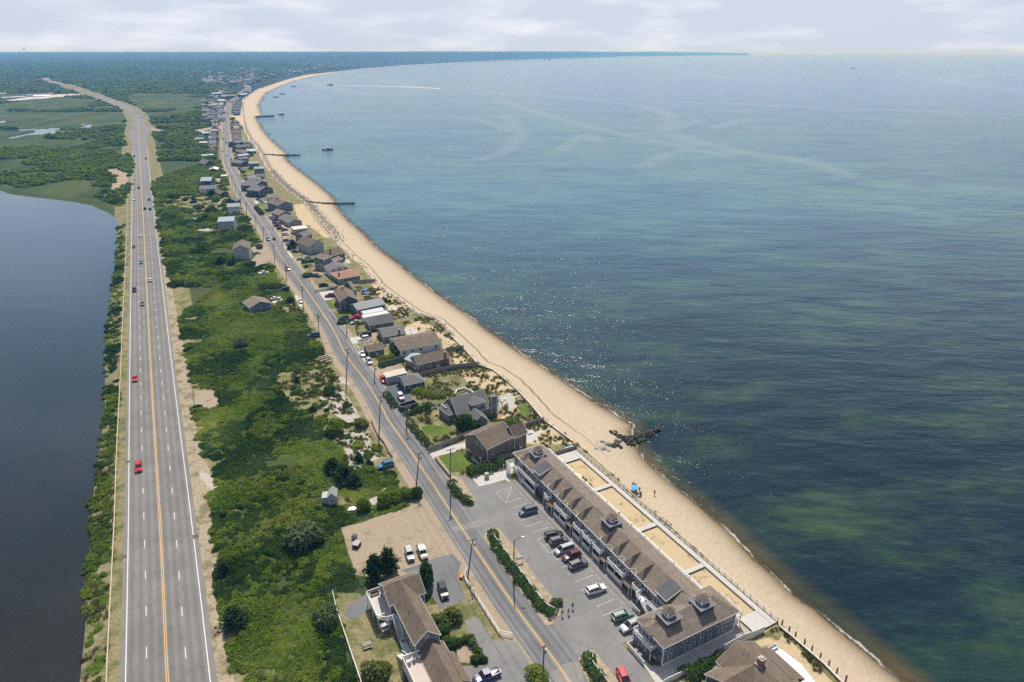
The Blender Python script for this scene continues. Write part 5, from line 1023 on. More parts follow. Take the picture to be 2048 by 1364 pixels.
# near left shingled house (raised deck at its back)
VM = Matrix.Translation((*P('V',655,1000,0).xy, 0)) @ Matrix.Rotation(R(28), 4, 'Z')
def left_house():
    H = House('shingled_house', 'two storey grey shingled house with brown roof and raised white railed deck', 'house', VM); M = VM
    MA = M @ Matrix.Translation((-2.0, 9.0, 0)); gable_block(H, MA, 7.4, 6.6, 5.3, 2.1, WMAT['grey'], RMAT['brown'])
    MBk = M @ Matrix.Translation((3.9, -2.9, 0)) @ Matrix.Rotation(R(90), 4, 'Z'); rB = gable_block(H, MBk, 15.2, 4.9, 5.3, 2.1, WMAT['grey'], RMAT['brown'])
    for y, z in ((0,3.3),(2.6,3.3),(5.2,3.3),(7.6,3.3),(0,.9),(5,.9)): H.window(M, -1.0, y, z, R(-90), .95, 1.35)
    for y, z in ((-1,3.2),(2.5,3.2),(6,3.2),(-1,.9),(3.5,.9)): H.window(M, 3.9, y, z, R(90), .95, 1.25)
    H.window(M, 1.4, -2.9, 5.5, 0, .55, .55); H.window(M, 2.9, -2.9, 4.0, 0, .6, .9); H.window(M, 4.8, 9.0, 3.6, 0, .9, 1.1)
    for y, z in ((10.3,3.1),(13,3.1)): H.window(M, -2.0, y, z, R(-90), 1.3, 1.7)
    for x in (0, 2.5, 4.5): H.window(M, x, 15.6, 3.4, R(180), .9, 1.1)
    d = MB(); d.box(-4.9,-2.0,8.9,16.6,2.5,2.7); H.add(d, 'deck', DECKM, M); q = MB(); rail(q, [(-2.0,16.6),(-4.9,16.6),(-4.9,8.9),(-3.4,8.9)], 2.7, .95, 1.6, .18)
    for x, y in ((-4.8,16.5),(-4.8,12.7),(-4.8,9.0),(-2.3,9.0)): q.bar((x,y,0),(x,y,2.5),.15,.15)
    q.box(-3.4,-1.1,7.6,8.9,2.5,2.68); rail(q, [(-4.9,8.9),(-3.4,7.6),(-1.9,7.6)], 2.7, .95, 1, .18); H.add(q, 'deck_railing', WT, M); s = MB(); stairs(s, (-1.6,7.6,2.7), (-1.6,4.2,.05), 1.1, 14); H.add(s, 'stair', WT, M)
    s = MB(); s.box(-2.3,-1.0,-3.0,3.0,.0,.25); rail(s, [(-1.0,3.0),(-2.3,3.0),(-2.3,-2.2)], .25, 1.0, 1.2, .18); H.add(s, 'porch', WT, M)
    vp = MB(); vp.tube((.2,5.2,6.2),(.2,5.2,7.2),.07,n=6); vp.tube((.2,3.8,6.2),(.2,3.8,7.1),.07,n=6); H.add(vp, 'vent_pipe', DARKM, M, parent=rB) if False else H.add(vp, 'vent_pipe', DARKM, M)
    MC_ = M @ Matrix.Translation((4.5, -14.5, 0)) @ Matrix.Rotation(R(90), 4, 'Z'); gable_block(H, MC_, 11.4, 4.9, 2.9, 2.0, WMAT['grey'], RMAT['brown']); H.window(M, 2.6, -14.5, 1.2, 0, 1.0, .9)
    MD = M @ Matrix.Translation((5.3, -14.3, 0)) @ Matrix.Rotation(R(90), 4, 'Z')
    s = MB(); s.slab([(5.75,-13.6,2.55),(5.75,-5.8,2.55),(4.3,-5.8,3.3),(4.3,-13.6,3.3)], .14); H.add(s, 'roof', RMAT['brown'], M); s = MB(); s.box(4.4,5.4,-13.4,-6.0,0,2.6); H.add(s, 'wall', WMAT['grey'], M)
    for y in (-12,-9.5,-7.4): H.window(M, 5.4, y, .9, R(90), .9, 1.1)
    d = MB(); d.box(-3.8,-.35,-14.5,-3.1,2.3,2.5); H.add(d, 'deck', plain('pink beige deck', (.50,.42,.37), .8, .06, 1), M); q = MB(); rail(q, [(-.3,-3.1),(-3.8,-3.1),(-3.8,-14.5)], 2.5, .95, 1.6, .18, True); q.box(-3.82,-3.75,-14.5,-3.1,.1,2.3)
    stairs(q, (-3.3,-3.0,2.5), (-3.3,.6,.05), 1.1, 13); H.add(q, 'deck_railing', WT, M)
    for p in ((1.5,13),(1.5,8),(1.5,3),(2,-3),(2,-8),(2,-13),(-3,12),(-2.5,-8)): c = M @ Vector((p[0],p[1],0)); BUILT.append((c.x,c.y,4.2))
left_house()
def chair(name, label, x, y, M, mat, z=0, rz=0, group=None):
    """low slatted garden chair"""
    Hh = House(name, label, 'chair', M @ Matrix.Translation((x,y,z)) @ Matrix.Rotation(rz,4,'Z'), group); I = Hh.M
    a = MB(); a.slab([(-.3,-.35,.38),(.3,-.35,.38),(.3,.3,.30),(-.3,.3,.30)],.05); Hh.add(a,'seat',mat,I); a = MB(); a.slab([(-.3,.25,.30),(.3,.25,.30),(.26,.6,1.0),(-.26,.6,1.0)],.05); Hh.add(a,'backrest',mat,I)
    for sx in (-1,1): a = MB(); a.bar((sx*.33,-.3,0),(sx*.33,-.3,.6),.06); a.bar((sx*.33,.35,0),(sx*.33,.35,.6),.06); a.bar((sx*.33,-.38,.62),(sx*.33,.42,.6),.13,.03); Hh.add(a,'armrest',mat,I)
for i in range(3): chair('garden_chair', ['left', 'middle', 'right'][i]+' one of the three white chairs in a row on the pink beige deck', -2.9+i*1.05, -4.2+.1*i, VM, WT, 2.5, R(180-12*i))
def bench(M, label, mat, name='bench', L=1.7):
    Hh = House(name, label, 'bench', M); a = MB(); a.box(-L/2,L/2,-.28,.28,.40,.46); Hh.add(a,'seat',mat,M); a = MB(); a.box(-L/2,L/2,.24,.32,.46,.95); Hh.add(a,'backrest',mat,M)
    for s in (-1,1): a = MB(); a.box(s*L/2-.05,s*L/2+.05,-.28,.3,0,.62); Hh.add(a,'leg',mat,M)
bench(VM @ Matrix.Translation((-3.3,15.7,2.7)), 'dark brown bench on the raised deck of the shingled house', WOODB)
def adir(k, A, B): 
    a = P(k,*A); b = P(k,*B); return a, math.atan2(b.y-a.y, b.x-a.x)
def picnic_table(x, y, rz, label, mat):
    M = Matrix.Translation((x,y,0)) @ Matrix.Rotation(rz,4,'Z'); Hh = House('picnic_table', label, 'picnic table', M)
    a = MB(); [a.box(-.9,.9,-.38+i*.16,-.24+i*.16,.70,.75) for i in range(5)]; Hh.add(a,'tabletop',mat,M)
    for s in (-1,1): a = MB(); a.box(-.9,.9,s*.72-.13,s*.72+.13,.40,.45); Hh.add(a,'seat',mat,M)
    for s in (-1,1): a = MB(); a.bar((s*.65,-.75,0),(s*.65,-.2,.7),.08); a.bar((s*.65,.75,0),(s*.65,.2,.7),.08); a.bar((s*.65,-.75,.38),(s*.65,.75,.38),.08); Hh.add(a,'leg',mat,M)
p = P('C',412,1055); picnic_table(p.x, p.y, R(25), 'grey wooden picnic table on the dry lawn left of the shingled house', WOODG)

# big grey shingled house with tower chimney (custom pieces share one root)
H = house('large grey shingled house with dormer, square tower and white railed roof deck', 'n', (560,700), (1210,545), (1060,215), 3.2, 3.6, 'side', 'grey', 'grey', 'gable', detail=True, asym=.5, wstep=3.4)
house('', 'n', (390,700), (560,640), (560,440), 3.0, 1.6, 'side', 'grey', 'grey', 'hip', root=H, detail=True)
house('', 'n', (890,850), (1160,790), (800,600), 2.9, 2.0, 'end', 'grey', 'grey', 'gable', root=H, detail=True)
house('', 'n', (850,500), (1105,430), (1000,290), 5.2, 1.3, 'side', 'grey', 'grey', 'hip', root=H, win=False)
def g2_extra(H):
    a = P('n',1240,360,6.6); b = P('n',1350,335,6.6); M = fmat(Vector((a.x,a.y)), Vector((b.x-a.x,b.y-a.y))); L = (b-a).length
    mb = MB(); mb.box(0,L,0,1.8,0,6.6); H.add(mb,'tower',WMAT['slate'],M); mb = MB(); mb.box(-.15,L+.15,-.15,1.95,6.6,6.8); H.add(mb,'tower_roof',RMAT['grey'],M); H.window(M, L*.55, 0, 3.0, 0, .6, .6); t = MB(); t.box(-.08,.05,-.06,.02,0,6.55); t.box(L-.05,L+.08,-.06,.02,0,6.55); H.add(t,'trim',WT,M)
    a = P('n',870,560,3.9); b = P('n',1100,500,3.9); d = Vector((b.x-a.x,b.y-a.y)); M = fmat(Vector((a.x,a.y)), d)
    for i in range(5): H.window(M, .5+i*(d.length-1)/4, -.12, 3.9, 0, .8, .9)
    a = P('n',640,435,5.0); M = fmat(Vector((a.x,a.y)), d); mb = MB(); mb.slab([(0,-.6,4.9),(1.2,-.6,4.9),(1.2,1.2,6.2),(0,1.2,6.2)],.1); H.add(mb,'skylight',GLS,M)
    a = P('n',320,590,3.6); b = P('n',430,560,3.6); M = fmat(Vector((a.x,a.y)), Vector((b.x-a.x,b.y-a.y))); mb = MB(); mb.box(0,3.2,0,3.4,2.9,3.1); rail(mb,[(0,3.4),(0,0),(2.6,0),(3.2,.8),(3.2,3.4)],3.1,1.0,1.1,.2,True); H.add(mb,'roof_deck',WT,M)
    mb = MB(); mb.box(-.4,3.6,-.6,3.0,0,2.9); H.add(mb,'wall',WMAT['grey'],M)
    for i in range(3): H.window(M, .4+i*1.2, -.6, 1.0, 0, .9, 1.2); H.window(M, -.4, .2+i*1.1, 1.0, R(-90), .9, 1.2)
g2_extra(H)
H = house('brown two storey cedar house with long brown roof beside the end of the motel', 'G', (832,845), (1130,705), (900,607), 5.2, 2.5, 'side', 'cedar', 'brown', 'gable', detail=True, sides='0')
house('', 'G', (1125,722), (1252,665), (1190,556), 5.0, 2.6, 'side', 'cedar', 'brown', 'gable', root=H, detail=True)
def g1_porch(H):
    M, L, W, h = H.last; M = H.M; a = Vector((0,0,0)); mb = MB(); mb.slab([(-2.2,.2,2.6),(-2.2,7.2,2.6),(0,7.2,3.6),(0,.2,3.6)][::-1],.14); H.add(mb,'porch_roof',RMAT['brown'],M); mb = MB()
    for y in (.4, 3.6, 7.0): mb.bar((-2.05,y,0),(-2.05,y,2.55),.14)
    H.add(mb,'post',WT,M)
    for y in (2.4, 4.6): H.window(M, 0, y, 4.1, R(-90), .85, 1.3)
    H.window(M, 0, 3.6, .1, R(-90), .95, 2.05, door=True); mb = MB(); stairs(mb,(-1.0,-.2,.9),(-1.0,-3.4,.05),1.1,6); H.add(mb,'stair',WT,M)
g1_porch(H)
# bottom right house with brick chimney and white deck
SM = Matrix.Translation((42.706, 96.758, 0)) @ Matrix.Rotation(R(28.36), 4, 'Z')
def br_house():
    H = House('deck_house', 'brown roofed house with brick chimney and wide white deck at the bottom right', 'house', SM); M = SM
    Mr = M @ Matrix.Translation((4.9,-12.5,0)) @ Matrix.Rotation(R(90),4,'Z'); r = gable_block(H, Mr, 12.5, 9.4, 4.5, 2.5, WMAT['dark'], RMAT['brown'], asym=.52)
    Mw = M @ Matrix.Translation((-8.2,-9.0,0)); gable_block(H, Mw, 8.2, 8.0, 4.2, 2.4, WMAT['dark'], RMAT['brown'])
    Me = M @ Matrix.Translation((4.9,-9.3,0)); gable_block(H, Me, 2.6, 7.4, 2.9, 0, WMAT['dark'], RMAT['brown'], 'flat')
    s = MB(); s.slab([(7.9,-9.6,2.95),(7.9,-1.6,2.95),(4.0,-1.6,5.15),(4.0,-9.6,5.15)],.14); H.add(s,'roof',RMAT['brown'],M)
    chimney(H, M, .1, -5.6, 5, 8.3, 1.0); f = MB(); f.slab([(-.75,-6.5,7.0),(1.0,-6.5,6.6),(1.0,-4.8,6.6),(-.75,-4.8,7.0)],.05); H.add(f,'flashing',RMAT['metal'],M)
    d = MB(); d.face([(7.4,-9.2,.6),(7.4,-.2,.6),(11.2,-.2,.6),(12.1,-5.6,.6),(10.2,-9.5,.6)]); d.prism([(5,-12),(7.4,-.2),(11.4,-.2),(12.2,-5.6),(10.6,-12)],.42,.62); H.add(d,'deck',plain('white deck paint', (.62,.63,.66), .6, .05, 1),M)
    d = MB(); d.box(-5.9,-4.6,-9.05,-7.9,4.6,6.1); H.add(d,'dormer_wall',WMAT['white'],M); H.window(M,-5.25,-9.05,4.9,0,.8,.9)
    for i in range(3): H.window(M,7.5,-8+i*2.4,.7,R(90),1.5,1.9,door=True)
    for y in (-7.5,-4.5,-2): H.window(M,-8.2,y,1.2,R(-90),.95,1.3)
    for p in ((0,-3),(0,-8),(-5,-5),(6,-5),(9,-5),(0,-12)): c = M @ Vector((*p,0)); BUILT.append((c.x,c.y,4.5))
br_house()
bench(SM @ Matrix.Translation((9.9,-.6,.62)) @ Matrix.Rotation(R(0),4,'Z'), 'white bench on the near end of the white deck', WT, L=2.4)

HL = [
 # label, crop, A, B, R, h, rise, kind, wall, roof, type, extras
 ('long white and green cottage with brown roof facing the lawn','F',(690,372),(1185,278),(1015,172),3.0,1.9,'side','white','brown','gable',dict(detail=True)),
 ('small green shed with brown roof behind the white fence','F',(293,388),(480,352),(440,282),2.4,1.3,'side','green','brown','gable',dict(detail=True,name='garden_shed',cat='shed')),
 ('grey flat roofed garage beside the red pickup','F',(518,712),(762,655),(738,598),2.7,.5,'side','pale','beige','shed',dict(name='garage',cat='garage',win=False,ov=.2)),
 ('dark garage with grey hipped roof and white end wall','F',(740,808),(985,752),(900,658),2.7,1.7,'side','dark','grey','hipr',dict(detail=True,name='garage',cat='garage',sides='01')),
 ('grey shingled cottage with forked roof and dark chimney','F',(480,205),(745,160),(700,66),2.8,1.7,'side','grey','grey','gable',dict(detail=True,chim=(.72,-.04,.4,1))),
 ('grey cottage with dark hipped roof beside the white flat roof','h',(1215,905),(1690,830),(1450,712),3.0,1.8,'side','cedar','dark','hipl',dict(detail=True)),
 ('long low cottage with smooth light grey roof','h',(965,600),(1510,480),(1420,372),3.0,1.4,'side','blue','light','gable',dict(detail=True)),
 ('long narrow hut with pale metal roof beside the grey roof cottage','h',(1090,695),(1500,612),(1480,550),2.4,.5,'side','pale','metal','shed',dict(win=False,name='hut',cat='hut',ov=.15)),
 ('white flat roofed annexe behind the dark hipped roof','h',(1085,765),(1590,670),(1560,620),2.5,.3,'side','white','white','shed',dict(win=False,name='annexe',cat='annexe',ov=.15)),
 ('tall dark blue house with white trimmed gable over the lawn','h',(612,430),(950,385),(640,130),5.0,2.2,'end','dark','brown','gable',dict(detail=True,chim=(.8,.55,.7))),
 ('dark gabled house with taupe roof behind the blue house','h',(720,60),(930,190),(620,-60),5.0,2.4,'end','dark','taupe','gable',dict(detail=False)),
 ('green house with rusty red hipped roof','i',(1190,1190),(1610,1115),(1480,960),3.0,1.5,'side','green','red','hipl',dict(detail=False,chim=(.15,.3,.5))),
 ('white house with grey roof and wide front gable','i',(1010,1010),(1375,950),(1130,835),4.0,1.7,'end','white','grey','gable',dict(detail=True)),
 ('dark blue house with boxy brown upper storey','i',(885,800),(1045,735),(950,625),6.0,1.0,'side','blue','brown','shed',dict(detail=True)),
 ('low grey wing with taupe roof joined to the boxy brown house','i',(900,930),(1260,780),(1200,725),3.0,1.0,'side','grey','taupe','gable',dict(detail=False,name='cottage',cat='cottage')),
 ('brown gabled house with dark red wall and tall chimney','i',(790,690),(990,740),(900,470),4.6,2.6,'end','dark','brown','gable',dict(detail=False,chim=(.2,.15,1.2))),
 ('tall pale blue gabled house with steps to the drive','i',(600,520),(880,460),(640,290),5.2,2.6,'end','pale','brown','gable',dict(detail=True)),
 ('grey two storey house with skylights in its grey roof','i',(490,330),(640,270),(570,195),5.2,1.8,'side','grey','grey','gable',dict(detail=False)),
 ('beige cottage with flat white roof above the beach','i',(290,195),(560,160),(500,85),3.2,.4,'side','tan','white','shed',dict(detail=False,name='cottage',cat='cottage')),
 ('third beige gabled cottage in the row above the tan sand','j',(1100,1310),(1400,1270),(1090,1190),3.2,1.9,'end','tan','grey','gable',dict(name='cottage',cat='cottage')),
 ('second gabled cottage in the row above the tan sand','j',(1010,1250),(1310,1200),(1040,1110),3.2,1.9,'end','tan','grey','gable',dict(name='cottage',cat='cottage')),
 ('first taupe gabled cottage in the row above the tan sand','j',(890,1130),(1150,1085),(930,980),3.2,1.9,'end','grey','taupe','gable',dict(name='cottage',cat='cottage')),
 ('large grey house with white framed windows and roof terrace','j',(860,920),(1185,870),(830,680),5.0,2.2,'end','blue','brown','gable',dict(detail=True,chim=(.7,.5,.8))),
 ('low taupe roofed wing at the back of the large grey house','j',(660,740),(890,720),(840,620),3.0,1.5,'side','white','taupe','gable',dict(name='cottage',cat='cottage')),
 ('black gabled house beside a square green lawn','j',(430,590),(745,520),(560,400),5.0,2.5,'end','dark','grey','gable',dict(chim=(.3,.6,.7))),
 ('black gabled house with steep white trimmed gables','j',(360,470),(620,390),(470,250),5.0,2.6,'end','dark','grey','gable',dict()),
 ('cottage with low dark brown roof','j',(290,255),(550,245),(540,175),3.0,1.0,'side','pale','dark','gable',dict(name='cottage',cat='cottage')),
 ('two storey pale blue house with flat light hipped roof','j',(320,85),(540,75),(520,30),5.6,.8,'side','blue','light','hip',dict()),
 ('two storey blue house with flat roof beyond the parked car','I',(740,292),(855,285),(845,252),5.6,.8,'side','blue','light','hip',dict()),
 ('dark house with three small gables by the beach stones','I',(630,290),(735,275),(650,225),3.6,2.0,'end','dark','grey','gable',dict()),
 ('long hut with pale blue grey roof behind the three gables','I',(610,198),(740,182),(735,165),3.0,.8,'side','dark','metal','shed',dict(name='hut',cat='hut')),
 ('dark house with white trimmed gable near the short groyne','I',(680,165),(785,155),(690,105),3.6,2.2,'end','dark','grey','gable',dict()),
 ('big dark two storey house with three roof gables','I',(590,95),(735,80),(660,20),5.5,2.2,'side','dark','dark','gable',dict()),
 # land side
 ('grey three storey gabled house standing alone in the scrub','T',(410,358),(600,345),(475,245),7.0,1.9,'end','pale','brown','gable',dict(detail=True)),
 ('dark blue cottage with brown roof and white deck in the scrub','T',(620,1085),(880,1030),(775,918),3.0,1.9,'end','blue','taupe','gable',dict(detail=True)),
 ('large stone based house with blue roofs and wide deck','k',(510,1030),(790,1015),(770,935),7.2,1.6,'side','pale','blue','gable',dict()),
 ('white walled house with a row of dark windows over the hedge','k',(680,765),(900,750),(885,690),5.4,1.2,'side','white','light','gable',dict(detail=True,wstep=1.7)),
 ('dark cottage with pale green roof and gable to the road','k',(650,640),(830,650),(690,570),3.2,1.7,'end','dark','grey','gable',dict(name='cottage',cat='cottage')),
 ('small brown roofed cottage beside the red soil','k',(560,520),(700,500),(610,410),3.0,1.7,'end','dark','brown','gable',dict(name='cottage',cat='cottage')),
 ('white two storey house with grey roof in the scrub','k',(175,435),(445,425),(440,335),5.2,1.6,'side','white','grey','gable',dict(detail=True)),
 ('tall house with wide pale blue roof and dark shaded porch','k',(190,290),(375,285),(370,155),5.6,2.2,'side','dark','blue','gable',dict()),
 ('low cottage with bright white roof ridge in the bushes','k',(335,90),(490,85),(400,28),3.0,1.4,'end','dark','white','gable',dict(name='cottage',cat='cottage')),
 ('white camper trailer sized hut at the road edge','k',(560,205),(672,200),(668,170),2.6,.3,'side','white','white','shed',dict(name='hut',cat='hut',ov=.1)),
 ('dark green steep roofed house among tall shrubs','m',(290,1250),(480,1230),(390,1100),3.4,3.4,'end','dark','grey','gable',dict()),
 ('long flat white roofed barn behind the steep roofed house','m',(245,1085),(460,1065),(455,1050),3.6,.4,'side','dark','white','shed',dict(name='barn',cat='barn')),
 ('brown roofed bungalow by the roadside hedge','m',(410,910),(540,900),(480,850),3.0,1.4,'side','grey','brown','hip',dict(name='cottage',cat='cottage')),
 ('long dark barn with pale roof beyond the bungalow','m',(185,835),(330,830),(325,795),4.0,.8,'side','dark','beige','shed',dict(name='barn',cat='barn')),
 ('blue house with white gable trim next to the pale barn','m',(225,780),(360,765),(290,700),3.6,2.2,'end','blue','light','gable',dict()),
 ('long bright blue block of flats behind the cross road','m',(245,650),(415,640),(405,570),5.2,1.5,'side','blue','blue','gable',dict(name='apartment_block',cat='flats')),
 ('pale blue cottage at the dirt turning','m',(440,420),(550,410),(540,365),3.2,1.3,'side','blue','light','gable',dict(name='cottage',cat='cottage')),
 ('dark blue hipped house in the trees','m',(290,370),(450,360),(400,305),4.5,1.7,'side','blue','dark','hip',dict()),
 ('long two storey inn with pale flat roof','m',(310,265),(495,262),(480,220),5.4,.8,'side','blue','light','gable',dict(name='inn',cat='inn')),
 ('long low motel wing with brown roof beside the inn','m',(500,235),(690,228),(680,205),3.2,1.0,'side','grey','brown','gable',dict(name='inn',cat='inn')),
 ('far house with white gable at the forest edge','m',(370,110),(520,100),(470,55),4.5,1.8,'side','blue','light','gable',dict()),
]
for L_ in HL:
    lab, k, A, B, Rp, h, rise, kind, wall, roof, typ, ex = L_
    house(lab, k, A, B, Rp, h, rise, kind, wall, roof, typ, **ex)
house('cottage with tall red brick chimney beside the wooden fence', 'F', (905,548), (1290,458), (1222,362), 3.2, 2.0, 'side', 'cedar', 'brown', 'gable', detail=True, chim=(.86,-.03,.5,1))
house('', 'F', (748,478), (905,545), (850,425), 2.9, 1.0, 'side', 'cedar', 'metal', 'gable', root=House('metal_roof_wing', 'low wing with shiny grey metal roof in front of the red chimney cottage', 'house', fmat(Vector(P('F',850,640).xy), Vector((1,0)))), detail=True)
for i in range(9):
    y = 838-17.5*i
    house(['nearest', 'second', 'third', 'fourth', 'fifth', 'sixth', 'seventh', 'eighth', 'last'][i]+' of the blue grey roofed cottages in the far row between road and beach', 'K', (778+i*2.5,y), (852+i*3,y-2), (850+i*3,y-13), 3.2, 1.4, 'side', 'dark', 'grey' if i % 2 else 'dark', 'gable', name='cottage', cat='cottage', tr=False, wstep=4, group='far row of matching cottages')
for i, (A, B, Rr, w, rf) in enumerate([((380,705),(482,700),(476,660),'blue','dark'), ((385,755),(495,750),(490,715),'cedar','brown'), ((385,815),(500,810),(495,770),'cedar','brown'), ((395,860),(520,855),(510,825),'dark','grey'), ((430,930),(570,905),(540,860),'dark','grey'), ((400,640),(480,636),(470,600),'pale','grey'), ((395,595),(470,590),(465,560),'cedar','taupe'), ((480,1190),(620,1175),(600,1145),'grey','grey')]):
    house(['slate roofed cottage just past the cross road on the beach side', 'first brown roofed cottage past the cross road on the beach side', 'second brown roofed cottage past the cross road on the beach side', 'dark grey gabled cottage after the two brown roofs', 'dark two storey house beside the two brown roofs', 'pale cottage near the far patch of golden sand', 'taupe roofed cottage near the far patch of golden sand', 'grey cottage in front of the three small gables'][i], 'l', A, B, Rr, 3.2+(i == 4)*2, 1.5, 'side', w, rf, 'gable', name='cottage', cat='cottage', tr=False, wstep=4)
for i, (k, A, B, Rr, h) in enumerate([('J',(305,632),(545,618),(540,600),4), ('J',(30,660),(370,640),(365,628),4), ('J',(385,640),(585,630),(580,620),4), ('J',(550,612),(680,602),(676,590),4), ('J',(0,612),(100,605),(98,592),4), ('K',(540,610),(650,605),(600,570),9), ('K',(650,600),(760,600),(740,560),8), ('K',(640,635),(800,630),(790,600),7),('K',(605,690),(680,688),(660,660),6),('K',(545,735),(620,730),(600,708),5),('K',(820,495),(980,492),(970,480),8),('K',(870,625),(950,610),(940,585),5),('K',(960,590),(1010,570),(1000,545),5)]):
    house(['long white roofed hangar on the hill left of the highway', 'longest of the low white roofed barracks above the marsh', 'short low barracks beside the longest one above the marsh', 'red roofed hall behind the barracks above the marsh', 'white roofed barracks at the left edge of the picture', 'large hipped blue roofed inn among far trees', 'brown roofed inn wing next to the far blue roofed inn', 'long pale inn building in front of the far inns', 'white house cluster roof near the far road bend', 'small pale house below the far inns', 'long grey terrace at the start of the far town', 'blue block at the far road bend by the beach', 'last grey block beside the far road bend'][i], k, A, B, Rr, h, 2, 'side', 'pale' if i in (0,1,2,4,8,9) else 'blue', ['light','metal','metal','red','light','blue','brown','light','white','light','grey','blue','grey'][i], 'gable', name='hall' if i < 5 else 'inn', cat='building', tr=False, wstep=9)

# ---------------------------------------------------------------- far town: small houses among the trees
def far_town():
    g = random.Random(5); pr = []
    for i, (wm, rm) in enumerate([('white','light'),('pale','grey'),('cedar','grey'),('white','brown'),('tan','light')]):
        mb = MB(); L, W, h, r = 13, 9, 5.5, 3; mb.mi = 0; mb.face([(0,0,-3),(L,0,-3),(L,0,h),(0,0,h)]); mb.face([(L,W,-3),(0,W,-3),(0,W,h),(L,W,h)]); mb.face([(0,W,-3),(0,0,-3),(0,0,h),(0,W/2,h+r),(0,W,h)]); mb.face([(L,0,-3),(L,W,-3),(L,W,h),(L,W/2,h+r),(L,0,h)])
        mb.mi = 1; mb.slab([(-.5,-.5,h),(L+.5,-.5,h),(L+.5,W/2,h+r+.2),(-.5,W/2,h+r+.2)],.3); mb.slab([(L+.5,W+.5,h),(-.5,W+.5,h),(-.5,W/2,h+r+.2),(L+.5,W/2,h+r+.2)],.3); mb.mi = 2
        for k in range(3): mb.box(1.5+k*4,3+k*4,-.08,0,1.2,3)
        pr.append(mb.mesh('far_house', [WMAT[wm], RMAT[rm], GLS]))
    spots = []
    while len(spots) < 150:
        t = g.random(); x = 400+g.random()*620 if t < .5 else 850+g.random()*1150; yc = np.interp(x, [380,900,1250,1500,1989], [560,520,450,395,335]); y = yc-6-abs(g.gauss(0, 1))*75*(1-.35*(x > 1300))
        if y < 225 or (x < 700 and y > 520): continue
        spots.append(('K', x, y))
    for _ in range(60):
        y = 560+g.random()*380; x = (690-(y-560)*.15 if y < 700 else 640)-20-g.random()*210*(1 if y > 640 else .5); spots.append(('K', x, y))
    for _ in range(22): spots.append(('o', 700+g.random()*480, 0)); 
    for k, x, y in spots:
        if k == 'o': y = np.interp(x, [700,900,1180], [137,123.5,113.5])
        p = PH(k, x, y)
        if p.y > 16000 or dist_poly(np.array([p.x]), np.array([p.y]), INNER)[0] < 14: continue
        o = bpy.data.objects.new('far_house', g.choice(pr)); COL.objects.link(o); o.location = (p.x, p.y, H1(p.x, p.y)+4); o.rotation_euler = (0,0,g.uniform(-.6,.6)); s = g.uniform(.8,1.3)*(1+max(0, p.y-4000)/9000)*(.75 if p.y < 2400 else 1); o.location.z -= 3.6 if p.y < 2400 else 0; o.scale = (s, s, s)
        tag(o, 'small pale house among the dark trees of the far town', 'house', 'houses of the far town')
far_town()
def far_marks():
    p = PH('J', 288, 160); M = Matrix.Translation((p.x,p.y,H1(p.x,p.y))); H = House('radar_dish', 'large white dish antenna standing on the hill at far left', 'antenna', M); s = p.y/1366*2.2
    mb = MB(); mb.tube((0,0,-5),(0,0,s*2.2),s*.8,s*.5,8); H.add(mb,'mast',CONC,M); mb = MB(); n = 14
    c = Vector((0,0,s*3.6)); ax = Vector((-.5,-.35,.78)).normalized(); u = ax.orthogonal().normalized(); v = ax.cross(u); R1 = s*2.4; rim = [c+ax*R1*.35+u*math.cos(6.283*i/n)*R1+v*math.sin(6.283*i/n)*R1 for i in range(n)]
    for i in range(n): mb.face([c-ax*.2*s, rim[i], rim[(i+1) % n]]); mb.face([c-ax*.7*s, rim[(i+1) % n], rim[i]])
    H.add(mb,'dish',WT,M)
    for k, x, y0, h, lab in (('K',1672,212,24,'thin dark tower rising above the far town'), ('J',955,158,60,'thin radio mast on the left horizon')):
        p = PH(k, x, y0); z = H1(p.x,p.y); mb = MB(); mb.tube((0,0,0),(0,0,h),3 if k == 'K' else 1.5,2 if k == 'K' else .8,6); o = mb.build('tower' if k == 'K' else 'radio_mast', CONC if k == 'K' else DARKM); o.location = (p.x,p.y,z); tag(o, lab, 'tower' if k == 'K' else 'mast')
far_marks()

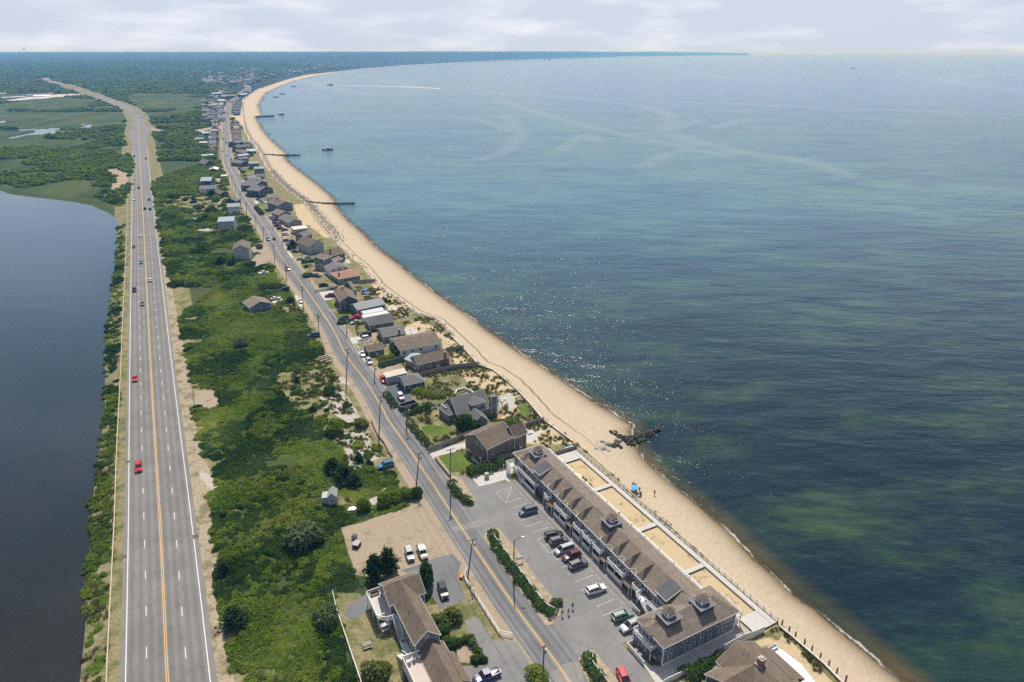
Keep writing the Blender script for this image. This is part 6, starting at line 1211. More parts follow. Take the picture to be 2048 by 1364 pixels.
# ---------------------------------------------------------------- cars
TYRE = plain('tyre rubber', (.018,.018,.018), .9, .2, 6); RIM = plain('wheel rim', (.42,.43,.45), .35, .1, 6, metal=.6); LAMP = plain('headlight lens', (.75,.76,.78), .15, .05, 6); TAIL = plain('tail light lens', (.35,.02,.02), .25, .1, 6)
CGL = glass('car glass', (.018,.024,.03)); BLKP = plain('black plastic', (.022,.022,.024), .6, .2, 6)
COLS = dict(black=(.012,.014,.018), navy=(.02,.035,.085), grey=(.10,.105,.115), silver=(.42,.44,.46), white=(.70,.70,.69), red=(.50,.015,.03), maroon=(.12,.012,.035), blue=(.05,.19,.42), teal=(.03,.26,.36), green=(.16,.24,.20), slate=(.12,.16,.20), tan=(.45,.42,.35), bblue=(.03,.13,.50), violet=(.085,.09,.20))
PROF = {   # stations x, belt height, half width ; glasshouse: x, z, half width pairs
 'sedan': (4.6, 1.80, [(-2.3,.62,.70),(-2.2,.86,.80),(-1.5,.95,.89),(.9,.95,.90),(1.75,.82,.86),(2.2,.68,.76),(2.3,.52,.66)], [(-1.75,.93,.76,.93),(-1.05,.93,.80,1.38),(.10,.95,.80,1.43),(1.05,.93,.76,.95)]),
 'suv': (4.8, 1.92, [(-2.4,.75,.80),(-2.35,1.02,.88),(-1.6,1.06,.95),(1.0,1.06,.95),(1.9,1.0,.92),(2.3,.84,.84),(2.4,.60,.74)], [(-2.25,1.04,.82,1.06),(-2.0,1.05,.84,1.66),(.25,1.06,.84,1.74),(1.20,1.05,.80,1.07)]),
 'van': (5.0, 1.98, [(-2.5,.8,.86),(-2.45,1.05,.92),(-1.6,1.08,.98),(1.0,1.08,.98),(2.0,1.0,.94),(2.4,.84,.86),(2.5,.60,.76)], [(-2.42,1.05,.86,1.10),(-2.25,1.06,.88,1.80),(.75,1.07,.88,1.86),(1.65,1.05,.82,1.08)]),
 'jeep': (4.2, 1.85, [(-2.1,.95,.86),(-2.05,1.1,.90),(-1.4,1.12,.92),(.5,1.12,.92),(1.7,1.10,.84),(2.05,1.05,.78),(2.1,.66,.76)], [(-2.02,1.10,.84,1.15),(-1.95,1.11,.84,1.80),(.35,1.11,.82,1.84),(.62,1.10,.80,1.12)]),
 'pickup': (5.5, 2.0, [(-2.75,.80,.90),(-2.7,1.08,.94),(-1.6,1.10,.98),(1.1,1.12,.98),(2.2,1.08,.94),(2.6,.95,.88),(2.75,.66,.80)], [(-.75,1.08,.84,1.10),(-.60,1.09,.84,1.78),(.65,1.10,.84,1.84),(1.45,1.10,.80,1.12)])}
CARM = {}
def loft(mb, secs):
    b = len(mb.v); n = len(secs[0])
    for s in secs: mb.v += s
    for i in range(len(secs)-1):
        for j in range(n-1): mb.f.append((b+i*n+j, b+i*n+j+1, b+(i+1)*n+j+1, b+(i+1)*n+j)); mb.m.append(mb.mi)
        mb.f.append((b+i*n+n-1, b+i*n, b+(i+1)*n, b+(i+1)*n+n-1)); mb.m.append(mb.mi)
    mb.f.append(tuple(b+j for j in range(n))); mb.m.append(mb.mi); mb.f.append(tuple(b+(len(secs)-1)*n+j for j in range(n))[::-1]); mb.m.append(mb.mi)
def car_parts(typ):
    L, Wd, st, gh = PROF[typ]; body = MB(); secs = []
    for x, zt, hw in st:
        zb = .30 if abs(x) < L/2-.12 else .38
        secs.append([(x,-hw*.93,zb),(x,-hw,zb+.22),(x,-hw,zt-.14),(x,-hw*.90,zt),(x,0,zt+.03),(x,hw*.90,zt),(x,hw,zt-.14),(x,hw,zb+.22),(x,hw*.93,zb)])
    loft(body, secs); (x0,z0,w0,_), (x1,_,w1,zr1), (x2,_,w2,zr2), (x3,z3,w3,_) = gh
    gl = MB(); zb = z0-.03; A = [(x0,-w0,zb),(x0,w0,zb)]; q = .80
    top = [(x1,-w1*q,zr1),(x2,-w2*q,zr2),(x2,w2*q,zr2),(x1,w1*q,zr1)]; bot = [(x0,-w0,zb),(x3,-w3,zb),(x3,w3,zb),(x0,w0,zb)]
    b = len(gl.v); gl.v += bot+top; gl.f += [(0,1,5,4),(1,2,6,5),(2,3,7,6),(3,0,4,7),(4,5,6,7),(0,3,2,1)]; gl.m += [0]*6
    e = .02; body.slab([(x1-.06,-w1*q-e,zr1+.03),(x2+.05,-w2*q-e,zr2+.03),(x2+.05,w2*q+e,zr2+.03),(x1-.06,w1*q+e,zr1+.03)],.07)
    for s in (-1, 1):                     # pillars
        for (xa, wa, za), (xb, wb, zb2) in (((x0,w0,zb),(x1,w1*q,zr1)), ((x3,w3,zb),(x2,w2*q,zr2)), (((x1+x2)/2-.1,(w1+w2)/2*1.01,zb),((x1+x2)/2-.1,(w1+w2)/2*q,(zr1+zr2)/2))):
            body.bar((xa, s*(wa+.01), za), (xb, s*(wb+.01), zb2+.02), .09, .07)
    if typ == 'pickup':
        body.mi = 0; 
    wr = .36 if typ in ('sedan',) else .41; wx = L*.305
    wheels = [(sx*wx, sy*(Wd/2-.14)) for sx in (1,-1) for sy in (1,-1)]
    ty = MB(); ty.tube((0,-.12,0),(0,.12,0),wr,n=16); rm = MB(); rm.tube((0,-.13,0),(0,.13,0),wr*.58,n=10)
    hl = MB(); hx = st[-1][0]; hl.box(hx-.22,hx-.02,-.14,.14,.62,.80); tl = MB(); tx = st[0][0]; tl.box(tx-.03,tx+.10,-.09,.09,.70,.98)
    lw = st[-1][2]-.08; lt = st[0][2]-.02
    ex = MB()
    if typ in ('suv','van'):
        for s in (-1,1): ex.bar((x1+.15,s*w1*q*.85,zr1+.10),(x2-.1,s*w2*q*.85,zr2+.10),.05,.05)
    for s in (-1,1): ex.box(x3-.35,x3-.18,s*(w3+.12)-.1,s*(w3+.12)+.1,z3,z3+.16)
    ex.box(hx-.10,hx+.03,-lw+.2,lw-.2,.38,.56)
    bed = MB()
    if typ == 'pickup': bed.box(-2.6,-.85,-.78,.78,1.02,1.115)
    return body, gl, ty, rm, hl, tl, wheels, wr, lw, lt, ex, bed
def make_car(label, x, y, rz, typ, col, z=0, small=False, name=None, group=None, z_off=0):
    nm = name or {'pickup':'pickup_truck','van':'van','jeep':'jeep_car'}.get(typ, 'car'); key = (typ, col, small)
    if nm == 'jeep_car': nm = 'off_road_car'
    cat = {'pickup_truck':'pickup truck','van':'van'}.get(nm, 'car')
    if key not in CARM:
        body, gl, ty, rm, hl, tl, wheels, wr, lw, lt, ex, bed = car_parts(typ); pm = paint('car paint '+col, COLS[col])
        if small:
            c = MB()
            def app(m, mi, off=(0,0,0)):
                b = len(c.v); c.v += [(v[0]+off[0], v[1]+off[1], v[2]+off[2]) for v in m.v]; c.f += [tuple(i+b for i in f) for f in m.f]; c.m += [mi]*len(m.f)
            app(body,0); app(gl,1)
            for wx, wy in wheels: app(ty,2,(wx,wy,wr))
            for s in (-1,1): app(hl,3,(0,s*lw,0)); app(tl,4,(0,s*lt,0))
            CARM[key] = c.mesh('car', [pm, CGL, TYRE, LAMP, TAIL])
        else: CARM[key] = dict(body=body.mesh('body', pm), windows=gl.mesh('windows', CGL), tyre=ty.mesh('tyre', TYRE), rim=rm.mesh('rim', RIM), head=hl.mesh('headlight', LAMP), tail=tl.mesh('tail_light', TAIL), trim=ex.mesh('trim', BLKP), bed=bed.mesh('truck_bed', BLKP) if bed.f else None, wheels=wheels, wr=wr, lw=lw, lt=lt)
    c = CARM[key]
    if small:
        o = bpy.data.objects.new(nm, c); COL.objects.link(o); o.location = (x,y,z); o.rotation_euler = (0,0,rz); return tag(o, label, cat, group)
    r = thing(nm, label, cat, (x,y,z), rz, group); T = Matrix.Translation
    for n_ in ('body','windows','trim'): 
        o = put(n_, c[n_], r, Matrix.Identity(4))
        if n_ == 'body': bv = o.modifiers.new('bevel','BEVEL'); bv.width = .05; bv.segments = 2; bv.limit_method = 'ANGLE'
    if c['bed']: put('truck_bed', c['bed'], r, Matrix.Identity(4))
    for wx, wy in c['wheels']: w = put('wheel', c['tyre'], r, T((wx,wy,c['wr']))); put('rim', c['rim'], w, Matrix.Identity(4))
    for s in (-1,1): put('headlight', c['head'], r, T((0,s*c['lw'],0))); put('tail_light', c['tail'], r, T((0,s*c['lt'],0)))
    return r
def car(label, k, rear, front, typ, col, **kw):
    a = P(k,*rear,.4); b = P(k,*front,.4); m = (a+b)/2; sm = m.y > 215; z = .035
    return make_car(label, m.x, m.y, math.atan2(b.y-a.y,b.x-a.x), typ, col, z=z, small=sm, **kw)
for a in [
 ('dark blue van parked alone in the far stalls of the motel lot','A',(870,800),(705,850),'van','slate'),
 ('black suv first in the row of five cars by the motel','D',(1048,108),(1192,82),'suv','black'),('dark grey suv second in the row of five cars by the motel','D',(1088,160),(1238,128),'suv','grey'),
 ('long silver white suv in the middle of the row of five cars','D',(1290,190),(1128,250),'van','silver'),('dark red suv with roof window beside the silver suv','D',(1350,245),(1195,305),'suv','maroon'),
 ('silver grey suv last in the row of five cars','D',(1255,375),(1405,320),'suv','grey'),('white suv standing alone near the stall line ends','D',(1400,595),(1572,540),'suv','white'),
 ('pale green suv with roof rack near the motel wing','B',(285,895),(425,852),'suv','green'),('silver lilac suv beside the green one by the motel wing','B',(480,915),(345,982),'suv','silver'),
 ('red suv at the bottom edge of the lot exit','B',(350,1310),(385,1390),'suv','red'),
 ('black suv on the driveway behind the shingled house','C',(1048,515),(1092,650),'suv','black'),('grey boxy off road car on the sandy lot','C',(762,205),(798,325),'jeep','silver'),('white car with boards on its roof on the sandy lot','C',(868,195),(912,295),'suv','tan'),
 ('violet blue pickup at the bottom of the cracked driveway','C',(1550,1275),(1345,1362),'pickup','violet'),('bright blue suv on the sandy verge of the shore road','E',(940,440),(790,485),'suv','blue'),
 ('white suv on the concrete pad by the white fence','F',(300,220),(158,252),'suv','white'),('black car behind the white suv on the concrete pad','F',(325,180),(190,185),'suv','black'),
 ('white hatchback parked beside the green shed','F',(208,395),(228,455),'sedan','white'),('silver suv parked between green shed and shore road','F',(275,480),(325,560),'suv','silver'),
 ('red pickup beside the grey flat roofed garage','F',(455,700),(500,785),'pickup','red'),('white black off road car on the dark driveway','F',(665,915),(725,1015),'jeep','white'),
 ('navy suv on the grass below the small white fence','h',(780,770),(575,795),'suv','navy'),('red suv behind the pale wagon on the grass','h',(1020,750),(825,785),'suv','red'),('pale blue grey wagon on the dry grass','h',(1020,835),(805,885),'sedan','silver'),
 ('dark red pickup on the white drive of the blue house','h',(478,318),(322,330),'suv','maroon'),('teal dark wagon with pale roof on the left verge','Q',(1268,500),(1168,510),'van','slate'),
 ('white car parked on the road edge by the scrub cottage','T',(1235,985),(1262,1035),'sedan','white'),('white sedan on the drive of the scrub cottage','T',(880,985),(1000,968),'sedan','white'),('dark blue van on the verge above the scrub cottage','T',(1108,855),(985,880),'van','navy'),
 ('white pickup in the bushes beside the shore road','T',(720,672),(858,655),'pickup','white'),('silver car by the grey three storey house','T',(662,418),(745,405),'sedan','silver'),('dark red car on the gravel in front of the cottages','T',(1000,128),(1095,118),'sedan','maroon'),
 ('silver blue car behind the green hedge','i',(490,775),(620,745),'sedan','silver'),('dark car on the gravel yard below the tan sand','j',(672,1222),(828,1200),'sedan','slate'),
 ('dark blue car with pale hood near the large grey house','j',(432,735),(578,722),'sedan','navy'),('white car on the white drive by the large grey house','j',(485,805),(638,795),'sedan','white'),
 ('dark car on the drive below the black gabled houses','j',(155,520),(305,495),'sedan','black'),('dark car on the green lawn beside the blue houses','j',(42,142),(158,135),'sedan','slate'),
 ('white car beside the white camper hut','k',(578,255),(688,252),'sedan','white'),('bright blue car on the grass near the camper hut','k',(645,348),(738,346),'sedan','bblue'),('red and white car by the dark small gabled house','l',(415,1268),(488,1268),'sedan','red')]:
    car(*a)
def road_car(label, k, x, y, typ, col, toward, line, **kw):
    p = PH(k, x, y); i = min(range(len(line)-1), key=lambda j: (line[j][0]-p.x)**2+(line[j][1]-p.y)**2); d = Vector((line[i+1][0]-line[i][0], line[i+1][1]-line[i][1])); d = -d if toward else d
    return make_car(label, p.x, p.y, math.atan2(d.y,d.x), typ, col, z=max(0, H1(p.x,p.y))+.04+(.25 if p.y > 900 else 0), small=p.y > 215, **kw)
for a in [('red car nearest on the highway','N',565,872,'suv','red',1),('red car behind the nearest one on the highway','N',530,88,'sedan','red',1)]: road_car(*a, HWC)
for a in [('dark grey car in the inner lane left of the yellow line','M',569,680,'sedan','slate',1),('black car in the outer lane of the highway','M',496,556,'suv','black',1),
 ('white car driving away right of the yellow line','M',640,464,'sedan','white',0),('teal blue car in the inner lane of the highway','M',557,302,'sedan','teal',1),('navy car in the outer lane of the highway','M',490,160,'sedan','navy',1),
 ('white car above the navy one in the inner lane','L',749,1322,'sedan','white',1),('left one of two dark cars driving away side by side','L',797,1015,'suv','black',0),('right one of two dark cars driving away side by side','L',856,1020,'suv','grey',0),
 ('dark car driving away just ahead of the side by side pair','L',843,912,'suv','slate',0),('white and dark car in the outer lane facing the camera','L',672,912,'sedan','white',1),('white car beside the dark one in the outer lane','L',675,785,'sedan','white',1),('dark car beside the white one in the inner lane','L',724,778,'suv','navy',1),
 ('white suv in the outer lane further up the highway','L',678,678,'suv','white',1),('white car below the dark one near the side road','L',678,492,'sedan','white',1),('dark car in the outer lane below the side road','L',676,416,'suv','black',1),('dark car driving away below the side road','L',806,442,'suv','navy',0),
 ('small dark car between the two side roads','J',1525,1006,'sedan','black',1),('white car at the end of the highway curve','J',1525,910,'sedan','white',1),('dark car in the curve, right lane','J',1605,886,'sedan','black',0),('dark car in the middle of the highway curve','J',1545,882,'sedan','slate',1),
 ('white truck in the highway curve','J',1527,840,'van','white',1),('dark car beside the white truck in the curve','J',1562,836,'sedan','black',0),('small white car at the outer side of the curve','J',1440,802,'sedan','white',1),('blue car at the outer side of the curve','J',1408,796,'van','bblue',1),('white van highest up the highway','J',1365,752,'van','white',1)]: road_car(*a, HWC)
for a in [('red car driving on the shore road','T',1088,618,'suv','red',1),('left one of two dark cars meeting on the shore road','T',842,250,'suv','slate',1),('right one of two dark cars meeting on the shore road','T',918,243,'sedan','black',0),
 ('small blue dark car on the far shore road, right lane','l',342,1206,'sedan','navy',0),('dark green car on the far shore road, left lane','l',268,1142,'sedan','slate',1),('white van on the left verge of the far shore road','l',205,1066,'van','white',1),('dark car in the right lane near the bungalow','l',258,932,'suv','black',0),('dark car with pale lights near the hedge','l',208,874,'suv','slate',1),
 ('farthest dark car on the shore road, right one','l',312,457,'suv','navy',0),('farthest dark car on the shore road, left one','l',290,467,'suv','black',1)]: road_car(*a, SRC)
def parked_far():
    g = random.Random(9)
    for i in range(26):
        t = i/26; x = [60+g.random()*240, 300+g.random()*90][0] if i < 14 else 0
        k, xx, yy = ('K', 590+g.random()*110, 640+g.random()*130) if i < 14 else ('l', 360+g.random()*14, 270+ (i-14)*16)
        p = P(k, xx, yy); make_car('small pale parked car beside the far shore road houses', p.x, p.y, g.uniform(0,3), 'sedan', g.choice(['white','silver','slate','white']), z=.05, small=True, group='parked cars far up the shore road')
parked_far()
for o in list(COL.objects):
    if o.get('label') == 'white car with boards on its roof on the sandy lot':
        for i in range(3):
            mb = MB(); n = 10; pts = [(-1.15+2.3*t/n, .27*math.sin(math.pi*(t/n)**.8)**.6 if 0 < t < n else 0) for t in range(n+1)]; mb.prism([(x,y) for x,y in pts]+[(x,-y) for x,y in pts[::-1][1:-1]],0,.06)
            b = mb.build('surfboard', WT); b.location = (o.matrix_basis @ Vector((-.2+.02*i, -.55+.55*i, 1.86))); b.rotation_euler = o.rotation_euler; tag(b, ['left','middle','right'][i]+' one of three white surfboards on the roof of the tan car', 'surfboard')

# ---------------------------------------------------------------- utility poles
POLE = plain('old pole wood', (.16,.135,.11), .9, .25, 2)
def pole(label, base, top, arms=1, big=False, lamp=None):
    b = P(*base); a = CR[top[0]]; u = (a[0]+top[1]/a[2]-1024)/FPX; v = (a[1]+top[2]/a[2]-682)/FPX; t = b.y/(CP-v*SP); tp = Vector((u*t, b.y, CAM_H-t*(SP+v*CP)))
    M = Matrix.Translation(b); H = House('utility_pole' if lamp is None else 'street_lamp', label, 'utility pole' if lamp is None else 'street lamp', M); d = tp-b
    mb = MB(); mb.tube((0,0,-.3),d,.19,.12,10); H.add(mb,'pole',POLE,M)
    p0 = Vector((b.x,b.y)); i = min(range(len(SRC)-1), key=lambda j: (SRC[j][0]-b.x)**2+(SRC[j][1]-b.y)**2); rd = Vector((SRC[i+1][0]-SRC[i][0], SRC[i+1][1]-SRC[i][1])).normalized(); c = Vector((rd.y,-rd.x,0))
    if lamp is None:
        n = 5 if big else arms
        for q in range(n):
            w = (1.9 if big else 1.25); z = -.25-q*(.75 if big else .9); dd = d+Vector((0,0,z)); mb = MB(); mb.bar(dd-c*w,dd+c*w,.11,.12); mb.bar(dd-c*w*.5+Vector((0,0,-.02)), d+Vector((0,0,z-.6)), .04); mb.bar(dd+c*w*.5+Vector((0,0,-.02)), d+Vector((0,0,z-.6)), .04); H.add(mb,'crossarm',POLE,M)
            for s in (-1,-.55,.55,1): mb = MB(); mb.tube(dd+c*w*s*.92+Vector((0,0,.05)),dd+c*w*s*.92+Vector((0,0,.25)),.05,n=6); H.add(mb,'insulator',CONC,M)
        mb = MB(); dd = d+Vector((0,0,-2.1))+c*.35; mb.tube(dd,dd+Vector((0,0,.95)),.24,n=10); H.add(mb,'transformer',plain('grey metal', (.30,.31,.32), .5, .1, 2),M)
    else:
        e = Vector(lamp); mb = MB(); mb.tube(d+Vector((0,0,-.3)),d+e,.05,.04,6); H.add(mb,'lamp_arm',DARKM,M); mb = MB(); mb.box(d.x+e.x-.15,d.x+e.x+.5,d.y+e.y-.15,d.y+e.y+.15,d.z+e.z-.06,d.z+e.z+.1); H.add(mb,'lamp_head',WT,M)
    return d
TOPS = []
for a in [('utility pole beside the sandy lot corner with one crossarm',('E',1170,710),('E',1205,330)),('utility pole at the driveway with a white fence at its foot',('D',370,455),('D',415,120)),('utility pole at the bottom edge beside the yellow line',('D',1018,1425),('D',1035,1045)),
 ('utility pole left of the road by the sandy patch of shrubs',('o',757.3,877.6),('o',761,792)),('utility pole on the left verge opposite the green shed',('F',12,870),('F',30,355)),('very tall pole with five stacked crossarms',('H',445,1290),('H',425,1065),1,True),
 ('utility pole beside the white car by the scrub cottage',('H',268,1020),('H',245,755)),('utility pole next to the red car on the road',('H',75,690),('H',55,480)),('utility pole at the gravel yard corner left of the road',('T',930,525),('T',905,290)),('utility pole by the pair of dark cars',('T',790,240),('T',783,85)),
 ('utility pole opposite the stone based house',('I',820,1100),('I',805,935)),('utility pole opposite the bright square lawn',('I',705,920),('I',690,770)),('utility pole by the dark cottage with pale green roof',('I',630,790),('I',615,655)),('utility pole near the small brown roofed cottage',('I',565,690),('I',555,540)),('farthest utility pole by the blue car',('I',525,600),('I',515,455))]: TOPS.append(P(*a[1])+pole(*a))
for a in [('tall bare pole on the island at the far lot entrance',('E',1522,785),('E',1520,290)),('thin pole at the front of the garage yard',('F',365,745),('F',368,560)),('thin pole at the hedge of the grey house lawn',('o',812.8,861.8),('o',815.5,813.4)),('thin pole on the dry grass by the pale wagon',('h',745,1100),('h',735,770)),('thin pole on the dry lawn by the oval bush',('i',605,1190),('i',600,890)),
 ('thin pole on the gravel by the dark red car',('I',1150,1290),('I',1135,1130)),('thin pole on the gravel near the cottages',('I',1035,1110),('I',1020,985))]: pole(a[0], a[1], a[2], 1)
pole('thin street lamp with curved arm on the long island', ('D',768,505), ('D',775,130), lamp=(1.7,.4,.5))

def wires():
    T = sorted(TOPS, key=lambda v: v.y); M = Matrix.Translation(T[0]); H = House('overhead_wires','thin dark overhead wires strung from pole to pole along the shore road','wires',M); c = Vector((.85,.5,0))
    for a, b in zip(T[:-1], T[1:]):
        for s in (-1.1, .65, 1.1):
            mb = MB(); p = [a.lerp(b, i/8)+c*s+Vector((0,0,-1.1*(1-(i/4-1)**2)))-T[0] for i in range(9)]
            for q, r in zip(p[:-1], p[1:]): mb.tube(q, r, .028, n=4)
            H.add(mb, 'wire', DARKM, M)
wires()

# ---------------------------------------------------------------- fences, walls, rails
def path_len(pts): return sum((Vector(b)-Vector(a)).length for a, b in zip(pts[:-1], pts[1:]))
def fence(name, label, pts, kind, cat='fence', h=1.1, z=0.0):
    o = Vector((pts[0][0], pts[0][1], 0)); M = Matrix.Translation(o); H = House(name, label, cat, M); q = [Vector((p[0]-o.x, p[1]-o.y, z)) for p in pts]; n = 0
    for a, b in zip(q[:-1], q[1:]):
        L = (b-a).length; k = max(1, round(L/2.3)); u = Vector((0,0,1))
        if kind == 'rail':
            mb = MB(); mb.bar(a+u*h,b+u*h,.10,.15); mb.bar(a+u*h*.5,b+u*h*.5,.08,.13); H.add(mb,'rail',WT,M)
        elif kind == 'board':
            mb = MB(); mb.bar(a+u*(h/2+.03),b+u*(h/2+.03),.05,h-.06); mb.bar(a+u*h,b+u*h,.09,.06); H.add(mb,'board_panel',FENCEM,M)
        elif kind == 'vinyl':
            mb = MB(); mb.bar(a+u*(h/2),b+u*(h/2),.05,h-.15); mb.bar(a+u*h,b+u*h,.09,.09); H.add(mb,'panel',WT,M)
        elif kind == 'picket':
            mb = MB(); rail(mb,[(a.x,a.y),(b.x,b.y)],z,h,2.2,.2); H.add(mb,'rail',WT,M)
        elif kind == 'wall': mb = MB(); mb.bar(a+u*(h/2-.5),b+u*(h/2-.5),.30,h+1); H.add(mb,'wall',WOODG,M); mb = MB(); mb.bar(a+u*(h+.04),b+u*(h+.04),.42,.09); H.add(mb,'cap',plain('pale rail wood', (.55,.50,.44), .8, .2, 1),M); continue
        for i in range(k+1 if (b-q[-1]).length < .01 else k):
            if n > 60: break
            p = a.lerp(b, i/k); mb = MB(); w = .13 if kind != 'board' else .11; mb.bar(p, p+u*(h+.14), w, w); H.add(mb,'post',WT if kind in ('rail','vinyl','picket') else WOODG,M); n += 1
    return H
fence('rail_fence','white two rail fence along the hedge of the long island',Z('D',[(603,78),(606,130),(690,235),(790,375),(850,445),(960,605),(1060,725),(1145,765)]),'rail',z=.1)
fence('rail_fence','white rail fence curving on the far small island',Z('E',[(1553,600),(1565,660),(1660,790),(1748,850)]),'rail',z=.1)
fence('rail_fence','white rail fence on the near island by the red suv',Z('D',[(1455,1150),(1457,1225),(1560,1360),(1620,1440)]),'rail',z=.1)
fence('rail_fence','long white rail fence on the dry verge with turned end',Z('D',[(362,400),(345,475),(650,955),(757,975)]),'rail')
fence('rail_fence','white rail fence between scrub and lawn of the shingled house',Z('C',[(113,600),(140,730),(350,1355),(370,1420)]),'rail',h=.9)
fence('vinyl_fence','white vinyl fence between motel wing and deck house',Z('S',[(855,735),(775,775),(640,820),(548,870),(450,925)]),'vinyl',h=1.5)
fence('vinyl_fence','short white vinyl fence by the clipped hedge',Z('B',[(838,1300),(700,1364),(640,1400)]),'vinyl',h=1.2)
fence('board_fence','long grey board fence along the white shell drive',Z('G',[(200,885),(345,835),(500,770),(620,715),(700,690)]),'board',h=1.7)
fence('board_fence','low beige board fence behind the motel end',Z('G',[(830,1010),(950,975),(1140,925)]),'board',h=1.5)
fence('board_fence','grey board fence ending at the kayaks',Z('G',[(1240,620),(1440,555)]),'board',h=1.5)
fence('board_fence','grey board fence beside the red chimney cottage',Z('F',[(930,705),(1160,650),(1400,600),(1650,575)]),'board',h=1.8)
fence('board_fence','grey board fence of the flower garden behind the green shed',Z('F',[(410,570),(560,530),(750,485)]),'board',h=1.4)
fence('board_fence','dark board fence below the white umbrella terrace',Z('F',[(1255,395),(1470,365)]),'board',h=1.8)
fence('board_fence','dark board fence running to the beach by the blue umbrellas',Z('h',[(860,75),(1100,60),(1320,45)]),'board',h=1.8)
fence('board_fence','board fence with paddleboard at the motel sand court',[ML(19,73.6),ML(28.2,73.6)],'board',h=1.6)
fence('picket_fence','white picket fence around the small yard of the green shed',Z('F',[(330,265),(140,300),(165,385),(250,365)]),'picket')
fence('picket_fence','small white picket fence at the lawn corner',Z('h',[(770,590),(420,645),(400,645),(515,815)]),'picket',h=1.0)
fence('picket_fence','low white fence on the dry grass by the road',Z('h',[(630,1000),(735,1150)]),'picket',h=.9)
fence('vinyl_fence','pale fence along the lawn strip of the white drive',Z('h',[(90,250),(520,165)]),'vinyl',h=1.3)
fence('picket_fence','white picket fence on the lawn edge beside the brown cedar house',Z('G',[(665,960),(750,1035)]),'picket',h=.8)
fence('wire_fence','dark garden fence around the green lawn by the shell drive',Z('G',[(270,960),(330,1040),(430,1160)]),'board',h=.9)
fence('seawall','long timber seawall from the grey cottages to the motel boardwalk',Z('F',[(1310,200),(1390,280),(1470,355),(1560,460),(1650,560)])+Z('G',[(900,10),(1060,140),(1180,250),(1300,380),(1430,540),(1545,625),(1755,780)]),'wall','seawall',h=.5)
fence('seawall','timber seawall below the deck house with dark piles',Z('S',[(1015,690),(1150,800),(1300,930),(1480,1085),(1640,1249),(1760,1380)]),'wall','seawall',h=.5)
fence('seawall','low seawall in front of the tan sand yard of the cottages',Z('j',[(1440,880),(1560,1020),(1680,1180),(1819,1364)])+Z('i',[(830,130),(950,270),(1060,390)]),'wall','seawall',h=.35)
fence('board_fence','grey post fence along the left verge of the shore road',Z('E',[(720,20),(790,170),(850,240),(900,340),(935,385)]),'board',h=.8)
for i, (x, y) in enumerate([(1038,690),(1110,755),(1175,810),(1268,885),(1342,955),(1428,1030),(1515,1105),(1597,1185),(1690,1260)]):
    p = P('S',x,y,-.8); mb = MB(); mb.tube((0,0,-1),(0,0,2.0),.17,n=8); o = mb.build('timber_pile', POLE); o.location = p; tag(o, 'dark round timber pile standing in the beach along the seawall', 'timber pile', 'row of piles on the beach')
def guard_rail():
    pts = XY([P('o', x, y) for x, y in [(212,1420),(214,1364),(219,1254),(229.6,1040),(234,908),(242,740),(247,614),(253.5,478),(255.2,390)]]); pts = spline(pts, 8); o = Vector((pts[0][0],pts[0][1],0)); M = Matrix.Translation(o); H = House('guard_rail','pale timber guard rail along the left side of the highway','guard rail',M)
    mb = MB(); q = [Vector((p[0]-o.x,p[1]-o.y,0)) for p in pts]; u = Vector((0,0,1))
    for a, b in zip(q[:-1], q[1:]): mb.bar(a+u*.62,b+u*.62,.20,.28)
    H.add(mb,'rail',plain('bleached timber', (.52,.44,.32), .85, .2, .8),M)
    for i in range(0, len(q)): mb = MB(); mb.bar(q[i]-Vector((.15,0,0)),q[i]+u*.75-Vector((.15,0,0)),.25,.25); H.add(mb,'post',WOODG,M)
guard_rail()

# ---------------------------------------------------------------- trees, shrubs and hedges one can tell apart
CM = {}
def plant(label, k, x, y, r, h=None, kind='shrub', mat=None, name=None, cat=None, group=None):
    p = P(k, x, y) if k else Vector((x, y, 0)); h = h or r*1.3; mats = dict(shrub=HEDGEM, pine=PINEM, grey=GREYM, yellow=YELM, scrub=SCRUBM); mm = mat or mats[kind]; near_ = p.y < 260
    key = (mm.name, kind == 'pine', near_, int(x*7) % 3)
    if key not in CM:
        sd = len(CM)+200; CM[key] = pine_mesh('crown', mm, sd) if kind == 'pine' else crown_mesh('crown', mm, 11, 2600 if near_ else 900, .075 if near_ else .12, sd, .95)
        mb = MB(); mb.tube((0,0,-.1),(.02,.03,.9),.07,.035,7)
        for i in range(5): a = i*1.26; mb.tube((.01,.02,.35+.1*i),(.45*math.cos(a),.45*math.sin(a),.75+.08*i),.03,.012,5)
        CM[key+('t',)] = mb.mesh('trunk', BARK)
    nm = name or {'pine':'pine_tree','shrub':'shrub','grey':'shrub','yellow':'shrub','scrub':'shrub'}[kind]; r0 = thing(nm, label, cat or nm.replace('_',' '), (p.x,p.y,0), (x*13) % 6.28, group); S = Matrix.Diagonal((r,r,h/ (1.7 if kind == 'pine' else .95),1)); put('crown', CM[key], r0, S); put('trunk', CM[key+('t',)], r0, Matrix.Diagonal((r,r,h*.8,1)))
    BUILT.append((p.x,p.y,r*.5)) if r > 2.5 else None
    return r0
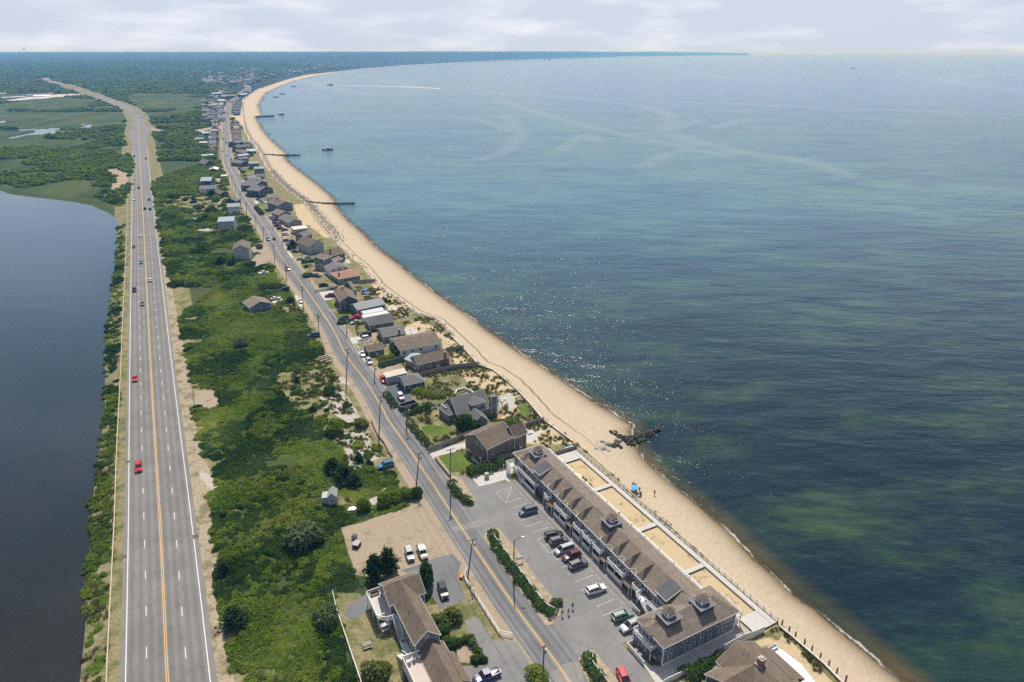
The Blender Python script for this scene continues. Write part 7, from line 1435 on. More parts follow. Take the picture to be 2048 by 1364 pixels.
for a in [('round dark pine at the sandy highway verge, nearest','o',472,1248,3.6,4.6,'pine'),('small dark pine at the sandy highway verge','o',452,1145,2.4,3.2,'pine'),('little round shrub on the pale highway verge','o',448,1032,1.4,1.3,'shrub'),
 ('very wide grey green willow bush in the middle of the scrub','o',608,1085,5.4,4.6,'grey','willow_bush'),('grey green willow bush left of the rail fence','o',652,1245,3.4,3.4,'grey','willow_bush'),('tall dark tree left of the pair behind the shingled house','C',480,460,2.9,6.6,'pine'),('tall dark tree right of the pair behind the shingled house','C',605,420,3.2,7.2,'pine'),
 ('open leafy tree between brown roof and asphalt drive','C',925,520,2.6,5.2,'shrub','tree'),('round shrub under the open leafy tree','C',925,610,1.6,1.6,'shrub'),('big yellow green shrub between the two driveways','C',1130,830,3.0,2.6,'yellow'),('yellow green shrub left of the biggest one','C',990,850,1.9,1.8,'yellow'),
 ('dark shrub against the shingled house wall','C',1060,950,2.1,2.0,'shrub'),('round shrub at the corner of the hedge by the gable wall','C',1110,1050,1.7,1.6,'shrub'),('small round shrub beside the white garden gate','C',1355,1180,1.2,1.3,'shrub'),('second small round shrub beside the white garden gate','C',1410,1180,1.1,1.1,'shrub'),
 ('shrub at the bottom edge beside the utility pole','D',960,1345,2.6,2.2,'scrub'),('yellow green bush on the dry lawn at the bottom','C',500,1310,3.2,2.8,'yellow'),('round shrub at the end of the island rail fence','D',1135,695,1.7,1.5,'grey'),
 ('dark pine thicket behind the grey hut, left one','E',340,520,3.4,4.2,'pine'),('dark pine thicket behind the grey hut, middle one','E',450,600,4.2,4.8,'pine'),('dark pine thicket behind the grey hut, right one','E',545,650,3.2,3.6,'pine'),('dark shrub mass at the top of the sandy patch','E',345,120,3.6,3.8,'scrub'),
 ('yellow green shrub at the roadside of the sandy patch','E',610,60,3.0,2.0,'yellow'),('low round green shrub in the middle of the sandy patch','E',590,262,2.6,.9,'scrub'),('low round green shrub by the roadside fence','E',795,290,2.0,.9,'scrub'),('dark pine above the blue suv','E',595,420,2.0,2.6,'pine'),('small dark pine right beside the blue suv','E',700,450,1.2,1.8,'pine'),
 ('dark shrub at the pole foot beside the sandy lot','E',1185,780,2.0,2.8,'shrub'),('shrub in the row above the sandy lot, left end','E',640,900,2.3,3.0,'scrub'),('shrub in the row above the sandy lot, second','E',850,850,2.6,3.0,'scrub'),('shrub in the row above the sandy lot, third','E',960,820,2.3,2.8,'scrub'),('shrub in the row above the sandy lot, fourth','E',1070,780,2.2,2.8,'scrub'),
 ('silvery bush in the green scrub below the scrub cottage','Q',560,610,3.4,3.0,'grey'),('round dark pine alone in the dry field','Q',1065,925,1.9,2.0,'pine'),('dark shrub at the right of the dry field','Q',1350,1030,2.8,2.4,'shrub'),('small dark pine in the brown stony field','Q',1210,1190,1.7,1.8,'pine'),
 ('tall dark tree in front of the grey shingled house','G',600,640,3.6,4.8,'shrub','tree'),('second tree by the corner of the grey shingled house','G',690,650,2.4,3.2,'shrub','tree'),('dark pine beside the tall pale blue house','i',270,560,3.2,5.0,'pine'),('small pine left of the pale blue house','i',190,600,2.0,3.0,'pine'),('dark red shrub on the dry lawn','i',530,960,1.6,1.4,'grey'),
 ('oval dark hedge bush at the gravel drive','i',560,1140,3.2,1.8,'shrub'),('round grey bush in the meadow, left','k',165,790,4.6,3.0,'grey'),('large round dark bush in the meadow','k',375,860,5.2,3.8,'shrub'),('dark tree beside the white two storey house','k',400,560,3.8,5.0,'shrub','tree'),('round shrub beside the silver car at the grey house','T',745,350,2.6,2.4,'grey'),
 ('dark shrub by the scrub cottage drive','T',1120,1020,2.4,2.6,'shrub'),('dark trees at the foot of the three storey house, left','T',260,540,3.6,4,'pine'),('dark trees at the foot of the three storey house, right','T',390,560,3.0,3.4,'shrub','tree')]:
    plant(a[0], a[1], a[2], a[3], a[4], a[5], a[6], name=a[7] if len(a) > 7 else None)
def hedge(label, pts, w, h, mat=HEDGEM, z=0, seed=0):
    g = np.random.default_rng(len(label)*7+seed); line = resample(spline(pts, .6), .25) ; o = Vector((pts[0][0], pts[0][1], z)); L = len(line)*.25; n = int(L*w*95*(1 if pts[0][1] < 260 else .5)); i = g.integers(0, len(line), n); c = np.array(line)[i]-np.array([o.x,o.y])
    a = g.uniform(0, math.pi, n); nn = 1+.22*np.sin(i*.37)+.15*np.sin(i*1.3+1); x = np.cos(a)*w/2*nn; zz = np.abs(np.sin(a))**.6*h*nn*g.uniform(.8,1.05,n)
    ln = np.array(line); d = np.gradient(ln, axis=0)[i]; d /= np.linalg.norm(d, axis=1)[:, None]+1e-9; pos = np.stack([c[:,0]+d[:,1]*x+g.normal(size=n)*.12, c[:,1]-d[:,0]*x+g.normal(size=n)*.12, np.maximum(zz,.03)],1)
    nm = np.stack([d[:,1]*np.cos(a), -d[:,0]*np.cos(a), np.sin(a)],1)+g.normal(size=(n,3))*.5; nm /= np.linalg.norm(nm,axis=1)[:,None]; ta = np.cross(nm, g.normal(size=(n,3))); ta /= np.linalg.norm(ta,axis=1)[:,None]; tb = np.cross(nm,ta); s = .13*g.uniform(.6,1.5,n)[:,None]*(1 if pts[0][1] < 260 else 1.5)
    V = np.stack([pos-ta*s-tb*s*.6,pos+ta*s-tb*s*.6,pos+ta*s+tb*s*.6,pos-ta*s+tb*s*.6],1).reshape(-1,3); k = np.arange(n)*4; ob = bpy.data.objects.new('hedge', mesh_np('hedge',V,np.stack([k,k+1,k+2,k+3],1),mat)); COL.objects.link(ob); ob.location = o; return tag(ob, label, 'hedge')
hedge('leafy green hedge along the white fence of the long island', Z('D',[(585,75),(615,180),(690,300),(765,395),(840,500),(930,610),(1000,710),(1120,790)]), 2.2, 1.2, z=.1)
hedge('leafy hedge on the small far island', Z('E',[(1530,640),(1600,760),(1735,860)]), 2.2, 1.2, z=.1); hedge('leafy hedge on the near island beside the exit', Z('D',[(1430,1150),(1415,1220),(1490,1320),(1560,1400)]), 2.2, 1.2, z=.1)
hedge('dark clipped hedge along the road side of the grey house lawn', Z('G',[(-10,570),(60,660),(150,770),(225,850)]), 2.0, 1.7); hedge('bushy hedge between shell gravel and green lawn', Z('G',[(640,1120),(760,1090),(880,1070),(1010,1010)]), 3.6, 1.7)
hedge('clipped hedge between motel gravel and deck house', Z('B',[(820,1340),(900,1300),(980,1275)]), 3.4, 1.4); hedge('dark creeping bushes along the vinyl fence', Z('S',[(240,1090),(330,1030),(430,970)]), 1.6, .8); hedge('round topped hedge row around the small gravel yard', Z('C',[(1110,1040),(1200,1040),(1290,1000),(1340,1070),(1390,1140)]), 1.5, 1.4)
hedge('flowering hedge along the parking of the grey garage', Z('F',[(510,930),(570,1010),(620,1090)]), 2.2, 1.4); hedge('dark hedge below the bin enclosure', Z('F',[(740,1190),(860,1150),(960,1110),(1060,1090)]), 2.4, 1.4); hedge('green hedge at the front of the red chimney cottage', Z('F',[(430,590),(560,555),(750,505)]), 1.8, .9)
hedge('broad dark green hummock of shrubs beside the meadow', Z('F',[(880,880),(980,915),(1100,935),(1260,945)]), 4.4, 1.3, SCRUBM); hedge('green shrubs along the left wall of the white and green cottage', Z('F',[(600,340),(620,400),(660,450)]), 2.6, 2.0); hedge('low hedge beside the navy suv', Z('h',[(570,880),(700,880),(840,840)]), 2.4, 1.2)
hedge('straight clipped hedge beside the silver blue car', Z('i',[(440,870),(600,855),(765,830)]), 2.6, 1.4); hedge('dark hedge at the road end of the bright square lawn', Z('j',[(375,980),(440,1060),(510,1140)]), 3, 1.8); hedge('dark hedge below the square lawn of the black house', Z('j',[(170,700),(280,735),(410,730)]), 3, 1.5); hedge('long dark hedge below the white walled house', Z('k',[(800,1000),(900,990),(1040,965)]), 3, 1.6)
hedge('green bushes between lawn and cedar house', Z('G',[(930,590),(1010,560),(1100,570),(1150,540)]), 3.0, 1.0, SCRUBM); hedge('dark bushes on the dune beside the seawall steps', Z('h',[(1480,430),(1560,450),(1640,440)]), 2.2, 1.2)
hedge('green climbing plants along the garden of the flower cottage', Z('F',[(430,480),(520,470),(600,450)]), 3.0, .8, SCRUBM)

# ---------------------------------------------------------------- groynes, stones
ROCK = plain('dark wet rock', (.045,.043,.032), .8, .45, 1.3, bumpd=.05); ROCKL = plain('grey boulder', (.30,.275,.24), .85, .4, 1.3, bumpd=.05); ROCKG = plain('weedy rock', (.035,.040,.016), .8, .5, 1.6, bumpd=.05)
def rock_mesh(seed, mat):
    import bmesh
    bm = bmesh.new(); bmesh.ops.create_icosphere(bm, subdivisions=2, radius=1.0); g = random.Random(seed); ph = [g.uniform(0,6.28) for _ in range(6)]
    for v in bm.verts:
        c = v.co; k = 1+.22*math.sin(c.x*3+ph[0])*math.cos(c.y*2.6+ph[1])+.15*math.sin(c.z*4+ph[2]+c.x*2); v.co = Vector((c.x*k*1.1, c.y*k*.85, c.z*k*.62))
    me = bpy.data.meshes.new('rock'); bm.to_mesh(me); bm.free(); me.materials.append(mat); return me
RK = [rock_mesh(i, ROCK if i < 3 else ROCKL if i < 6 else ROCKG) for i in range(9)]
def rock_pile(name, label, cat, line, width, n, size, z0, z1, variants, top=.9):
    g = random.Random(n); V = []; F = []; mats = []; mi = []; vb = 0
    for i in range(n):
        t = g.random(); s = (len(line)-1)*t; k = min(int(s), len(line)-2); a = Vector(line[k]).lerp(Vector(line[k+1]), s-k); w = width[0]*(1-t)+width[1]*t; off = g.gauss(0,.4)*w; d = Vector(line[k+1])-Vector(line[k]); d.normalize(); p = a+Vector((-d.y,d.x))*off
        me = RK[g.choice(variants)]; sc = size*g.uniform(.5,1.2); Mx = Matrix.Rotation(g.uniform(0,6.28),4,'Z'); z = z0*(1-t)+z1*t+g.uniform(0,top)*max(0,1-abs(off)/w)
        for v in me.vertices: c = Mx @ (v.co*sc); V.append((c.x+p.x,c.y+p.y,c.z+z))
        for f in me.polygons: F.append(tuple(vb+j for j in f.vertices)); mi.append(0 if me.materials[0] == ROCK else 1 if me.materials[0] == ROCKL else 2)
        vb = len(V)
    me = bpy.data.meshes.new(name); me.from_pydata(V,[],F); [me.materials.append(m) for m in (ROCK,ROCKL,ROCKG)]; me.polygons.foreach_set('material_index', mi); o = bpy.data.objects.new(name, me); COL.objects.link(o); return tag(o, label, cat)
rock_pile('groyne','dark seaweed covered rock groyne jutting into the sea below the motel','groyne',Z('R',[(760,620),(850,600),(930,560),(1010,525),(1105,495)],-1.6),(3.6,1.0),230,.5,-1.75,-2.0,[0,1,2,6,7,8])
rock_pile('groyne','thin dark rock groyne in front of the row of gabled cottages','groyne',Z('o',[(612,406),(650,408),(708,407)],-1.7),(2.2,1.6),200,.9,-1.2,-1.9,[0,1,2,6])
rock_pile('groyne','low rock groyne beyond the moored boat','groyne',Z('I',[(920,190),(1100,196),(1360,188)],-1.7),(2.0,1.4),150,1.2,-1.2,-1.9,[0,1,2])
rock_pile('groyne','weedy rock strip lying on the sand above the near groyne','groyne',Z('R',[(620,510),(700,570),(760,590)],-1.3),(1.0,2.0),50,.4,-1.3,-1.6,[6,7,8])
for i, (x, y, s, v) in enumerate([(470,655,.9,3),(590,655,1.5,4),(640,670,1.1,8),(530,700,1.4,5),(580,712,1.0,3),(460,710,1.2,4),(690,660,.9,0),(685,612,1.0,5),(525,630,1.1,4),(720,680,.6,1),(480,628,.5,0),(655,640,.6,2)]):
    p = P('R',x,y,-1.3); o = bpy.data.objects.new('boulder', RK[v]); COL.objects.link(o); o.location = p; o.scale = (s,s,s); o.rotation_euler = (0,0,x); tag(o, 'grey boulder half buried in the beach near the dark groyne', 'boulder', 'boulders at the foot of the near groyne')
def timber_groyne():
    a = P('K',1030,880,WL); b = P('K',1240,868,WL); M = Matrix.Translation(a); H = House('timber_groyne','long timber groyne standing in the sea near the far bend','groyne',M); d = b-a; mb = MB(); mb.bar(Vector((0,0,.6)),d+Vector((0,0,.6)),.8,1.6); H.add(mb,'planks',POLE,M)
    for i in range(24): p = d*(i/23); mb = MB(); mb.bar(p+Vector((0,-.8,-.5)),p+Vector((0,-.8,2.6)),.9,.9); H.add(mb,'pile',POLE,M)
timber_groyne()
def revetment():
    g = np.random.default_rng(4); line = XY([P('o', x, y, -.4) for x, y in [(488,262),(497,282),(506,290),(520,308),(535,333),(552,357),(577,380),(608,404),(622,420),(640,440),(662,464),(676,486),(704,516),(726,532),(758,574),(799,605),(827,625),(870,640),(900,669)]]); line = spline(line, 1.0); n = 6500
    i = g.integers(0, len(line), n); L = np.array(line)[i]; w = np.where(L[:,1] > 420, 5.5, 2.0); keep = (L[:,1] < 700) & ~((L[:,1] > 420) & (L[:,1] < 560) & (g.uniform(0,1,n) < .25)) & ~((L[:,1] > 330) & (L[:,1] < 420) & (g.uniform(0,1,n) < .8)); L = L[keep]; w = w[keep]; m = len(L)
    pts = np.stack([L[:,0]+g.normal(size=m)*w*.5, L[:,1]+g.normal(size=m)*w*.5, np.full(m,-.45)],1); coll = bpy.data.collections.new('stones'); [coll.objects.link(bpy.data.objects.new('stone%d' % k, RK[3+k % 3])) for k in range(5)]
    instancer('stones', pts, g.uniform(.18,.52,m), g.uniform(0,6.28,m), g.integers(0,5,m), coll, 'grey brown stones and driftwood piled along the upper beach', 'stones')
revetment()

# ---------------------------------------------------------------- boats
def boat(label, k, x, y, L, hull='white', cabin=True):
    p = P(k,x,y,WL); M = Matrix.Translation(p) @ Matrix.Rotation(R(8),4,'Z'); H = House('boat', label, 'boat', M); mb = MB(); s = L/8
    secs = []
    for t, w, zt in ((-4,1.1,.9),(-2,1.35,.85),(1,1.3,.95),(3,.7,1.15),(4,.05,1.35)): secs.append([(t*s,-w*s*.6,-.2),(t*s,-w*s,.3*s),(t*s,-w*s,zt*s),(t*s,w*s,zt*s),(t*s,w*s,.3*s),(t*s,w*s*.6,-.2)])
    loft(mb, secs); H.add(mb,'hull',paint('boat '+hull, (.04,.05,.07) if hull == 'dark' else (.75,.76,.78)),M)
    if cabin: mb = MB(); mb.box(-.6*s,1.8*s,-.8*s,.8*s,.9*s,2.1*s,.2*s,.1*s); H.add(mb,'cabin',WT,M); mb = MB(); mb.box(-.9*s,1.7*s,-.85*s,.85*s,2.12*s,2.25*s); H.add(mb,'cabin_roof',WT,M); mb = MB(); mb.box(1.45*s,1.8*s,-.7*s,.7*s,1.3*s,1.9*s); H.add(mb,'window',GLS,M); mb = MB(); mb.tube((0,0,2.2*s),(0,0,3.6*s),.05*s,n=5); H.add(mb,'mast',WT,M)
boat('dark hulled cabin boat moored off the beach', 'o', 655, 300, 13, 'dark'); boat('small dark boat beyond the timber groyne','K',1320,850,12,'dark'); boat('dark boat near the far bend, left one','K',1258,650,14,'dark',False); boat('dark boat near the far bend, right one','K',1332,615,14,'dark',False); boat('tiny dinghy close to the far beach','K',1197,1064,5,'white',False); boat('small boat farthest along the curved beach','K',1460,530,16,'dark',False); boat('speeding boat at the head of a long white wake','K',1877,514,22,'dark',True)
boat('lone tiny boat far out on the open bay','o',1706,137,26,'dark',True)
def wake():
    pts = XY([P('o',x,y,WL) for x, y in [(663,170.3),(720,171.5),(800,173.5),(880,177)]]); mb = MB(); l = spline(pts, 30)
    for i in range(len(l)-1): w0 = 1.2+4*i/len(l); w1 = 1.2+4*(i+1)/len(l); a, b = l[i], l[i+1]; mb.face([(a[0],a[1]-w0*3,WL+.08),(b[0],b[1]-w1*3,WL+.08),(b[0],b[1]+w1*3,WL+.08),(a[0],a[1]+w0*3,WL+.08)])
    tag(mb.build('wake', plain('wake foam', (.55,.60,.62), .6, .3, .05)), 'long white wake of the speeding boat', 'wake', kind='structure')
wake()
# ---------------------------------------------------------------- people
SKIN = plain('skin', (.42,.26,.18), .6, .1, 5)
def person(label, x, y, z, rz, top, bottom, hair=(.05,.035,.02), step=.18, sit=False, arm=0.15):
    M = Matrix.Translation((x,y,z)) @ Matrix.Rotation(rz,4,'Z'); me = bpy.data.meshes.new('person')
    hip = .92 if not sit else .45
    J = dict(pel=(0,0,hip), sp=(.01,0,hip+.22), ch=(.02,0,hip+.42), nk=(.02,0,hip+.56), hd=(.05,0,hip+.70), tp=(.045,0,hip+.80))
    for s, n in ((1,'l'),(-1,'r')):
        f = step*s if not sit else .42; J['h'+n] = (0,.09*s,hip-.04); J['k'+n] = (f*.6+.03,.10*s,hip*.53) if not sit else (.42,.12*s,hip-.02); J['a'+n] = (f,.10*s,.09) if not sit else (.5,.13*s,.08); J['t'+n] = (J['a'+n][0]+.15,.11*s,.04)
        J['s'+n] = (0,.18*s,hip+.48); J['e'+n] = (-.04-arm*s*.3,.25*s,hip+.24); J['w'+n] = (.08-arm*s,.25*s,hip+.02); J['f'+n] = (.12-arm*s,.24*s,hip-.10)
    names = list(J); E_ = [('pel','sp'),('sp','ch'),('ch','nk'),('nk','hd'),('hd','tp')]+[e for n in 'lr' for e in (('pel','h'+n),('h'+n,'k'+n),('k'+n,'a'+n),('a'+n,'t'+n),('ch','s'+n),('s'+n,'e'+n),('e'+n,'w'+n),('w'+n,'f'+n))]
    me.from_pydata([J[n] for n in names], [(names.index(a),names.index(b)) for a,b in E_], []); o = bpy.data.objects.new('person', me); COL.objects.link(o); o.matrix_basis = M; me.materials.append(SKIN)
    rad = dict(pel=.14,sp=.12,ch=.15,nk=.055,hd=.10,tp=.085,h=.10,k=.06,a=.042,t=.04,s=.07,e=.043,w=.032,f=.035); sk = o.modifiers.new('skin','SKIN')
    for i, n in enumerate(names): r = rad.get(n, rad.get(n[0], .05)); me.skin_vertices[0].data[i].radius = (r, r)
    me.skin_vertices[0].data[0].use_root = True; sub = o.modifiers.new('sub','SUBSURF'); sub.levels = 1; sub.render_levels = 2
    def cl(nm, mb, m): c = mb.build(nm, m, o); return c
    mb = MB(); mb.tube((0,0,hip-.02),(.02,0,hip+.30),.165,.175,12); mb.tube((.02,0,hip+.30),(.02,0,hip+.53),.19,.10,12)
    for n in 'lr': mb.tube(J['s'+n],Vector(J['s'+n]).lerp(Vector(J['e'+n]),.6),.085,.07,8)
    cl('shirt',mb,plain('cloth %s' % (top,), top, .8, .1, 4)); mb = MB(); mb.tube((0,0,hip-.08),(0,0,hip+.06),.17,.165,12)
    for n in 'lr': mb.tube(J['h'+n],Vector(J['h'+n]).lerp(Vector(J['k'+n]),1.0 if not sit else .8),.115,.085,8)
    cl('shorts',mb,plain('cloth %s' % (bottom,), bottom, .8, .1, 4)); mb = MB(); h = J['hd']; mb.tube((h[0]-.025,0,h[2]-.01),(h[0]-.02,0,h[2]+.13),.108,.07,10); cl('hair',mb,plain('hair %s' % (hair,), hair, .8, .2, 8))
    return tag(o, label, 'person')
for lab, (x, y), rz, a, b in (('person in navy shirt and white shorts walking beside the island end',(1192,795),1.9,(.02,.03,.10),(.6,.6,.6)),('person in pink top walking in the middle of the three',(1247,778),2.0,(.45,.22,.18),(.25,.12,.08)),('person in dark blue clothes walking nearest to the white suv',(1282,730),1.8,(.03,.05,.18),(.04,.05,.10))):
    p = P('D',x,y); person(lab, p.x, p.y, .03, rz, a, b)
def umbrella(label, x, y, z, col, h=2.1, r=1.2, closed=False, tilt=0.1):
    M = Matrix.Translation((x,y,z)) @ Matrix.Rotation(tilt,4,'X'); H = House('parasol', label, 'parasol', M); mb = MB(); mb.tube((0,0,-.2),(0,0,h),.03,n=6); H.add(mb,'pole',WT,M); mb = MB(); n = 8
    if closed: mb.tube((0,0,h-1.5),(0,0,h),.16,.03,8)
    else:
        ring = [(r*math.cos(6.283*i/n), r*math.sin(6.283*i/n), h-.45) for i in range(n)]; rr = [(a[0]*.97,a[1]*.97,a[2]-.03) for a in ring]
        for i in range(n): mb.face([ring[i],ring[(i+1) % n],(0,0,h)]); mb.face([rr[(i+1) % n],rr[i],(0,0,h-.04)])
    H.add(mb,'canopy',plain('canvas %s' % (col,), col, .7, .06, 2),M); return H
p = P('R',850,1135,-.9); umbrella('bright blue beach parasol on the sand beside the boardwalk', p.x, p.y, -.9, (.10,.38,.75))
for lab, x, y, c, s in (('person in dark swimwear sitting under the blue parasol',868,1150,(.04,.04,.06),True),('person standing on the sand right of the blue parasol',902,1140,(.08,.06,.05),False),('lone person in red walking towards the water',1055,1160,(.40,.16,.08),False),('person sitting on the sand between parasol and motel rocks',915,1172,(.05,.05,.06),True)):
    p = P('R',x,y,-.9); person(lab, p.x, p.y, H1(p.x,p.y)+.02, 1.2, c, (.05,.05,.06), sit=s)
p = ML(16.9+1.1, 38.3); person('person in dark clothes standing on the sea side gallery of the motel', p[0], p[1], 2.72, .5, (.04,.05,.07), (.03,.03,.05))
for i, (x, y) in enumerate([(845,1060),(860,1075),(830,1160),(900,1200)]):
    p = P('R',x,y,-.9); z = H1(p.x,p.y); chair('beach_chair', ['dark beach chair above the blue parasol, upper one','dark beach chair above the blue parasol, lower one','dark beach chair left of the blue parasol','dark beach chair in the shade beside the boardwalk'][i], p.x, p.y, Matrix.Identity(4), DARKM, z, 2.0+i)
for i, e2 in enumerate((59.8,)):
    p = ML(18.6+.9, e2); umbrella('yellow and white parasol on the walk behind the motel', p[0], p[1], .02, (.80,.66,.22), 2.2, 1.5)
# ---------------------------------------------------------------- small things
def kayak(label, k, x, y, rz, col, z=-.3, name='kayak', L=3.2, w=.36, hh=.28):
    p = P(k,x,y,z); M = Matrix.Translation((p.x,p.y,z)) @ Matrix.Rotation(rz,4,'Z'); mb = MB(); secs = []
    for t in np.linspace(-1,1,9): q = max(.04,(1-abs(t)**2.2)); secs.append([(t*L/2,-w*q,.12+.1*t*t),(t*L/2,-w*.6*q,hh),(t*L/2,w*.6*q,hh),(t*L/2,w*q,.12+.1*t*t),(t*L/2,0,.0+.12*t*t)])
    loft(mb, secs); H = House(name, label, name, M); H.add(mb,'hull',paint('kayak '+label[:5], col),M)
    if name == 'kayak': mb = MB(); mb.box(-.45,.4,-.18,.18,hh-.02,hh+.015); H.add(mb,'cockpit',DARKM,M)
kayak('red kayak lying on the sand by the board fence','G',1425,562,.42,(.70,.03,.04)); kayak('lime green kayak lying beside the red one','G',1440,578,.42,(.25,.62,.05)); kayak('yellow kayak beside the white patio','i',1420,892,.3,(.75,.60,.10),0)
kayak('pale blue paddleboard leaning at the board fence of the sand court','A',1205,175,.45,(.25,.55,.70),.5,'paddleboard',3.4,.4,.12); kayak('long turquoise paddleboard on the upper beach lot','h',1520,290,-.75,(.30,.65,.75),.1,'paddleboard',4,.5,.12)
for lab, x, y in (('blue parasol nearer the pile fence behind the blue house',1155,325),('blue parasol farther from the camera behind the blue house',1105,262)): p = P('h',x,y); umbrella(lab, p.x, p.y, 0, (.05,.12,.42), 2.3, 1.7)
p = P('F',1240,330); umbrella('closed teal parasol on the white terrace', p.x, p.y, .2, (.05,.25,.28), 2.4, 1, True)
def box_thing(name, label, cat, k, x, y, rz, dims, mat, cap=None, z=0, lidname='lid'):
    p = P(k,x,y,z); M = Matrix.Translation((p.x,p.y,z)) @ Matrix.Rotation(rz,4,'Z'); H = House(name, label, cat, M); a, b, c = dims; mb = MB(); mb.box(-a/2,a/2,-b/2,b/2,0,c); H.add(mb,'body' if cap else 'box',mat,M,bevel=.03)
    if cap: mb = MB(); mb.box(-a/2-.06,a/2+.06,-b/2-.06,b/2+.06,c,c+.1,.05,.05); H.add(mb,lidname,cap,M)
    return H
box_thing('utility_cabinet','beige utility cabinet with pale green top on the white shell gravel','utility cabinet','A',372,485,R(28),(1.1,.9,1.5),plain('beige casing',(.42,.38,.26),.6,.1,2),plain('green casing',(.30,.42,.34),.6,.1,2))
def bin_enclosure():
    a = P('F',705,1140); b = P('F',905,1080); d = Vector((b.x-a.x,b.y-a.y)); M = fmat(Vector((a.x,a.y)), d); L = d.length; H = House('bin_enclosure','dark board bin enclosure open at the top on the driveway','bin enclosure',M)
    for x0,x1,y0,y1 in ((0,L,0,.08),(0,L,2.6,2.68),(0,.08,.08,2.6),(L-.08,L,.08,2.6)): mb = MB(); mb.box(x0,x1,y0,y1,0,1.7); H.add(mb,'board_panel',WMAT['dark'],M); mb = MB(); mb.box(x0-.03,x1+.03,y0-.03,y1+.03,1.7,1.76); H.add(mb,'cap',WOODG,M)
    for i in range(2): q = MB(); q.box(.5+i*1.1,1.2+i*1.1,.6,1.3,0,1.1); H.add(q,'bin',plain('bin plastic', (.16,.2,.2), .5, .1, 2),M)
bin_enclosure()
def sign():
    p = P('D',820,330); M = Matrix.Translation((p.x,p.y,.1)) @ Matrix.Rotation(R(15),4,'Z'); H = House('sign_board','white sign board on two posts on the long island','sign',M); mb = MB(); mb.box(-.9,.9,-.04,.04,.9,1.7); H.add(mb,'board',WT,M)
    for s in (-1,1): mb = MB(); mb.box(s*.8-.06,s*.8+.06,-.07,.07,0,1.85); H.add(mb,'post',WT,M)
sign()
def hut():
    M = fmat(Vector(P('E',275,860).xy), Vector((1,.1))); M = Matrix.Translation((*P('E',285,862).xy,0)) @ Matrix.Rotation(R(8),4,'Z'); H = House('tool_hut','small weathered grey hut with steep roof and lean to in the scrub','hut',M)
    Mr = M @ Matrix.Translation((2.3,0,0)) @ Matrix.Rotation(R(90),4,'Z'); gable_block(H, Mr, 3.4, 2.3, 2.4, 1.2, WMAT['pale'], RMAT['light'], ov=.15, trim=False); Ml = M @ Matrix.Translation((-1.5,.6,0)); gable_block(H, Ml, 1.45, 2.3, 2.0, .2, WMAT['pale'], RMAT['metal'], 'shed', ov=.08, trim=False); H.window(M,1.1,0,.9,0,.6,.8)
    c = M @ Vector((.5,1.5,0)); BUILT.append((c.x,c.y,3.2))
hut()
for i, (x0,y0,x1,y1) in enumerate(((1262,705,1350,685),(1265,722,1375,695),(1275,742,1390,708),(1320,752,1392,735))):
    a = P('Q',x0,y0,.2); b = P('Q',x1,y1,.2); mb = MB(); d = b-a; mb.tube((0,0,0),d,.28,.24,9); o = mb.build('timber_pole', plain('bleached timber', (.52,.44,.32), .85, .2, .8)); o.location = a+Vector((0,0,.1)); tag(o, ['topmost','second','third','lowest and shortest'][i]+' of the four bleached poles lying beside the shore road', 'timber pole')
box_thing('utility_trailer','small dark covered trailer at the edge of the sandy lot','trailer','C',320,185,R(75),(1.9,1.5,1.0),DARKM,plain('grey metal', (.30,.31,.32), .5, .1, 2)); box_thing('trailer_crate','grey crate standing behind the dark trailer','crate','C',300,115,R(75),(1.0,1.1,.9),plain('grey metal', (.30,.31,.32), .5, .1, 2),DARKM)
box_thing('dinghy_cover','grey tarpaulin covered dinghy on the white sand','dinghy','E',585,495,R(15),(1.9,1.2,.45),plain('grey tarp',(.35,.36,.38),.7,.1,2),plain('pale tarp',(.5,.5,.52),.7,.1,2))
box_thing('wooden_bench_box','orange brown wooden box at the foot of the utility pole','box','D',322,450,R(70),(1.6,.7,.5),plain('new wood',(.50,.27,.15),.7,.15,2),plain('new wood',(.50,.27,.15),.7,.15,2))
mb = MB(); mb.prism([(0,0),(1.8,.2),(2.3,1.2),(1.2,1.9),(.1,1.3)],0,.35); o = mb.build('tarpaulin', plain('white tarp',(.7,.7,.68),.7,.1,2)); o.location = P('E',480,925); tag(o,'crumpled white tarpaulin on the sand above the sandy lot','tarpaulin')
for i in range(7): a = P('E',60+i*9,760-i*4); mb = MB(); mb.bar((0,0,.1+.05*i),(2.4*math.cos(i*1.1),2.4*math.sin(i*1.1),.1+.05*i),.18,.05); o = mb.build('board', plain('pale planks', (.62,.60,.57), .75, .13, 1.4)); o.location = a; tag(o,'pale board lying loose in the heap left of the grey hut','board','heap of loose boards')
for i,(k,x,y) in enumerate((('n',1400,400),('n',1450,440),('n',1520,400),('h',1560,570),('h',1650,600),('F',800,120),('F',860,110),('F',820,180),('G',1280,690),('G',1310,680),('i',1330,850),('h',1010,190),('h',1080,210),('h',1410,180),('F',1280,300),('h',1860,740),('h',1940,760),('F',1340,500))):
    p = P(k,x,y); chair('garden_chair', 'pale garden chair on the '+{'n':'round grey terrace','h':'seaside patios of the light roof cottages','F':'terraces behind the brown roofs','G':'shell patio of the cedar house','i':'white patio by the yellow kayak'}[k], p.x, p.y, Matrix.Identity(4), WT, .03, i*.9, 'garden chairs on the '+{'n':'round terrace','h':'seaside patios','F':'brown roof terraces','G':'shell patio','i':'white patio'}[k])
H = House('dune_wall','white angular low wall around a bench on the dune side of the grey house','wall',Matrix.Identity(4)); mb = MB(); pw = [P('n',x,y,1.0) for x,y in ((515,265),(540,185),(690,150),(830,200),(880,250))]
for a, b in zip(pw[:-1], pw[1:]): mb.bar(a-Vector((0,0,.45)),b-Vector((0,0,.45)),.25,.9)
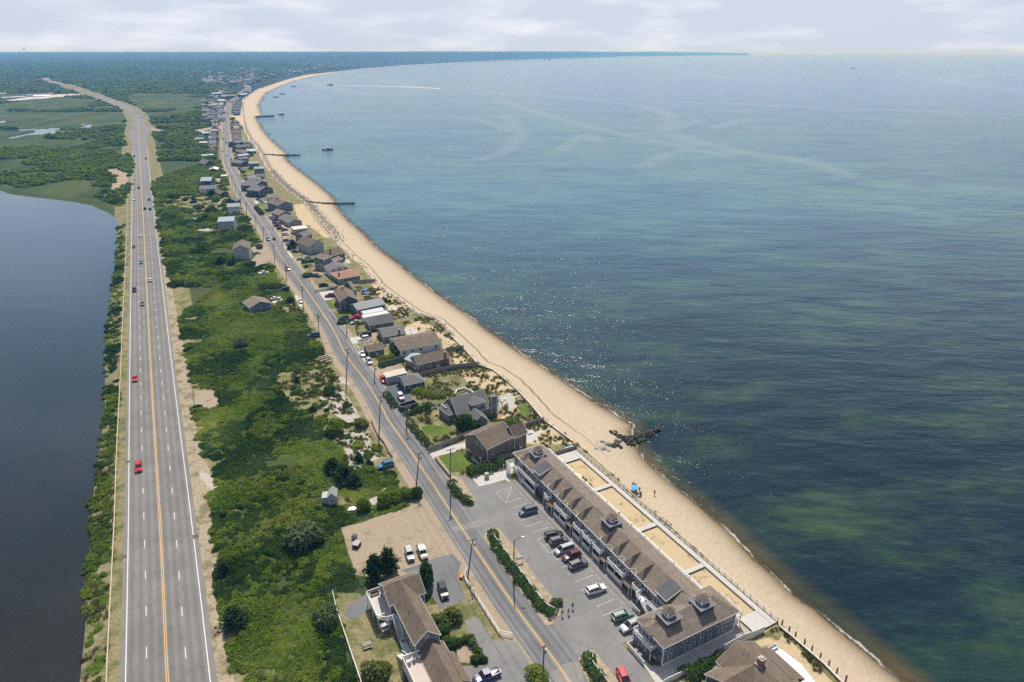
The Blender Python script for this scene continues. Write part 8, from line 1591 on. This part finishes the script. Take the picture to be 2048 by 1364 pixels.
H.add(mb,'wall',WT,Matrix.Identity(4)); p = P('n',650,250); bench(Matrix.Translation((p.x,p.y,0)) @ Matrix.Rotation(.4,4,'Z'), 'grey bench inside the white angular wall', WOODG)
def swing():
    p = P('C',570,925); M = Matrix.Translation((p.x,p.y,0)) @ Matrix.Rotation(.5,4,'Z'); H = House('garden_swing','white framed garden swing in front of the raised deck','swing',M)
    for s in (-1,1): mb = MB(); mb.bar((s*.9,-.6,0),(s*.9,0,1.9),.07); mb.bar((s*.9,.6,0),(s*.9,0,1.9),.07); H.add(mb,'leg',WT,M)
    mb = MB(); mb.box(-.95,.95,-.5,.5,1.9,1.98); H.add(mb,'canopy',WT,M); mb = MB(); mb.box(-.7,.7,-.25,.25,.45,.52); H.add(mb,'seat',WT,M)
swing()

# fill the packed cottage rows further up the shore road
def fill_rows():
    g = random.Random(21); B0 = list(BUILT); n = 0
    walls = ['grey','cedar','dark','pale','white','slate','tan']; roofs = ['brown','taupe','grey','dark','light','metal','taupe']
    for off, y0, y1, lab, grp in ((15, 340, 1500, 'small cottage with gabled roof packed into the beach side row', 'packed cottages between shore road and beach'), (27, 800, 1350, 'cottage nearer the beach behind the first row', 'second row of cottages above the beach'), (-15, 820, 1700, 'small cottage among shrubs on the land side of the shore road', 'cottages on the land side of the shore road')):
        line = resample(offset(SRC, off), 4); i = 0
        while i < len(line)-2:
            x, y = line[i]; x += g.uniform(-2, 2); y += g.uniform(-2, 2); i += 1
            if not (y0 < y < y1) or (y > 1500 and n > 200): continue
            if off > 0:
                if not inside(np.array([x]), np.array([y]), YARD)[0] or dist_poly(np.array([x]), np.array([y]), INNER)[0] < 7: continue
            elif g.random() < .55: continue
            if any((x-b[0])**2+(y-b[1])**2 < (b[2]+(6.6 if y < 800 else 5.8))**2 for b in B0): continue
            if y < 800 and any(sdist(np.array([x]), np.array([y]), q)[0] > -4.5 for z_ in ('lawn', 'shell', 'dirt', 'tan') for q in ZONES[z_]): continue
            L = g.uniform(7, 11); W = g.uniform(6, 7.5); h = g.choice([2.9,3.0,3.2,5.2]); d = Vector(line[i+1])-Vector(line[i]); a = math.atan2(d.y,d.x)+(R(90) if g.random() < .65 else 0)
            M = Matrix.Translation((x,y,0)) @ Matrix.Rotation(a,4,'Z') @ Matrix.Translation((-L/2,-W/2,0)); H = House('cottage', lab, 'cottage', M, grp)
            gable_block(H, M, L, W, h, g.uniform(1.4,2.3), WMAT[g.choice(walls)], RMAT[g.choice(roofs)], 'gable', trim=y < 600, ov=.3)
            for k in range(2): H.window(M, L*(.3+.4*k), 0, h-1.9, 0, .9, 1.1, detail=False); H.window(M, 0, W*(.3+.4*k), h-1.9, R(-90), .9, 1.1, detail=False)
            B0.append((x,y,L/2)); BUILT.append((x,y,L/2)); n += 1; i += 1
    line = resample(offset(SRC, 8.5), 9)
    for i in range(len(line)-1):
        x, y = line[i]
        if not 330 < y < 1150 or g.random() < .45 or any((x-b[0])**2+(y-b[1])**2 < (b[2]+2)**2 for b in BUILT): continue
        make_car('small parked car in a drive of the packed cottage row', x+g.uniform(-.5,1.5), y, g.uniform(-.4,.5), g.choice(['sedan','suv']), g.choice(['white','silver','black','slate','navy','grey','maroon']), z=.04, small=True, group='cars parked in drives along the cottage row')
fill_rows()
# ---------------------------------------------------------------- scrub, reeds, forest (uncountable)
def scatter_scrub():
    g = np.random.default_rng(11)
    def cand(n, x0, x1, y0, y1): return g.uniform(x0, x1, n), g.uniform(y0, y1, n)
    BU = np.array(BUILT) if BUILT else np.zeros((0, 3))
    keepout = [ZONES[z] for z in ('shell', 'dirt', 'lawn')]+[[Z('C',[(115,600),(300,560),(400,400),(700,380),(860,345),(1200,200),(1738,1000),(1738,1500),(350,1500)]), Z('F',[(470,860),(600,790),(780,890),(900,1040),(880,1130),(700,1200),(500,920)]), Z('F',[(60,230),(330,200),(380,330),(200,420),(300,620),(240,620),(60,340)]), LOT]]
    def free(X, Y, pad=1.2):
        ok = np.ones(X.shape, bool)
        for z in keepout:
            for p in z: ok &= sdist(X, Y, p) < -pad*.6
        for bx, by, br in BU: ok &= (X-bx)**2+(Y-by)**2 > (br+.8)**2
        ok &= dist_poly(X, Y, SRC) > 7.5+hash_noise(X, Y, 9, 2)*2.5
        return ok
    out = []
    # near thicket between the two roads
    X, Y = cand(40000, -150, 20, 75, 330); n = hash_noise(X, Y, 13, 31); m = inside(X, Y, SCRUB) & (g.uniform(0, 1, X.size) < .75)
    dens = np.ones(X.shape)
    for p in ZONES['dry'][1:]+ZONES['white']: dens = np.where(sdist(X, Y, p) > 0, .07, dens)
    m &= (g.uniform(0, 1, X.size) < dens) & (n > .09) & (dist_poly(X, Y, VR) > .6)
    X, Y = X[m], Y[m]; k = free(X, Y); X, Y = X[k], Y[k]; sc = g.uniform(.6, .95, X.size)+hash_noise(X, Y, 8, 33)*1.25; out.append((X, Y, sc))
    X, Y = cand(34000, -330, 10, 330, 760); m = inside(X, Y, SCRUB) & (hash_noise(X, Y, 22, 35) > .14); dens = np.ones(X.shape)
    for p in ZONES['dry'][1:]+ZONES['white']: dens = np.where(sdist(X, Y, p) > 0, .10, dens)
    m &= g.uniform(0, 1, X.size) < dens; X, Y = X[m], Y[m]; k = free(X, Y); X, Y = X[k], Y[k]; sc = g.uniform(1.2, 2.0, X.size)+hash_noise(X, Y, 14, 36)*1.6; out.append((X, Y, sc))
    # bank between the lake and the guard rail
    gr = XY([P('o', x, y) for x, y in [(212,1420),(214,1364),(219,1254),(229,1050),(234,908),(242,740),(247,614),(253,478),(255,390)]])
    bank = [(x-.8, y) for x, y in gr]+[(x, y) for x, y in LAKE[26:0:-1]]
    bank = gr + XY(PL('o', [(236,430),(238,448),(235,482),(233,537),(223,583),(218,631),(214,671),(209.5,713),(211,740),(210,815),(203,881),(195.5,931),(188.6,979),(184,1035),(183,1040),(182,1083),(176,1121),(171,1159),(171,1254),(160,1364),(150,1420)], -1.6))
    X, Y = cand(26000, -270, -70, 75, 520); m = inside(X, Y, bank) & (dist_poly(X, Y, gr) > 1.0) & (hash_noise(X, Y, 7, 41) > .22); X, Y = X[m], Y[m]; out.append((X, Y, g.uniform(.5, 1.1, X.size)+hash_noise(X, Y, 9, 42)*1.0))
    # right of the highway north of the pond, left scrub belt
    west = XY(PL('o', [(236,415),(200,395),(120,386),(60,380),(0,368),(-500,360),(-500,300),(0,300),(60,296),(130,300),(180,285),(250,284),(262,300),(262,345),(258,385)]))
    X, Y = cand(22000, -900, -200, 500, 1000); m = inside(X, Y, west) & (hash_noise(X, Y, 45, 44) > .30); X, Y = X[m], Y[m]; k = free(X, Y); X, Y = X[k], Y[k]; out.append((X, Y, g.uniform(1.5, 2.8, X.size)+hash_noise(X, Y, 30, 45)*2))
    # land west and north, thinning in the marshes
    X, Y = cand(52000, -1500, 100, 760, 2100); m = inside(X, Y, LAND) & (dist_poly(X, Y, INNER) > 12) & ~inside(X, Y, BEACH) & (dist_poly(X, Y, HWC) > 20) & (dist_poly(X, Y, SRC) > 12) & (X > -.85*Y); X, Y = X[m], Y[m]
    mar = inside(X, Y, MARSH) | inside(X, Y, MARSH2); wet = np.zeros(X.shape, bool)
    for p in PONDS: wet |= sdist(X, Y, p) > -8
    m = ~wet & (~mar | (hash_noise(X, Y, 90, 47) > .80)) & (mar | (hash_noise(X, Y, 60, 48) > .22)) & ~inside(X, Y, west); X, Y = X[m], Y[m]; k = free(X, Y, 4); X, Y = X[k], Y[k]; out.append((X, Y, g.uniform(2.2, 3.6, X.size)+hash_noise(X, Y, 50, 49)*2.6))
    # small bushes in the yards along the beach houses
    X, Y = cand(9000, -150, 40, 120, 760); m = inside(X, Y, YARD) & (hash_noise(X, Y, 10, 51) > .74) & (dist_poly(X, Y, INNER) > 1.5); X, Y = X[m], Y[m]
    for p in ZONES['tan']:
        k = sdist(X, Y, p) < 0; X, Y = X[k], Y[k]
    k = free(X, Y) & ((X-10)**2+(Y-150)**2 > 0) & ~inside(X, Y, LOT) & ~inside(X, Y, [ML(-9,77),ML(20,77),ML(20,-8),ML(-9,-8)]); X, Y = X[k], Y[k]; k = g.uniform(0, 1, X.size) < .5; X, Y = X[k], Y[k]; out.append((X, Y, g.uniform(.5, 1.1, X.size)))
    X = np.concatenate([o[0] for o in out]); Y = np.concatenate([o[1] for o in out]); S = np.concatenate([o[2] for o in out]); Zz = height(X, Y)
    nearm = Y < 560
    for nm, m, coll, nv, lab in (('scrub', nearm, SRCC, 6, 'dense green scrub thicket covering the sandy ground between the roads'), ('far_scrub', ~nearm, SRC2, 5, 'darker green scrub and low woods spreading to the hills')):
        n = int(m.sum()); instancer(nm, np.stack([X[m], Y[m], Zz[m]-.12*S[m]], 1), S[m], g.uniform(0, 6.28, n), (np.where(hash_noise(X[m], Y[m], 11, 83)+g.uniform(-.2,.2,n) > .53, g.integers(4, 6, n), g.integers(0, 4, n)) if nm == 'scrub' else g.integers(0, nv, n)), coll, lab, 'scrub', zs=g.uniform(.75, 1.15, n)*(.35+1.55*hash_noise(X[m], Y[m], 9, 77)**1.3) if nm == 'scrub' else g.uniform(.75, 1.2, n))
    # forest on the far hills
    X, Y = cand(60000, -3200, 600, 2000, 5200); m = inside(X, Y, LAND) & ~inside(X, Y, BEACH) & (dist_poly(X, Y, INNER) > 90) & (X > -.85*Y) & (dist_poly(X, Y, HWC) > 26) & (hash_noise(X, Y, 140, 61) > .25); X, Y = X[m], Y[m]; Zz = height(X, Y); n = X.size
    instancer('forest', np.stack([X, Y, Zz-1], 1), g.uniform(5.5, 11, n), g.uniform(0, 6.28, n), g.integers(0, 5, n), SRC2, 'dark blue green woods covering the far hills', 'forest', zs=g.uniform(.7, 1.1, n))
    # grass tufts and reeds
    X, Y = cand(60000, -140, 60, 75, 330); m = np.zeros(X.shape, bool)
    for p in ZONES['dry']+ZONES['tan'][1:3]+ZONES['tan'][8:9]: m |= sdist(X, Y, p) > .3
    m |= inside(X, Y, [ML(19.5,72), ML(22.3,72), ML(22.3,50), ML(19.5,54)]) | inside(X, Y, bank)
    m &= (hash_noise(X, Y, 3.5, 71) > .45) & ~(inside(X, Y, ZONES['tan'][0]) & ~inside(X, Y, [ML(19.5,72), ML(22.3,72), ML(22.3,50), ML(19.5,54)])) & ~inside(X, Y, LOT) & ~inside(X, Y, [ML(-9,77),ML(19.3,77),ML(19.3,-8),ML(-9,-8)]) & (dist_poly(X, Y, SRC) > 6.2); X, Y = X[m], Y[m]; k = free(X, Y, .2) | inside(X, Y, bank); X, Y = X[k], Y[k]; n = X.size; Zz = height(X, Y)
    instancer('dry_grass', np.stack([X, Y, Zz], 1), g.uniform(.6, 1.5, n), g.uniform(0, 6.28, n), g.integers(0, 3, n), SRC3, 'tufts of dry beach grass between scrub, yards and dunes', 'grass')
scatter_scrub()
